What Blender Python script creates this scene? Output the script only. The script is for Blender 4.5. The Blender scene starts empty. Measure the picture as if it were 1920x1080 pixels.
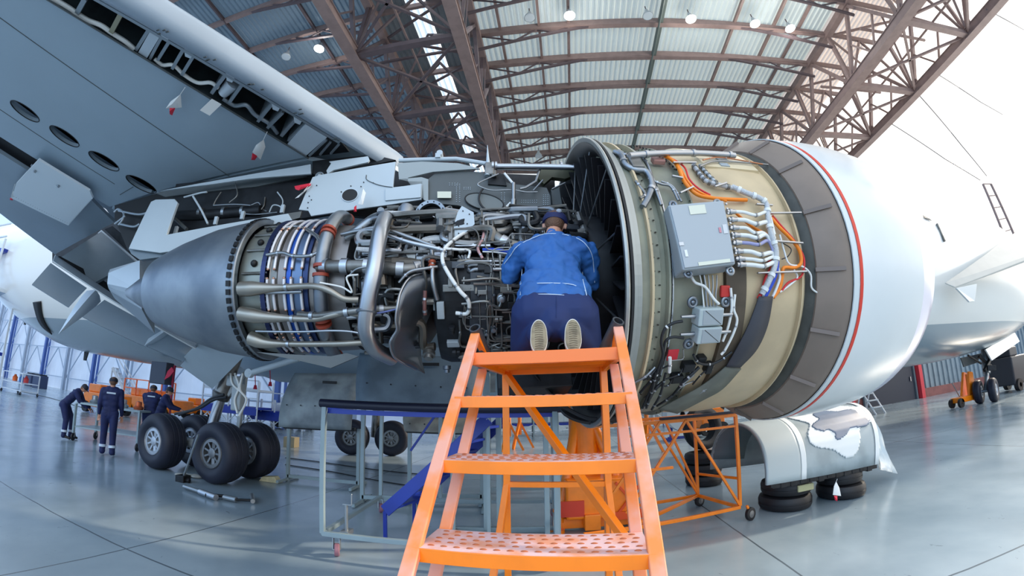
import bpy, bmesh, math, random
from mathutils import Vector, Matrix, noise
random.seed(7)
sc = bpy.context.scene
COL = sc.collection
R = math.radians

# ------------------------------------------------------------------ camera
FPX, PITCH, ROLL, CZ = 750.0, 16.5, 0.8, 1.65      # stereographic fisheye, focal length in pixels of 1920
cam_data = bpy.data.cameras.new('camera')
cam = bpy.data.objects.new('camera', cam_data)
COL.objects.link(cam)
cam.matrix_world = Matrix.Translation((0, 0, CZ)) @ Matrix.Rotation(R(90 + PITCH), 4, 'X') @ Matrix.Rotation(R(-ROLL), 4, 'Z')
cam_data.type = 'PANO'
cam_data.sensor_width = 36.0
cam_data.sensor_fit = 'HORIZONTAL'
def set_pano(**kw):
    for k, v in kw.items():
        for tgt in (cam_data, getattr(cam_data, 'cycles', None)):
            if tgt is not None and hasattr(tgt, k):
                try:
                    setattr(tgt, k, v)
                except Exception as e:
                    print('pano', k, e)
set_pano(panorama_type='FISHEYE_LENS_POLYNOMIAL', fisheye_fov=R(200),
         fisheye_polynomial_k0=-(0), fisheye_polynomial_k1=-(0.07108814231), fisheye_polynomial_k2=-(2.012005471e-05),
         fisheye_polynomial_k3=-(-3.516579897e-05), fisheye_polynomial_k4=-(5.486168366e-07))
cam_data.clip_start = 0.05
cam_data.clip_end = 500
sc.camera = cam

# ------------------------------------------------------------------ world, sun, exposure
world = bpy.data.worlds.new('daylight')
sc.world = world
world.use_nodes = True
wn, wl = world.node_tree.nodes, world.node_tree.links
wn.clear()
w_out = wn.new('ShaderNodeOutputWorld'); w_bg = wn.new('ShaderNodeBackground')
w_tc = wn.new('ShaderNodeTexCoord'); w_sep = wn.new('ShaderNodeSeparateXYZ')
w_ramp = wn.new('ShaderNodeValToRGB'); w_map = wn.new('ShaderNodeMapRange')
wl.new(w_tc.outputs['Generated'], w_sep.inputs[0])
wl.new(w_sep.outputs['X'], w_map.inputs['Value'])
w_map.inputs['From Min'].default_value = -1; w_map.inputs['From Max'].default_value = 1
wl.new(w_map.outputs[0], w_ramp.inputs[0])
w_ramp.color_ramp.elements[0].color = (0.42, 0.62, 0.92, 1)
w_ramp.color_ramp.elements[1].color = (1.0, 0.97, 0.92, 1)
w_ramp.color_ramp.elements[0].position = 0.25
w_ramp.color_ramp.elements[1].position = 0.8
wl.new(w_ramp.outputs[0], w_bg.inputs[0])
w_bg.inputs[1].default_value = 1.45
wl.new(w_bg.outputs[0], w_out.inputs[0])

sun_d = bpy.data.lights.new('sun', 'SUN')
sun_d.energy = 3.2
sun_d.angle = R(3)
sun_d.color = (1.0, 0.86, 0.68)
sun = bpy.data.objects.new('sun', sun_d); COL.objects.link(sun)
sun['kind'] = 'helper'
_d = Vector((-0.86, -0.22, -0.46)).normalized()
sun.rotation_euler = _d.to_track_quat('-Z', 'Y').to_euler()

def area_light(name, loc, target, sx, sy, energy, color):
    d = bpy.data.lights.new(name, 'AREA'); d.shape = 'RECTANGLE'; d.size = sx; d.size_y = sy
    d.energy = energy; d.color = color
    o = bpy.data.objects.new(name, d); COL.objects.link(o); o.location = loc
    o.rotation_euler = (Vector(target) - Vector(loc)).to_track_quat('-Z', 'Y').to_euler()
    o['kind'] = 'helper'
    return o
# area lamps: added front fill, open right side, roof lamp rows, left hall
area_light('front_fill_light', (-6, -14, 7), (-2, 6, 3), 26, 11, 1050, (0.52, 0.76, 1.0))  # added blue fill behind the camera, brightens wing underside and floor
area_light('side_opening_light', (26, 4, 9), (2, 4, 3), 16, 14, 1300, (1.0, 0.93, 0.84))
area_light('roof_lamp_light', (4, 12, 16.5), (4, 12, 0), 16, 16, 420, (0.95, 0.97, 1.0))
area_light('left_hall_light', (-30, 14, 14), (-30, 14, 0), 24, 16, 800, (0.72, 0.85, 1.0))

vs = sc.view_settings
sc.display_settings.display_device = 'sRGB'
vs.view_transform = 'Standard'
vs.look = 'None'
vs.exposure = 0.3
vs.gamma = 1.0
vs.use_curve_mapping = False
try:
    sc.cycles.use_denoising = True
    sc.cycles.max_bounces = 7
    sc.cycles.diffuse_bounces = 4
    sc.cycles.glossy_bounces = 3
    sc.cycles.caustics_reflective = False
    sc.cycles.caustics_refractive = False
    sc.cycles.sample_clamp_indirect = 6
except Exception as e:
    print(e)

# ------------------------------------------------------------------ finding places: a pixel of the photo + a real distance -> a point
CAM0 = Vector((0, 0, CZ))
def ray(px, py):
    u, v = px - 960.0, 540.0 - py
    c, s = math.cos(R(-ROLL)), math.sin(R(-ROLL))
    u, v = u * c - v * s, u * s + v * c
    r = math.hypot(u, v) + 1e-9
    th = 2 * math.atan(r / 2 / FPX)
    X, Y, Z = math.sin(th) * u / r, math.sin(th) * v / r, math.cos(th)
    a = R(PITCH)
    return Vector((X, Z * math.cos(a) - Y * math.sin(a), Z * math.sin(a) + Y * math.cos(a)))
def aty(px, py, Y):
    r = ray(px, py); return CAM0 + r * (Y / r.y)
def atz(px, py, z=0.0):
    r = ray(px, py); return CAM0 + r * ((z - CZ) / r.z)
def atx(px, py, X):
    r = ray(px, py); return CAM0 + r * (X / r.x)
def atp(px, py, p0, n):
    r = ray(px, py); p0 = Vector(p0); n = Vector(n)
    return CAM0 + r * ((p0 - CAM0).dot(n) / r.dot(n))
# engine axis frame
PSI = 0.07
UX = Vector((math.cos(PSI), math.sin(PSI), 0.028)).normalized()
UY = Vector((-math.sin(PSI), math.cos(PSI), 0))
UZ = UX.cross(UY)
C0 = Vector((-0.3121, 3.3783, 2.6819))
def eng(s, rad, ang):          # ang in degrees: 0 top, 90 toward the viewer, 180 bottom
    a = R(ang)
    return C0 + UX * s + (UZ * math.cos(a) - UY * math.sin(a)) * rad
def cyl(px, py, rad):
    """where the sight line meets the engine cylinder of that radius (nearest approach when it misses)"""
    r = ray(px, py); o = CAM0 - C0
    a = Vector((r.dot(UY), r.dot(UZ))); b = Vector((o.dot(UY), o.dot(UZ)))
    A, B, Cc = a.dot(a), 2 * a.dot(b), b.dot(b) - rad * rad
    D = B * B - 4 * A * Cc
    t = (-B - math.sqrt(max(D, 0))) / 2 / A
    return CAM0 + r * t
def cyls(px, py, rad):
    q = cyl(px, py, rad) - C0
    return q.dot(UX), math.degrees(math.atan2(-q.dot(UY), q.dot(UZ)))
# hangar frame
HL = Vector((math.sin(R(7)), math.cos(R(7)), 0)); HW = Vector((math.cos(R(7)), -math.sin(R(7)), 0))
def H(w, l, z): return HW * w + HL * l + Vector((0, 0, z))

# ------------------------------------------------------------------ materials
def lin(c):
    return tuple(((x / 12.92) if x <= 0.04045 else ((x + 0.055) / 1.055) ** 2.4) for x in [v / 255.0 for v in c]) + (1.0,)
MATS = {}
def mat(name, rgb, rough=0.5, metal=0.0, var=0.0, vscale=3.0, rgb2=None, bump=0.0, bscale=20.0, coat=0.0, trans=0.0, emit=None, estr=0.0, spec=0.5, rvar=0.0):
    if name in MATS: return MATS[name]
    m = bpy.data.materials.new(name); m.use_nodes = True
    nt = m.node_tree; b = nt.nodes['Principled BSDF']
    b.inputs['Base Color'].default_value = lin(rgb); b.inputs['Roughness'].default_value = rough
    b.inputs['Metallic'].default_value = metal
    b.inputs['Specular IOR Level'].default_value = spec
    if coat: b.inputs['Coat Weight'].default_value = coat; b.inputs['Coat Roughness'].default_value = 0.12
    if trans: b.inputs['Transmission Weight'].default_value = trans
    if emit: b.inputs['Emission Color'].default_value = lin(emit); b.inputs['Emission Strength'].default_value = estr
    if var or rgb2 or bump or rvar:
        tc = nt.nodes.new('ShaderNodeTexCoord')
        n = nt.nodes.new('ShaderNodeTexNoise'); n.inputs['Scale'].default_value = vscale; n.inputs['Detail'].default_value = 5
        nt.links.new(tc.outputs['Object'], n.inputs['Vector'])
        if var or rgb2:
            mx = nt.nodes.new('ShaderNodeMix'); mx.data_type = 'RGBA'
            c1 = lin(rgb); c2 = lin(rgb2) if rgb2 else tuple(v * (1 - var) for v in c1[:3]) + (1,)
            rp = nt.nodes.new('ShaderNodeMapRange'); rp.inputs['From Min'].default_value = 0.42; rp.inputs['From Max'].default_value = 0.62
            nt.links.new(n.outputs['Fac'], rp.inputs['Value']); nt.links.new(rp.outputs[0], mx.inputs[0])
            mx.inputs[6].default_value = c1; mx.inputs[7].default_value = c2
            nt.links.new(mx.outputs[2], b.inputs['Base Color'])
        if rvar:
            rr = nt.nodes.new('ShaderNodeMapRange'); rr.inputs['To Min'].default_value = rough; rr.inputs['To Max'].default_value = rough + rvar
            nt.links.new(n.outputs['Fac'], rr.inputs['Value']); nt.links.new(rr.outputs[0], b.inputs['Roughness'])
        if bump:
            n2 = nt.nodes.new('ShaderNodeTexNoise'); n2.inputs['Scale'].default_value = bscale
            nt.links.new(tc.outputs['Object'], n2.inputs['Vector'])
            bp = nt.nodes.new('ShaderNodeBump'); bp.inputs['Strength'].default_value = bump; bp.inputs['Distance'].default_value = 0.02
            nt.links.new(n2.outputs['Fac'], bp.inputs['Height']); nt.links.new(bp.outputs[0], b.inputs['Normal'])
    MATS[name] = m
    return m

# ------------------------------------------------------------------ mesh builder
def basis(d):
    d = d.normalized(); up = Vector((0, 0, 1)) if abs(d.z) < 0.9 else Vector((0, 1, 0))
    x = d.cross(up).normalized(); return x, x.cross(d).normalized()
class MB:
    def __init__(s): s.v = []; s.f = []
    def add(s, vs, fs):
        n = len(s.v); s.v += [Vector(v) for v in vs]; s.f += [tuple(i + n for i in f) for f in fs]; return s
    def box(s, c, size, ax=None):
        X, Y, Z = ax if ax else (Vector((1, 0, 0)), Vector((0, 1, 0)), Vector((0, 0, 1)))
        c = Vector(c); hx, hy, hz = [q / 2 for q in size]
        vs = [c + X * (i * hx) + Y * (j * hy) + Z * (k * hz) for k in (-1, 1) for j in (-1, 1) for i in (-1, 1)]
        return s.add(vs, [(0, 2, 3, 1), (4, 5, 7, 6), (0, 1, 5, 4), (2, 6, 7, 3), (0, 4, 6, 2), (1, 3, 7, 5)])
    def bar(s, a, b, w, h=None, up=None):     # square bar from a to b
        a, b = Vector(a), Vector(b); d = b - a
        if d.length < 1e-6: return s
        if up is None: x, z = basis(d)
        else:
            x = d.cross(Vector(up)).normalized(); z = x.cross(d).normalized()
        return s.box((a + b) / 2, (w, d.length, h or w), (x, d.normalized(), z))
    def tube(s, pts, r, seg=10, caps=True, closed=False):
        pts = [Vector(p) for p in pts]; n = len(pts)
        if n < 2: return s
        rs = r if isinstance(r, (list, tuple)) else [r] * n
        base = len(s.v); px = None
        for i, p in enumerate(pts):
            if closed: d = pts[(i + 1) % n] - pts[i - 1]
            else: d = pts[min(i + 1, n - 1)] - pts[max(i - 1, 0)]
            if d.length < 1e-9: d = Vector((0, 0, 1))
            d.normalize()
            if px is None: px, _ = basis(d)
            px = (px - d * px.dot(d))
            if px.length < 1e-6: px, _ = basis(d)
            px.normalize(); py = d.cross(px)
            for k in range(seg):
                a = 2 * math.pi * k / seg
                s.v.append(p + (px * math.cos(a) + py * math.sin(a)) * rs[i])
        m = n if closed else n - 1
        for i in range(m):
            i2 = (i + 1) % n
            for k in range(seg):
                k2 = (k + 1) % seg
                s.f.append((base + i * seg + k, base + i * seg + k2, base + i2 * seg + k2, base + i2 * seg + k))
        if caps and not closed:
            s.f.append(tuple(base + k for k in range(seg))[::-1]); s.f.append(tuple(base + (n - 1) * seg + k for k in range(seg)))
        return s
    def rev(s, prof, o, ax, x, seg=48, a0=0.0, a1=360.0, close=None):
        """prof: (along, radius) pairs turned about axis ax through o; angle from x"""
        o, ax = Vector(o), Vector(ax).normalized(); x = (Vector(x) - ax * Vector(x).dot(ax)).normalized(); y = ax.cross(x)
        full = abs(a1 - a0) >= 359.9; n = seg if full else seg + 1; base = len(s.v)
        for k in range(n):
            a = R(a0 + (a1 - a0) * k / seg)
            dr = x * math.cos(a) + y * math.sin(a)
            for (l, r) in prof: s.v.append(o + ax * l + dr * r)
        m = len(prof)
        for k in range(seg):
            k2 = (k + 1) % n
            for i in range(m - 1):
                s.f.append((base + k * m + i, base + k * m + i + 1, base + k2 * m + i + 1, base + k2 * m + i))
        if close == 'loop':
            for k in range(seg):
                k2 = (k + 1) % n
                s.f.append((base + k * m + m - 1, base + k * m, base + k2 * m, base + k2 * m + m - 1))
            if not full:
                s.f.append(tuple(base + i for i in range(m))); s.f.append(tuple(base + seg * m + i for i in range(m))[::-1])
        return s
    def prism(s, pts, off):
        """closed slab: polygon pts extruded by vector off"""
        pts = [Vector(p) for p in pts]; off = Vector(off); n = len(pts)
        return s.add(pts + [p + off for p in pts], [tuple(range(n)), tuple(range(2 * n - 1, n - 1, -1))] + [(i, i + n, (i + 1) % n + n, (i + 1) % n) for i in range(n)])
    def ball(s, c, r, sy=1, sz=1, seg=12, rings=8, ax=None):
        X, Y, Z = ax if ax else (Vector((1, 0, 0)), Vector((0, 1, 0)), Vector((0, 0, 1)))
        c = Vector(c); base = len(s.v)
        for i in range(rings + 1):
            t = math.pi * i / rings
            for k in range(seg):
                a = 2 * math.pi * k / seg
                s.v.append(c + X * (r * math.sin(t) * math.cos(a)) + Y * (r * sy * math.sin(t) * math.sin(a)) + Z * (r * sz * math.cos(t)))
        for i in range(rings):
            for k in range(seg):
                k2 = (k + 1) % seg
                s.f.append((base + i * seg + k, base + (i + 1) * seg + k, base + (i + 1) * seg + k2, base + i * seg + k2))
        return s
    def torus(s, c, ax, R0, r, seg=32, ss=8):
        x, y = basis(Vector(ax))
        return s.tube([Vector(c) + (x * math.cos(2 * math.pi * k / seg) + y * math.sin(2 * math.pi * k / seg)) * R0 for k in range(seg)], r, ss, closed=True)
    def build(s, name, m, parent=None, smooth=False, bevel=0.0, sub=0):
        root = parent
        while root is not None and root.parent is not None: root = root.parent
        off = root.location.copy() if root is not None else (s.origin if hasattr(s, 'origin') else Vector((0, 0, 0)))
        me = bpy.data.meshes.new(name)
        me.from_pydata([tuple(v - off) for v in s.v], [], s.f); me.validate(); me.update()
        bm = bmesh.new(); bm.from_mesh(me); bmesh.ops.remove_doubles(bm, verts=bm.verts, dist=1e-5)
        bmesh.ops.recalc_face_normals(bm, faces=bm.faces); bm.to_mesh(me); bm.free()
        if smooth:
            me.polygons.foreach_set('use_smooth', [True] * len(me.polygons))
            try: me.set_sharp_from_angle(angle=R(40))
            except Exception: pass
        if isinstance(m, (list, tuple)):
            for q in m: me.materials.append(q)
        else: me.materials.append(m)
        o = bpy.data.objects.new(name, me); COL.objects.link(o)
        if parent is not None: o.parent = parent
        else: o.location = off
        if bevel:
            b = o.modifiers.new('bevel', 'BEVEL'); b.width = bevel; b.segments = 2; b.limit_method = 'ANGLE'
        if sub:
            b = o.modifiers.new('sub', 'SUBSURF'); b.levels = sub; b.render_levels = sub
        return o
def smooth_path(pts, n=6):
    """Catmull-Rom through the points"""
    pts = [Vector(p) for p in pts]
    if len(pts) < 3: return pts
    out = []
    P = [pts[0] * 2 - pts[1]] + pts + [pts[-1] * 2 - pts[-2]]
    for i in range(1, len(P) - 2):
        p0, p1, p2, p3 = P[i - 1], P[i], P[i + 1], P[i + 2]
        for k in range(n):
            t = k / n
            out.append(0.5 * ((2 * p1) + (p2 - p0) * t + (2 * p0 - 5 * p1 + 4 * p2 - p3) * t * t + (3 * p1 - p0 - 3 * p2 + p3) * t ** 3))
    out.append(pts[-1]); return out
def tag(o, label=None, cat=None, group=None, kind=None):
    if label: o['label'] = label
    if cat: o['category'] = cat
    if group: o['group'] = group
    if kind: o['kind'] = kind
    return o
def thing(name, label, cat, loc=(0, 0, 0), group=None):
    o = bpy.data.objects.new(name, None); COL.objects.link(o); o.location = loc
    o.empty_display_size = 0.1
    return tag(o, label, cat, group)
def kids(o): return [c for c in bpy.data.objects if c.parent is o]
def copy_tree(o, parent=None):
    c = o.copy(); COL.objects.link(c); c.parent = parent
    for ch in kids(o): copy_tree(ch, c)
    return c
def clone(o, loc, rz=None, label=None, group=None, rot=None):
    c = copy_tree(o); c.location = loc
    if rz is not None: c.rotation_euler = (0, 0, rz)
    if rot is not None: c.rotation_euler = rot
    if label: c['label'] = label
    if group: c['group'] = group
    return c
# ================================================================== HANGAR
def floor_material():
    m = bpy.data.materials.new('floor_resin'); m.use_nodes = True
    nt = m.node_tree; N = nt.nodes; K = nt.links; b = N['Principled BSDF']
    tc = N.new('ShaderNodeTexCoord'); mp = N.new('ShaderNodeMapping')
    mp.inputs['Rotation'].default_value = (0, 0, R(7))
    K.new(tc.outputs['Object'], mp.inputs['Vector'])
    sep = N.new('ShaderNodeSeparateXYZ'); K.new(mp.outputs[0], sep.inputs[0])
    def mth(op, a, b_=None, v=None):
        n = N.new('ShaderNodeMath'); n.operation = op
        K.new(a, n.inputs[0])
        if b_ is not None: K.new(b_, n.inputs[1])
        if v is not None: n.inputs[1].default_value = v
        return n.outputs[0]
    def joint(sock, off, pitch):
        a = mth('ADD', sock, v=off + pitch * 50); a = mth('MODULO', a, v=pitch); a = mth('SUBTRACT', a, v=pitch / 2); a = mth('ABSOLUTE', a)
        return mth('LESS_THAN', a, v=0.011)
    # wobble
    nw = N.new('ShaderNodeTexNoise'); nw.inputs['Scale'].default_value = 1.5; K.new(mp.outputs[0], nw.inputs['Vector'])
    wob = mth('MULTIPLY', nw.outputs['Fac'], v=0.03)
    jx = joint(mth('ADD', sep.outputs['X'], wob), 4.13 + 3.07, 6.15)
    jy = joint(mth('ADD', sep.outputs['Y'], wob), -2.7 + 3.05, 6.1)
    j = mth('MAXIMUM', jx, jy)
    n1 = N.new('ShaderNodeTexNoise'); n1.inputs['Scale'].default_value = 0.6; n1.inputs['Detail'].default_value = 6; K.new(mp.outputs[0], n1.inputs['Vector'])
    r1 = N.new('ShaderNodeValToRGB'); K.new(n1.outputs['Fac'], r1.inputs[0])
    r1.color_ramp.elements[0].position = 0.35; r1.color_ramp.elements[0].color = lin((128, 146, 158))
    r1.color_ramp.elements[1].position = 0.65; r1.color_ramp.elements[1].color = lin((158, 174, 184))
    # rubber scuffs and spots
    n2 = N.new('ShaderNodeTexNoise'); n2.inputs['Scale'].default_value = 5.5; n2.inputs['Detail'].default_value = 8; n2.inputs['Distortion'].default_value = 1.6; K.new(mp.outputs[0], n2.inputs['Vector'])
    sc_ = N.new('ShaderNodeMapRange'); sc_.inputs['From Min'].default_value = 0.69; sc_.inputs['From Max'].default_value = 0.76; K.new(n2.outputs['Fac'], sc_.inputs['Value'])
    mx = N.new('ShaderNodeMix'); mx.data_type = 'RGBA'; K.new(mth('MULTIPLY', sc_.outputs[0], v=0.6), mx.inputs[0])
    K.new(r1.outputs[0], mx.inputs[6]); mx.inputs[7].default_value = lin((72, 82, 92))
    mj = N.new('ShaderNodeMix'); mj.data_type = 'RGBA'; K.new(mth('MULTIPLY', j, v=0.8), mj.inputs[0])
    K.new(mx.outputs[2], mj.inputs[6]); mj.inputs[7].default_value = lin((52, 62, 72))
    K.new(mj.outputs[2], b.inputs['Base Color'])
    rr = N.new('ShaderNodeMapRange'); rr.inputs['To Min'].default_value = 0.10; rr.inputs['To Max'].default_value = 0.30
    n3 = N.new('ShaderNodeTexNoise'); n3.inputs['Scale'].default_value = 1.1; n3.inputs['Detail'].default_value = 7; K.new(mp.outputs[0], n3.inputs['Vector'])
    K.new(n3.outputs['Fac'], rr.inputs['Value']); K.new(rr.outputs[0], b.inputs['Roughness'])
    b.inputs['Specular IOR Level'].default_value = 0.6
    return m
mb = MB(); mb.add([H(-85, -22, 0), H(62, -22, 0), H(62, 25, 0), H(-85, 25, 0), H(-85, -22, -.2), H(62, -22, -.2), H(62, 25, -.2), H(-85, 25, -.2)],
       [(0, 1, 2, 3), (4, 7, 6, 5), (0, 4, 5, 1), (1, 5, 6, 2), (2, 6, 7, 3), (3, 7, 4, 0)])
tag(mb.build('floor', floor_material()), kind='structure')

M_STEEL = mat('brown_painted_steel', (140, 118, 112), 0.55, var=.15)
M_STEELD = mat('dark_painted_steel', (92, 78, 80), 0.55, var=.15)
def sheet_mat(name, rgb, tr, trc):
    m = bpy.data.materials.new(name); m.use_nodes = True; nt = m.node_tree; b = nt.nodes['Principled BSDF']
    b.inputs['Base Color'].default_value = lin(rgb); b.inputs['Roughness'].default_value = .5
    t = nt.nodes.new('ShaderNodeBsdfTranslucent'); t.inputs[0].default_value = lin(trc)
    mx = nt.nodes.new('ShaderNodeMixShader'); mx.inputs[0].default_value = tr
    nt.links.new(b.outputs[0], mx.inputs[1]); nt.links.new(t.outputs[0], mx.inputs[2])
    nt.links.new(mx.outputs[0], nt.nodes['Material Output'].inputs[0])
    tc = nt.nodes.new('ShaderNodeTexCoord'); n = nt.nodes.new('ShaderNodeTexNoise'); n.inputs['Scale'].default_value = .8; n.inputs['Detail'].default_value = 4
    nt.links.new(tc.outputs['Object'], n.inputs['Vector'])
    c = nt.nodes.new('ShaderNodeMix'); c.data_type = 'RGBA'; nt.links.new(n.outputs['Fac'], c.inputs[0])
    c.inputs[6].default_value = lin(rgb); c.inputs[7].default_value = tuple(v * .75 for v in lin(rgb)[:3]) + (1,); nt.links.new(c.outputs[2], b.inputs['Base Color'])
    return m
M_ROOFC = sheet_mat('brightened_roof_sheet', (196, 206, 206), .20, (225, 235, 232))  # translucency added so sky light brightens the lamp-lit middle roof
M_ROOFD = sheet_mat('steel_roof_sheet', (120, 138, 150), .07, (150, 180, 205))
M_ROOFM = sheet_mat('grey_roof_sheet', (110, 116, 118), .03, (170, 180, 190))
M_SKYL = sheet_mat('skylight_sheet', (220, 228, 232), .85, (240, 245, 250))
M_ROOFW = sheet_mat('eave_roof_sheet', (222, 214, 208), .35, (240, 225, 215))

def corrugated(name, m, w0, w1, l0, l1, z, pitch=.26, dep=.07, parent=None):
    mb = MB(); n = int((w1 - w0) / pitch); prof = []
    for i in range(n):
        a = w0 + (w1 - w0) * i / n; p = (w1 - w0) / n
        prof += [(a, 0), (a + p * .35, 0), (a + p * .5, dep), (a + p * .85, dep)]
    prof.append((w1, 0))
    vs = [H(w, l, z + d) for l in (l0, l1) for (w, d) in prof]; k = len(prof)
    mb.add(vs, [(i, i + 1, i + 1 + k, i + k) for i in range(k - 1)])
    return mb.build(name, m, parent)
ceil = thing('ceiling', None, None, H(5.5, 12, 18)); ceil['kind'] = 'structure'
WL, WA, WR, WE = -7.2, -2.95, 14.2, 18.2
corrugated('roof_sheet', M_ROOFD, -40, WL, 1, 25, 18.0, parent=ceil)
corrugated('roof_sheet', M_ROOFM, WL, -5.8, 1, 25, 18.0, parent=ceil)
corrugated('skylight', M_SKYL, -5.8, -4.9, 1, 25, 18.0, parent=ceil)
corrugated('roof_sheet', M_ROOFM, -4.9, WA, 1, 25, 18.0, parent=ceil)
corrugated('roof_sheet', M_ROOFC, WA, WR, 1, 25, 18.0, parent=ceil)
corrugated('roof_sheet', M_ROOFW, WR, 17.4, 1, 25, 18.0, parent=ceil)
LB = [2.2 + 2.04 * k for k in range(12)]
for i, l in enumerate(LB):
    mb = MB()
    mb.bar(H(-40, l, 17.75), H(WL, l, 17.8), .14, .34); mb.bar(H(WL, l, 17.8), H(WA, l, 17.8), .14, .3)
    mb.bar(H(WA, l, 17.8), H(5.5, l, 17.8), .14, .34); mb.bar(H(5.5, l, 17.8), H(WR, l, 17.5), .14, .34); mb.bar(H(WR, l, 17.6), H(17.4, l, 17.4), .12, .26)
    for z in (17.6,): mb.bar(H(WA, l, z), H(WR, l, z - .15), .24, .04)
    mb.build('roof_beam', M_STEEL, ceil)
    mb = MB()
    for (a, b_) in ((WA, 1), (WR, -1), (WL, -1)):
        mb.bar(H(a, l, 16.6), H(a + b_ * 5.4, l, 17.65), .11, .11)
        zz = [(a, 17.6), (a + b_ * 1.7, 16.95), (a + b_ * 2.7, 17.6), (a + b_ * 3.5, 17.3), (a + b_ * 4.2, 17.6)]
        for q in range(len(zz) - 1): mb.bar(H(zz[q][0], l, zz[q][1]), H(zz[q + 1][0], l, zz[q + 1][1]), .06, .06)
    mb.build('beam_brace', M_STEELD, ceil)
for w in (-31, -27, -23, -18.6, -14.4, -10.4, -1.9, -.1, 1.25, 9.2, 11.3, 12.7):
    mb = MB(); mb.bar(H(w, 1, 17.85), H(w, 25, 17.85), .12, .16); mb.bar(H(w + .16, 1, 17.62), H(w + .16, 25, 17.62), .05, .05) if w < -3 else None
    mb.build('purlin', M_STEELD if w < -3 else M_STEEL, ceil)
mb = MB(); mb.bar(H(5.5, 1, 17.7), H(5.5, 25, 17.7), .2, .22); mb.tube([H(5.35, 1, 17.35), H(5.35, 25, 17.35)], .05, 8)
mb.build('ridge_beam', mat('grey_ridge', (95, 105, 100), .5), ceil)
ZL = 14.2
for side, (wa, wb, off) in {'left': (WA, WL, 1.9), 'right': (WR, WE, 0.8)}.items():
    for w in (wa, wb):
        mb = MB(); mb.bar(H(w, .5, ZL), H(w, 25, ZL), .36, .36)
        for e in (-.19, .19): mb.bar(H(w, .5, ZL + e), H(w, 25, ZL + e), .46, .03)
        mb.build('lower_chord', M_STEEL, ceil)
        mb = MB(); mb.bar(H(w, .5, 17.45), H(w, 25, 17.45), .34, .34); mb.build('upper_chord', M_STEEL, ceil)
        nodes = [off + 3.87 * k for k in range(7) if off + 3.87 * k < 25]
        for k, l in enumerate(nodes):
            mb = MB(); mb.bar(H(w, l, ZL), H(w, l, 17.45), .14)
            mb.bar(H(w + .16, l, ZL), H(w + .16, l, 17.45), .05)
            if k + 1 < len(nodes):
                mb.bar(H(w, l, ZL), H(w, l + 1.93, 17.4), .16); mb.bar(H(w, l + 3.87, ZL), H(w, l + 1.93, 17.4), .16)
                mb.bar(H(w, l + .97, 15.8), H(w, l + 1.93, ZL + .1), .08); mb.bar(H(w, l + 2.9, 15.8), H(w, l + 1.93, ZL + .1), .08)
            mb.box(H(w, l, ZL + .25), (.06, .9, .5), (HW, HL, Vector((0, 0, 1))))
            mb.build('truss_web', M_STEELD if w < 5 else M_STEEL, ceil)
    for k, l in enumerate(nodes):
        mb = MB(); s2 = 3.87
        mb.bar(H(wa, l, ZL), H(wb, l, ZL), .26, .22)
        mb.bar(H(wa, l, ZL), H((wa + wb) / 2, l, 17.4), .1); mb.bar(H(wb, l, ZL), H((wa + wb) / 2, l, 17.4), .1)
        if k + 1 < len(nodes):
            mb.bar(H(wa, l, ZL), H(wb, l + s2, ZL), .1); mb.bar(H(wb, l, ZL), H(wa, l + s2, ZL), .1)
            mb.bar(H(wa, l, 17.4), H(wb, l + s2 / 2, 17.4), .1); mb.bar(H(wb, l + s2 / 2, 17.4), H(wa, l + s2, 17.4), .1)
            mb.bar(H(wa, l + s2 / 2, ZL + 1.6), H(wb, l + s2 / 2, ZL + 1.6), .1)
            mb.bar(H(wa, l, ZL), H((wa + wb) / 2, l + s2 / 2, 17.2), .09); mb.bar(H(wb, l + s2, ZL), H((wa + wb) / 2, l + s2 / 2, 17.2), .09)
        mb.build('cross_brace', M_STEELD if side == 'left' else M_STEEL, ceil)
    mb = MB(); mb.tube([H((wa + wb) / 2, .5, ZL + .35), H((wa + wb) / 2 + .1, 25, ZL + .35)], .05, 6); mb.build('tie_rod', M_STEEL, ceil)

# walls
M_WALLW = sheet_mat('white_translucent_cladding', (226, 234, 242), .35, (225, 238, 255))
def panel_wall(name, w0, w1, l, z0, z1, m, pitch=1.5, rib=None, dep=.05):
    mb = MB(); n = int((w1 - w0) / pitch)
    prof = []
    for i in range(n):
        a = w0 + (w1 - w0) * i / n; p = (w1 - w0) / n
        prof += [(a, 0), (a + p * .4, 0), (a + p * .5, dep), (a + p * .9, dep)]
    prof.append((w1, 0))
    vs = [H(w, l + d, z) for z in (z0, z1) for (w, d) in prof] + [H(w, l + d + .12, z) for z in (z0, z1) for (w, d) in prof]; k = len(prof)
    fs = [(i, i + 1, i + 1 + k, i + k) for i in range(k - 1)] + [(2 * k + i, 3 * k + i, 3 * k + i + 1, 2 * k + i + 1) for i in range(k - 1)]
    fs += [(k + i, k + i + 1, 3 * k + i + 1, 3 * k + i) for i in range(k - 1)] + [(0, k, 3 * k, 2 * k), (k - 1, 3 * k - 1, 4 * k - 1, 2 * k - 1)]
    mb.add(vs, fs); o = mb.build(name, m); tag(o, kind='structure'); return o
wb1 = panel_wall('wall_back_left', -85, -7, 25, 0, 18, M_WALLW, 3.2, dep=.06)
wb2 = panel_wall('wall_back', -7, 17.6, 25, 0, 18, sheet_mat('pale_grey_cladding', (196, 204, 206), .25, (225, 235, 240)), .5)
M_CORR = mat('blue_grey_corrugated_cladding', (128, 146, 158), .5, var=.12)
wb3 = panel_wall('wall_back_right', 15, 62, 20.2, 0.5, 6.2, M_CORR, .42, dep=.09)
mb = MB(); mb.bar(H(15, 20.18, .25), H(62, 20.18, .25), .16, .5); tag(mb.build('baseboard_back_right', mat('brick_red_plinth', (134, 84, 82), .6, var=.2)), kind='structure')
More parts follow.
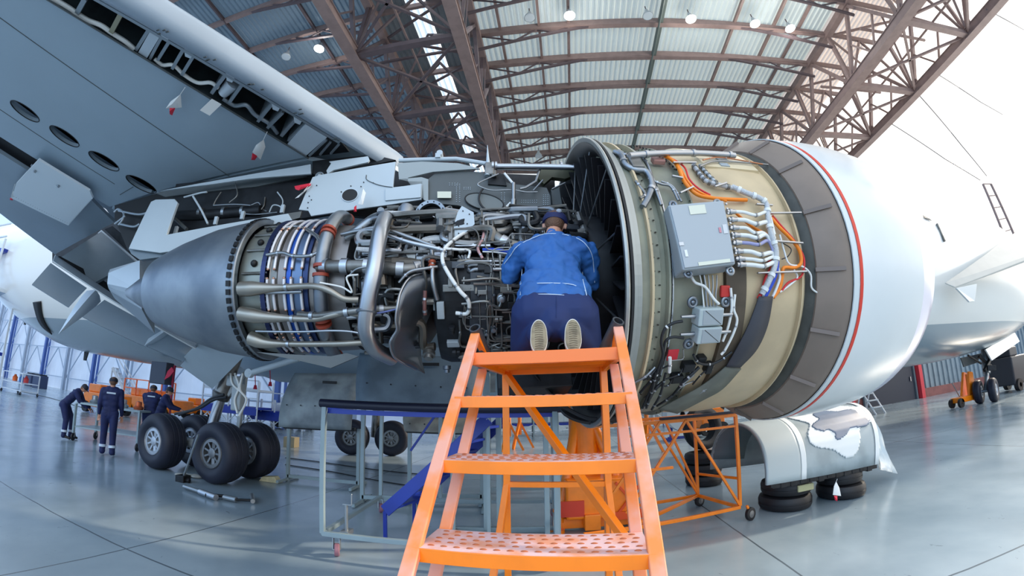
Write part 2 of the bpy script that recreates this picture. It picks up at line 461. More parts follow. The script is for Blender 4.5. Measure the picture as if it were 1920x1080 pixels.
# lattice on the white wall
wl_ = thing('wall_back_left_framing', None, None, H(-40, 24.6, 0)); wl_['kind'] = 'structure'
M_LAT = mat('pale_blue_lattice', (150, 168, 190), .5); M_BLUC = mat('blue_column_paint', (62, 92, 160), .45)
for k, w in enumerate([-84 + 6.4 * i for i in range(13)]):
    mb = MB()
    mb.bar(H(w, 24.4, 0), H(w, 24.4, 17.5), .34, .34)
    mb.bar(H(w + .55, 24.6, 0), H(w + .55, 24.6, 17.5), .16, .16)
    mb.build('wall_column', M_BLUC if k % 2 == 0 else M_LAT, wl_)
    mb = MB()
    for z in (1.3, 4.6, 7.9, 11.2, 14.5):
        mb.bar(H(w, 24.6, z), H(w + 6.4, 24.6, z), .1)
        mb.bar(H(w, 24.6, z), H(w + 3.2, 24.6, z + 3.3), .09); mb.bar(H(w + 6.4, 24.6, z), H(w + 3.2, 24.6, z + 3.3), .09)
    mb.build('wall_lattice', M_LAT, wl_)
# doors in the right corrugated wall (dark openings with red post)
def door(name, w0, w1, z1, l, col, sign=None):
    root = thing(name, None, None, H((w0 + w1) / 2, l, 0)); root['kind'] = 'structure'
    mb = MB(); mb.bar(H(w0, l, z1 / 2), H(w1, l, z1 / 2), .1, z1); mb.build('door_leaf', mat(name + '_paint', col, .5), root)
    mb = MB(); mb.bar(H(w0, l - .08, 0), H(w0, l - .08, z1), .12); mb.bar(H(w1, l - .08, 0), H(w1, l - .08, z1), .12); mb.bar(H(w0, l - .08, z1), H(w1, l - .08, z1), .12)
    mb.build('door_frame', mat(name + '_frame', (96, 112, 124), .5), root)
    mb = MB(); mb.bar(H(w1 - .35, l - .1, 1.05), H(w1 - .35, l - .1, 1.3), .05); mb.build('door_handle', mat('door_handle_steel', (190, 190, 190), .3, 1), root)
    return root
door('door_1', 16.4, 20.3, 4.3, 20.08, (34, 42, 60))
door('door_2', 27.8, 30.2, 3.6, 20.08, (40, 66, 84))
mb = MB(); mb.bar(H(20.6, 19.9, 0), H(20.6, 19.9, 4.5), .3, .3); mb.bar(H(17, 19.9, 4.55), H(20.75, 19.9, 4.55), .14, .2)
mb.build('trim_1', mat('signal_red_post', (196, 52, 66), .5)); tag(bpy.data.objects['trim_1'], kind='structure')
mb = MB(); mb.bar(H(27.6, 19.9, 3.75), H(29.4, 19.9, 3.75), .25, .2)
o = mb.build('wall_lamp', mat('lit_lamp_cover', (235, 240, 245), .4, emit=(255, 255, 255), estr=1.2)); tag(o, 'white box lamp glowing above the dark doorway in the corrugated wall', 'lamp')

# roof lamps
M_LAMPH = mat('lamp_housing', (190, 196, 200), .3, .6); M_GLOW = mat('lamp_glow', (255, 255, 255), .4, emit=(255, 252, 245), estr=14.0)
M_UNLIT = mat('lamp_glass_unlit', (205, 212, 214), .2)
def lamp(w, l, z, lit, label, group=None):
    root = thing('high_bay_lamp', label, 'lamp', H(w, l, z), 'lit roof lamps' if lit else 'unlit roof lamps')
    mb = MB(); mb.rev([(0, .24), (.12, .2), (.3, .09), (.42, .07), (.44, .0)], H(w, l, z), (0, 0, 1), (1, 0, 0), 20); mb.build('lamp_shade', M_LAMPH, root, True)
    mb = MB(); mb.rev([(.0, 0), (.0, .22), (.03, .235)], H(w, l, z), (0, 0, 1), (1, 0, 0), 20); mb.build('lamp_glass', M_GLOW if lit else M_UNLIT, root)
    mb = MB(); mb.tube([H(w, l, z + .4), H(w, l, 17.7)], .025, 6); mb.build('hanger', M_STEELD, root)
    if lit:
        d = bpy.data.lights.new('lamp_light', 'POINT'); d.energy = 90; d.shadow_soft_size = .25; d.color = (1, .97, .92)
        o = bpy.data.objects.new('lamp_light', d); COL.objects.link(o); o.parent = root; o.location = (0, 0, -.35); o['kind'] = 'helper'
lamp(-10.27, 10.9, 17, True, 'lit roof lamp shining above the wing leading edge, left of the brown truss')
lamp(1.25, 11.33, 17, True, 'lit roof lamp under the pale roof, leftmost of the four right of the truss')
lamp(6.64, 11.65, 17, True, 'lit roof lamp just right of the roof ridge')
lamp(9.77, 11.75, 17, True, 'lit roof lamp, middle one of the three right of the roof ridge')
lamp(11.65, 11.86, 17, True, 'lit roof lamp closest to the right-hand truss')
lamp(-12.12, 10.83, 17, False, 'unlit roof lamp on the dark roof, farthest left')
lamp(-.46, 11.27, 17, False, 'unlit roof lamp left of the lit lamp beside the left truss')
lamp(4.66, 11.49, 17, False, 'unlit roof lamp beside the roof ridge')
lamp(-.82, 21.85, 17, False, 'unlit roof lamp at the far end of the hangar, left one above the engine')
lamp(1.37, 22.1, 17, False, 'unlit roof lamp at the far end of the hangar, right one above the engine')
# stay cables and mast at the open side
M_CAB = mat('dark_cable', (95, 95, 100), .6)
for k, (a, b_) in enumerate((((1850, 18), (1935, 62)), ((1748, 133), (1880, 215)), ((1673, 233), (1838, 338)), ((1720, 175), (1850, 330)))):
    mb = MB(); p, q = atz(*a, 14.2), aty(*b_, 15.0); mb.tube([p, (p + q) / 2 + Vector((0, 0, -.25)), q], .03, 6)
    t = ['uppermost stay cable running right from the roof edge', 'stay cable leaving the roof edge at its middle', 'lower stay cable running from the roof edge towards the pinkish mast', 'thin stay cable meeting the top of the pinkish mast'][k]
    tag(mb.build('stay_cable', M_CAB), t, 'cable')
mast = thing('mast', 'pinkish steel mast of two rails rising behind the white nose', 'mast', aty(1890, 435, 15))
for a, b_ in (((1843, 345), (1880, 435)), ((1858, 345), (1897, 430))):
    A_, B_ = aty(*a, 15), aty(*b_, 15); t_ = A_.z / (A_.z - B_.z); mb = MB(); mb.bar(A_, A_ + (B_ - A_) * t_, .13); mb.build('rail', M_STEEL, mast)
for t in range(5):
    mb = MB(); f = t / 4; mb.bar(aty(1843 + 37 * f, 345 + 90 * f, 15), aty(1858 + 39 * f, 345 + 85 * f, 15), .06); mb.build('rung', M_STEEL, mast)
# ================================================================== JET ENGINE
ENG = thing('jet_engine', 'opened jet engine hanging under the wing with its pipes and wiring exposed', 'engine', C0)
M_WHITE = mat('nacelle_white_paint', (222, 224, 222), .26, var=.06, coat=.3, vscale=1.2)
M_LIP = mat('polished_lip', (205, 206, 222), .28, .55)
M_BEIGE = mat('beige_composite_case', (204, 182, 146), .42, rgb2=(184, 164, 132), vscale=2.2)
M_OLIVE = mat('olive_grey_case', (148, 147, 128), .45, rgb2=(128, 128, 114), vscale=4)
M_BULK = mat('brown_bulkhead', (132, 116, 104), .5, var=.18, vscale=2)
M_BRIGHT = mat('bright_steel', (178, 182, 188), .24, 1.0, rvar=.2, vscale=8)
M_TITAN = mat('brushed_titanium', (150, 156, 162), .34, .9, rgb2=(118, 126, 136), vscale=2.5, rvar=.15)
M_NOZZ = mat('heat_worn_nozzle', (152, 160, 168), .36, .85, rgb2=(120, 130, 142), vscale=1.6, rvar=.2, bump=.05, bscale=9)
M_DUCT = mat('dull_steel_duct', (132, 132, 130), .38, .8, rgb2=(104, 102, 98), vscale=5)
M_TUBE = mat('light_steel_tube', (146, 149, 152), .3, .85)
M_HOSE = mat('braided_hose_sleeve', (196, 198, 200), .5, .3, bump=.5, bscale=160)
M_DARK = mat('dark_metal_and_shade', (34, 36, 40), .5, .4, var=.4, vscale=9)
M_BLACK = mat('black_interior', (20, 21, 24), .6)
M_GREYP = mat('grey_primer_panel', (112, 118, 118), .5, var=.1)
M_DGREY = mat('dark_grey_panel', (84, 90, 92), .5, var=.12)
M_LGREY = mat('light_grey_skin', (182, 194, 202), .38, var=.05, vscale=1.5)
M_BLUE = mat('blue_anodised', (24, 78, 170), .35, .3)
M_BLUED = mat('blue_grey_band', (92, 112, 142), .35, .7)
M_ORW = mat('orange_wire_sleeve', (240, 130, 20), .45)
M_REDW = mat('red_wire_sleeve', (204, 38, 40), .45)
M_BLUW = mat('blue_wire_sleeve', (28, 70, 190), .45)
M_WHW = mat('white_wire_sleeve', (226, 226, 222), .5)
M_BLKW = mat('black_wire_sleeve', (26, 28, 32), .5)
M_RUST = mat('rust_red_band', (150, 62, 44), .5)
M_PLATE = mat('data_plate', (214, 214, 196), .45)
M_COOL = mat('pale_cooling_tube', (214, 214, 220), .3, .35)
M_BOX = mat('grey_box_paint', (158, 166, 170), .42, var=.05)

def erev(name, prof, m, parent=ENG, seg=72, a0=0, a1=360, smooth=True, close=None):
    # a: 0 top, 90 viewer
    mb = MB(); mb.rev(prof, C0, UX, UZ, seg, a0, a1, close)
    return mb.build(name, m, parent, smooth)
def epts(pts, Rd):
    out = []
    for p in pts:
        out.append(cyl(p[0], p[1], p[2] if len(p) > 2 else Rd))
    return out
def pipe(name, pts, Rd, r, m=M_TUBE, parent=ENG, seg=10, sm=6, clamps=0, cm=None, taper=None):
    P = smooth_path(epts(pts, Rd), sm)
    mb = MB(); mb.tube(P, r, seg); o = mb.build(name, m, parent, True)
    for k in range(clamps):
        i = int(len(P) * (k + .5) / clamps); i = min(max(i, 1), len(P) - 2)
        d = (P[i + 1] - P[i - 1]).normalized()
        mc = MB(); mc.tube([P[i] - d * r * .55, P[i] + d * r * .55], r * 1.28, 12); mc.build('clamp', cm or M_BRIGHT, o, True)
    return o
# rotation sense: check that angle 90 faces the viewer
# MB.rev turns UZ towards ax x UZ = UX x UZ = -UY -> the viewer side, as eng()

# --- inlet cowl
cowl = erev('inlet_cowl', [(2.68, 1.39), (2.95, 1.415), (3.25, 1.415), (3.62, 1.385)], M_WHITE, seg=96)
erev('inlet_lip', [(3.62, 1.385), (3.78, 1.36), (3.92, 1.31), (4.02, 1.24), (4.05, 1.18), (4.02, 1.12), (3.9, 1.07), (3.6, 1.05), (2.7, 1.12)], M_LIP, seg=96)
erev('cowl_edge_strip', [(2.665, 1.392), (2.665, 1.402), (2.715, 1.405), (2.715, 1.395)], mat('pale_edge_strip', (206, 212, 212), .4), cowl, seg=96)
erev('red_stripe', [(2.735, 1.3985), (2.735, 1.4025), (2.765, 1.405), (2.765, 1.401)], mat('red_line_paint', (214, 58, 40), .4), cowl, seg=96)
bk = erev('inlet_bulkhead', [(2.665, 1.385), (2.6, 1.38), (2.42, 1.26), (2.42, 1.19)], M_BULK, seg=96)
for k in range(18):
    a = k * 20 + 4; mb = MB()
    mb.bar(eng(2.59, 1.388, a), eng(2.405, 1.262, a), .009, .03)
    mb.build('bulkhead_rib', mat('bulkhead_rib_metal', (112, 98, 90), .5), bk)
# dished dark seal in front of the fan case
erev('front_seal', [(2.36, 1.19), (2.40, 1.24), (2.47, 1.255), (2.47, 1.22)], mat('dark_rubber_seal', (70, 70, 64), .6, var=.3, vscale=8), seg=96)

# --- fan case
fc = erev('fan_case', [(1.48, 1.185), (1.55, 1.20), (1.9, 1.225), (2.2, 1.215), (2.37, 1.19), (2.37, 1.10), (1.3, 1.10)], M_BEIGE, seg=96)
erev('fan_case_rear', [(1.02, 1.10), (1.02, 1.215), (1.16, 1.205), (1.17, 1.185), (1.46, 1.18), (1.48, 1.186)], M_OLIVE, fc, seg=96)
for s_, r0, w_, m_ in ((1.09, 1.245, .016, M_BEIGE), (1.21, 1.235, .014, M_OLIVE), (1.235, 1.225, .01, M_BRIGHT), (1.47, 1.215, .012, M_OLIVE), (2.3, 1.235, .012, M_BEIGE)):
    erev('flange_ring', [(s_ - w_ / 2, 1.17), (s_ - w_ / 2, r0), (s_ + w_ / 2, r0), (s_ + w_ / 2, 1.17)], m_, fc, seg=96, smooth=False)
mb = MB()
for s_, r_, n_ in ((1.10, 1.232, 90), (1.145, 1.212, 90), (1.225, 1.222, 80), (1.462, 1.205, 90)):
    for k in range(n_):
        a = 360 * k / n_
        if 20 < a < 175: mb.tube([eng(s_ - .006, r_, a), eng(s_ + .006, r_ + .004, a)], .0045, 6)
o = mb.build('flange_bolts', mat('dark_bolt', (60, 58, 50), .4, .6), fc); o['kind'] = 'stuff'
rf = erev('rear_flange', [(.905, 1.235), (.90, 1.275), (.915, 1.28), (.925, 1.275), (.93, 1.24), (.95, 1.24), (.955, 1.265), (.975, 1.265), (.985, 1.235), (1.02, 1.235)], mat('satin_flange_metal', (164, 166, 162), .3, .7, rvar=.25), seg=120, smooth=False)
erev('rubber_seal_ring', [(.936, 1.24), (.936, 1.272), (.954, 1.272), (.954, 1.24)], M_BLACK, rf, seg=96)
erev('fan_duct_wall', [(.90, 1.24), (.92, 1.2), (1.06, 1.09), (1.2, 1.05)], mat('dark_duct_liner', (58, 58, 60), .45, .3, var=.2), rf, seg=96)
erev('rear_frame_disc', [(1.2, 1.1), (1.18, .55), (1.1, .3)], M_DARK, seg=72)
mb = MB()
for k in range(34):
    a = k * 360 / 34
    t0, t1 = eng(1.12, .62, a), eng(1.02, 1.13, a + 3)
    d = (t1 - t0).normalized(); side = UX.cross(d).normalized()
    mb.prism([t0 - UX * .09, t0 + UX * .06, t1 + UX * .06, t1 - UX * .1], side * .012)
mb.build('outlet_guide_vanes', mat('dark_vane', (40, 40, 44), .45, .3), ENG)
for a in (8, 34, 60, 88, 122, 152):
    mb = MB(); mb.tube([eng(.9, .5, a - 5), eng(.97, 1.16, a)], .007, 6); mb.build('radial_tube', M_TUBE, ENG)

# --- core body
erev('compressor_case', [(1.15, .60), (.9, .60), (.75, .48), (.3, .40), (-.35, .40), (-.42, .50), (-.95, .50), (-1.0, .56)], M_DARK, seg=64)
tc_ = erev('turbine_case', [(-1.0, .545), (-1.08, .555), (-1.6, .585), (-1.62, .60)], mat('turbine_case_metal', (140, 138, 138), .36, .8, rvar=.15, vscale=6), seg=72)
for (xa, xb, m_) in ((506, 518, M_DUCT), (520, 534, mat('warm_grey_band', (132, 126, 124), .36, .7)), (536, 544, M_BLUE), (547, 565, M_BLUED), (567, 576, mat('navy_band', (36, 54, 96), .35, .5))):
    sa, sb = cyls(xa, 470 + 80, .6)[0], cyls(xb, 550, .6)[0]
    erev('case_band', [(sa, .57), (sa, .597), (sb, .594), (sb, .57)], m_, tc_, seg=72)
for xa in (500, 512, 532, 545, 564):
    sa = cyls(xa, 550, .62)[0]
    for (a0, a1) in ((14, 52), (55, 92), (99, 122), (127, 142), (146, 165)):
        mb = MB(); mb.tube([eng(sa, .612, a0 + (a1 - a0) * k / 14) for k in range(15)], .0125, 8)
        o = mb.build('cooling_tube', M_COOL, ENG, True)
        for a in (a0, a1):
            mb = MB(); mb.ball(eng(sa, .615, a), .012, seg=8, rings=6); mb.build('end_fitting', mat('copper_fitting', (190, 150, 130), .35, .8), o, True)
sbf = cyls(492, 550, .62)[0]
bf = erev('bolted_flange', [(sbf - .02, .575), (sbf - .02, .628), (sbf + .02, .628), (sbf + .02, .575)], mat('blue_steel_flange', (48, 56, 92), .35, .7), seg=96, smooth=False)
mb = MB()
for k in range(84):
    a = k * 360 / 84
    if a < 190: mb.tube([eng(sbf - .03, .61, a), eng(sbf + .03, .61, a)], .009, 6)
o = mb.build('flange_bolts', M_BRIGHT, bf); o['kind'] = 'stuff'
erev('exhaust_frame', [(sbf - .02, .58), (-1.78, .585), (-1.9, .575), (-1.93, .56)], mat('greenish_frame_metal', (140, 144, 138), .38, .75, rvar=.15, vscale=5), seg=72)
for k, a in enumerate((30, 48, 66, 86)):
    mb = MB(); mb.ball(eng(-1.78, .59, a), .03, seg=10, rings=6); mb.build('frame_boss', M_DARK, ENG, True)
    mb = MB(); mb.tube([eng(-1.88, .59, a + 8), eng(-1.68, .592, a + 8)], .012, 8); mb.build('frame_rib', M_DUCT, ENG, True)
# --- exhaust nozzle
nz = erev('exhaust_nozzle', [(-1.93, .635), (-2.1, .63), (-2.4, .59), (-2.8, .49), (-3.05, .41), (-3.2, .355), (-3.2, .33), (-2.8, .45), (-1.95, .58)], M_NOZZ, seg=96)
erev('nozzle_seam_ring', [(-1.955, .60), (-1.955, .648), (-1.925, .652), (-1.915, .645), (-1.915, .60)], M_TITAN, nz, seg=96, smooth=False)
mb = MB()
for k in range(60):
    a = k * 6
    if a < 200: mb.box(eng(-1.965, .652, a), (.035, .045, .02), (UX, (UZ * -math.sin(R(a)) - UY * math.cos(R(a))), (UZ * math.cos(R(a)) - UY * math.sin(R(a)))))
o = mb.build('seam_lugs', M_DARK, nz); o['kind'] = 'stuff'
erev('exhaust_plug', [(-2.9, .30), (-3.2, .24), (-3.5, .16), (-3.75, .05), (-3.78, 0)], M_TITAN, seg=48)

# --- bleed manifold ring and large ducts
sm_ = cyls(590, 540, .66)[0]
for (a0, a1) in ((8, 62), (66, 92), (98, 128), (132, 170)):
    mb = MB(); mb.tube([eng(sm_ + .04 * math.sin(R(a0 + (a1 - a0) * k / 12)) , .64, a0 + (a1 - a0) * k / 12) for k in range(13)], .055, 14)
    o = mb.build('bleed_manifold', M_TITAN, ENG, True)
    for a in (a0, a1):
        mb = MB(); t = (eng(sm_, .64, a + 1) - eng(sm_, .64, a - 1)).normalized(); mb.tube([eng(sm_ + .04 * math.sin(R(a)), .64, a) - t * .012, eng(sm_ + .04 * math.sin(R(a)), .64, a) + t * .012], .064, 14); mb.build('red_joint_band', M_RUST, o, True)
big = pipe('bleed_duct', [(722, 408, .72), (712, 440, .84), (703, 500, .9), (692, 560, .92), (686, 606, .92), (690, 632, .9), (704, 655, .84), (735, 672, .74)], .85, .058, M_BRIGHT, seg=20, sm=8)
for p in ((687, 585), (722, 404)):
    q = cyl(p[0], p[1], .92 if p[1] > 500 else .72)
    mb = MB(); mb.torus(q, Vector((.05, 0, 1)), .06, .012, 24, 6); mb.build('duct_clamp', M_TITAN, big, True)
pipe('elbow_duct', [(722, 405, .72), (700, 412, .66), (672, 432, .6), (650, 446, .55)], .6, .045, M_TUBE, seg=14)
pipe('axial_duct', [(598, 500, .62), (640, 500, .66), (690, 500, .66), (760, 505, .64), (790, 500, .6)], .64, .05, M_DUCT, seg=16, clamps=5)
pipe('axial_duct', [(560, 590, .66), (600, 592, .7), (650, 585, .72), (700, 580, .7), (745, 578, .66)], .66, .028, M_DUCT, clamps=3)
for pts in ([(452, 542, .63), (480, 541, .65), (515, 540, .66), (560, 537, .68), (592, 537, .72), (618, 545, .74), (645, 560, .74), (672, 562, .72)],
            [(452, 588, .63), (490, 594, .66), (540, 597, .68), (590, 598, .7), (620, 592, .72), (650, 586, .72), (674, 590, .7)],
            [(470, 634, .63), (500, 643, .66), (550, 645, .68), (600, 645, .7), (650, 644, .72), (690, 641, .7)]):
    P = smooth_path(epts(pts, .65), 6); n = len(P)
    rs = [.06 if i < n * .1 else (.06 - (i / n - .1) * .16 if i < n * .32 else .0235) for i in range(n)]
    rs = [max(.0235, r_) for r_ in rs]
    mb = MB(); mb.tube(P, rs, 14); o = mb.build('oil_drain_pipe', mat('warm_steel_pipe', (158, 152, 142), .35, .75), ENG, True)
    mc = MB(); i = int(n * .36); d = (P[i + 1] - P[i]).normalized(); mc.tube([P[i] - d * .012, P[i] + d * .012], .03, 14); mc.build('clamp', M_BRIGHT, o, True)
pipe('long_tube', [(480, 621, .66), (560, 622, .7), (620, 620, .72), (660, 622, .72), (686, 628, .72)], .7, .009, M_BRIGHT, clamps=2)
pipe('long_tube', [(498, 549, .65), (540, 548, .66), (566, 547, .66)], .65, .014, M_TUBE)
pipe('manifold_tube', [(500, 478, .63), (530, 474, .64), (550, 480, .65), (578, 480, .66), (596, 474, .66)], .64, .014, M_TUBE, clamps=3)
pipe('manifold_tube', [(520, 430, .6), (560, 425, .6), (590, 440, .64), (600, 452, .66)], .62, .016, M_TUBE)
# --- open bleed port above the core
pc = aty(807, 403, 2.84); pn = Vector((-.02, -1, -.05)).normalized()
px_, pz_ = basis(pn)
mb = MB(); mb.rev([(-.02, .098), (.012, .098), (.012, .128), (-.005, .133), (-.03, .128), (-.03, .1)], pc, pn, pz_, 40, close='loop'); port = mb.build('bleed_port', M_TITAN, ENG, True)
mb = MB(); mb.rev([(-.05, .097), (-.03, .1), (0, .1)], pc, pn, pz_, 32); mb.rev([(-.05, .0), (-.05, .097)], pc, pn, pz_, 32); mb.build('port_bore', M_BLACK, port, True)
mb = MB(); mb.prism([pc + px_ * -.07 + pz_ * -.03 - pn * .045, pc + px_ * .06 + pz_ * .035 - pn * .02, pc + px_ * .065 + pz_ * .04 - pn * .02, pc + px_ * -.068 + pz_ * -.02 - pn * .045], pn * .006); mb.build('valve_flap', M_BRIGHT, port)
mb = MB(); mb.tube([pc - pn * .05, pc - pn * .35 + Vector((0, .1, -.2))], .1, 20); mb.build('port_duct', M_DARK, port, True)
for k in range(14):
    mb = MB(); a = k * 2 * math.pi / 14; q = pc + px_ * .113 * math.cos(a) + pz_ * .113 * math.sin(a); mb.tube([q, q + pn * .016], .006, 6); mb.build('port_bolt', M_DARK, port)
# actuator can left of the port
q = aty(760, 403, 3.0); mb = MB(); mb.rev([(-.1, 0), (-.1, .06), (-.07, .075), (.05, .072), (.09, .05), (.1, 0)], q, Vector((.12, 0, 1)), (1, 0, 0), 20); mb.build('valve_canister', M_TITAN, ENG, True)
q = aty(762, 436, 2.95); mb = MB(); mb.rev([(-.04, 0), (-.04, .035), (.04, .04), (.04, 0)], q, (0, 0, 1), (1, 0, 0), 14); mb.build('valve_stem', M_DUCT, ENG, True)

# flat bracket panel (light) right of port
def eplate(name, px, depth, m, parent=ENG, off=.02, n=None, Y=None, bevel=0.0):
    n_ = Vector(n) if n is not None else -UY
    p0 = C0 - UY * depth
    P = [atp(x, y, p0, n_) for (x, y) in px]
    mb = MB(); mb.prism(P, n_.normalized() * -off); return mb.build(name, m, parent, bevel=bevel)
br = eplate('bracket_plate', [(866, 386), (888, 398), (890, 420), (862, 446), (824, 446), (852, 418), (858, 398)], .62, M_LGREY, off=.012)
for (x, y) in ((868, 396), (880, 402), (870, 412), (860, 424), (848, 434), (838, 440), (876, 420), (860, 438)):
    p = atp(x, y, C0 - UY * .62, -UY); mb = MB(); mb.tube([p, p - UY * .008], .005, 6); mb.build('rivet', M_DARK, br)
# deflector shell (curved inner cowl piece)
edge = [(800, 512, .62), (770, 520, .72), (752, 545, .82), (745, 575, .87), (742, 600, .88), (744, 618, .87), (736, 632, .87), (731, 645, .87), (738, 668, .82), (756, 682, .76), (778, 693, .66)]
inner = [(850, 540, .5), (838, 548, .5), (824, 560, .5), (812, 580, .5), (802, 600, .52), (796, 618, .52), (792, 635, .54), (790, 650, .56), (790, 665, .58), (792, 680, .6), (797, 700, .62)]
E1, I1 = smooth_path(epts(edge, .8), 5), smooth_path(epts(inner, .5), 5)
mb = MB(); n = len(E1); vs = []
for i in range(n):
    for k in range(7):
        t = k / 6; p = E1[i].lerp(I1[i], t) + UY * (-.06 * math.sin(math.pi * t)); vs.append(p)
mb.add(vs, [(i * 7 + k, i * 7 + k + 1, (i + 1) * 7 + k + 1, (i + 1) * 7 + k) for i in range(n - 1) for k in range(6)])
sh = mb.build('deflector_shell', mat('dark_polished_shell', (112, 118, 126), .28, .85, rvar=.15, vscale=3), ENG, True)
sd = sh.modifiers.new('solid', 'SOLIDIFY'); sd.thickness = .008
mb = MB(); mb.tube(E1, .009, 8); mb.build('shell_edge', M_BRIGHT, sh, True)

# --- accessory gearbox area (dark)
gb = MB()
gbp = [eng(.72, .72, 150), eng(-.28, .72, 150), eng(-.28, .62, 105), eng(.72, .62, 105)]
gb.rev([(-.3, .50), (-.3, .66), (-.22, .69), (.62, .69), (.72, .64), (.72, .50)], C0, UX, UZ, 20, 92, 172, close='loop')
gbx = gb.build('accessory_gearbox', M_DARK, ENG)
random.seed(11)
M_MIDG = mat('dark_cast_housing', (66, 70, 76), .45, .5, var=.3, vscale=12)
for (x, y, w, h, m_) in ((905, 545, 46, 70, M_MIDG), (902, 600, 44, 50, M_MIDG), (826, 582, 14, 32, M_BOX), (940, 640, 22, 26, M_MIDG), (878, 560, 10, 60, M_DARK), (860, 540, 60, 14, M_DUCT), (850, 645, 24, 10, M_BOX), (935, 655, 14, 30, M_BOX)):
    s0, a0 = cyls(x - w / 2, y, .71); s1, _ = cyls(x + w / 2, y, .71); _, aa = cyls(x, y - h / 2, .71); _, ab = cyls(x, y + h / 2, .71)
    mb = MB(); mb.rev([(s0, .66), (s0, .72), (s1, .72), (s1, .66)], C0, UX, UZ, 4, aa, ab, close='loop'); mb.build('gearbox_cover', m_, ENG, bevel=.006)
for (x, y, r_) in ((804, 665, .05), (838, 690, .035), (868, 668, .03), (912, 700, .04), (940, 560, .03), (925, 615, .028), (897, 553, .014), (926, 553, .014), (912, 622, .02)):
    s_, a_ = cyls(x, y, .72); q = eng(s_, .70, a_); ax = (eng(s_, 1, a_) - C0 - UX * s_).normalized()
    mb = MB(); mb.rev([(0, 0), (0, r_), (.03, r_), (.035, r_ * .7), (.06, r_ * .65), (.065, 0)], q, ax, UX, 18); mb.build('pump_housing', random.choice([M_MIDG, M_DUCT, M_TITAN]), ENG, True)
pipe('red_sleeved_fitting', [(797, 545, .74), (796, 575, .76), (797, 590, .76)], .75, .014, mat('brown_red_sleeve', (104, 66, 62), .5), clamps=2)
pipe('vertical_feed_tube', [(808, 455, .66), (810, 480, .68), (811, 500, .7), (812, 530, .72), (820, 562, .7)], .7, .018, M_TUBE, clamps=0)
q = cyl(810, 497, .69); mb = MB(); mb.rev([(-.04, .02), (-.035, .028), (-.02, .022), (-.01, .03), (.01, .022), (.02, .03), (.035, .026), (.04, .02)], q, (0, 0, 1), (1, 0, 0), 16); mb.build('bellows_joint', mat('copper_red_bellows', (176, 88, 62), .4, .4), ENG, True)
q = eplate('side_bracket', [(757, 470), (780, 462), (778, 492), (770, 492)], .66, M_DUCT)
# white braided harness
pipe('wire_harness', [(886, 430, .62), (865, 440, .66), (845, 455, .7), (832, 470, .74), (830, 490, .76), (842, 515, .78), (862, 545, .8), (876, 560, .8), (880, 575, .78), (875, 588, .76), (855, 587, .74)], .74, .014, M_WHW, clamps=8, cm=M_TUBE)
pipe('wire_harness', [(720, 440, .72), (770, 455, .74), (815, 465, .74), (832, 470, .74)], .74, .016, M_BRIGHT, clamps=2)
pipe('wire_harness', [(832, 466, .74), (860, 468, .72), (880, 470, .7), (878, 485, .7)], .7, .010, M_WHW, clamps=3)
pipe('wire_harness', [(905, 412, .6), (908, 430, .62), (904, 450, .64), (896, 466, .66), (905, 485, .68)], .64, .011, mat('pink_taped_loom', (196, 150, 148), .5), clamps=5)
pipe('blue_harness', [(905, 468, .66), (930, 468, .68), (960, 474, .7)], .68, .011, M_BLUW)
pipe('blue_harness', [(905, 472, .66), (930, 473, .68), (960, 477, .7)], .68, .006, M_WHW)
for k, dy in enumerate((0, 7, 15)):
    pipe('fuel_tube', [(860 + k * 6, 480, .66), (868 + k * 6, 492 + dy, .7), (880 + k * 6, 490 + dy, .72), (920, 490 + dy, .72), (960, 490 + dy, .72)], .7, .010 if k < 2 else .016, M_TUBE, clamps=2)
pipe('air_duct', [(915, 410, .55), (925, 440, .6), (945, 455, .62), (970, 462, .6), (1000, 470, .6)], .6, .045, M_DUCT, seg=16, clamps=3)
pipe('air_duct', [(930, 435, .62), (950, 432, .6), (965, 420, .55)], .6, .03, M_DUCT, seg=14)
pipe('crossing_pipe', [(640, 440, .6), (680, 432, .64), (730, 434, .68), (770, 446, .68), (816, 463, .68)], .66, .017, M_TUBE, seg=12, clamps=1)
pipe('support_strut', [(652, 520, .7), (668, 505, .72), (690, 500, .72)], .7, .008, M_TUBE)
pipe('igniter_lead', [(748, 530, .74), (768, 510, .74), (800, 503, .72), (820, 500, .7)], .72, .012, M_TUBE, clamps=2)
pipe('igniter_lead', [(600, 530, .72), (640, 538, .74), (660, 548, .76), (650, 520, .76), (672, 515, .76)], .74, .007, M_WHW)
pipe('blue_grey_rod', [(690, 590, .88), (720, 585, .86), (742, 580, .84)], .86, .006, mat('blue_rod', (96, 110, 170), .4))

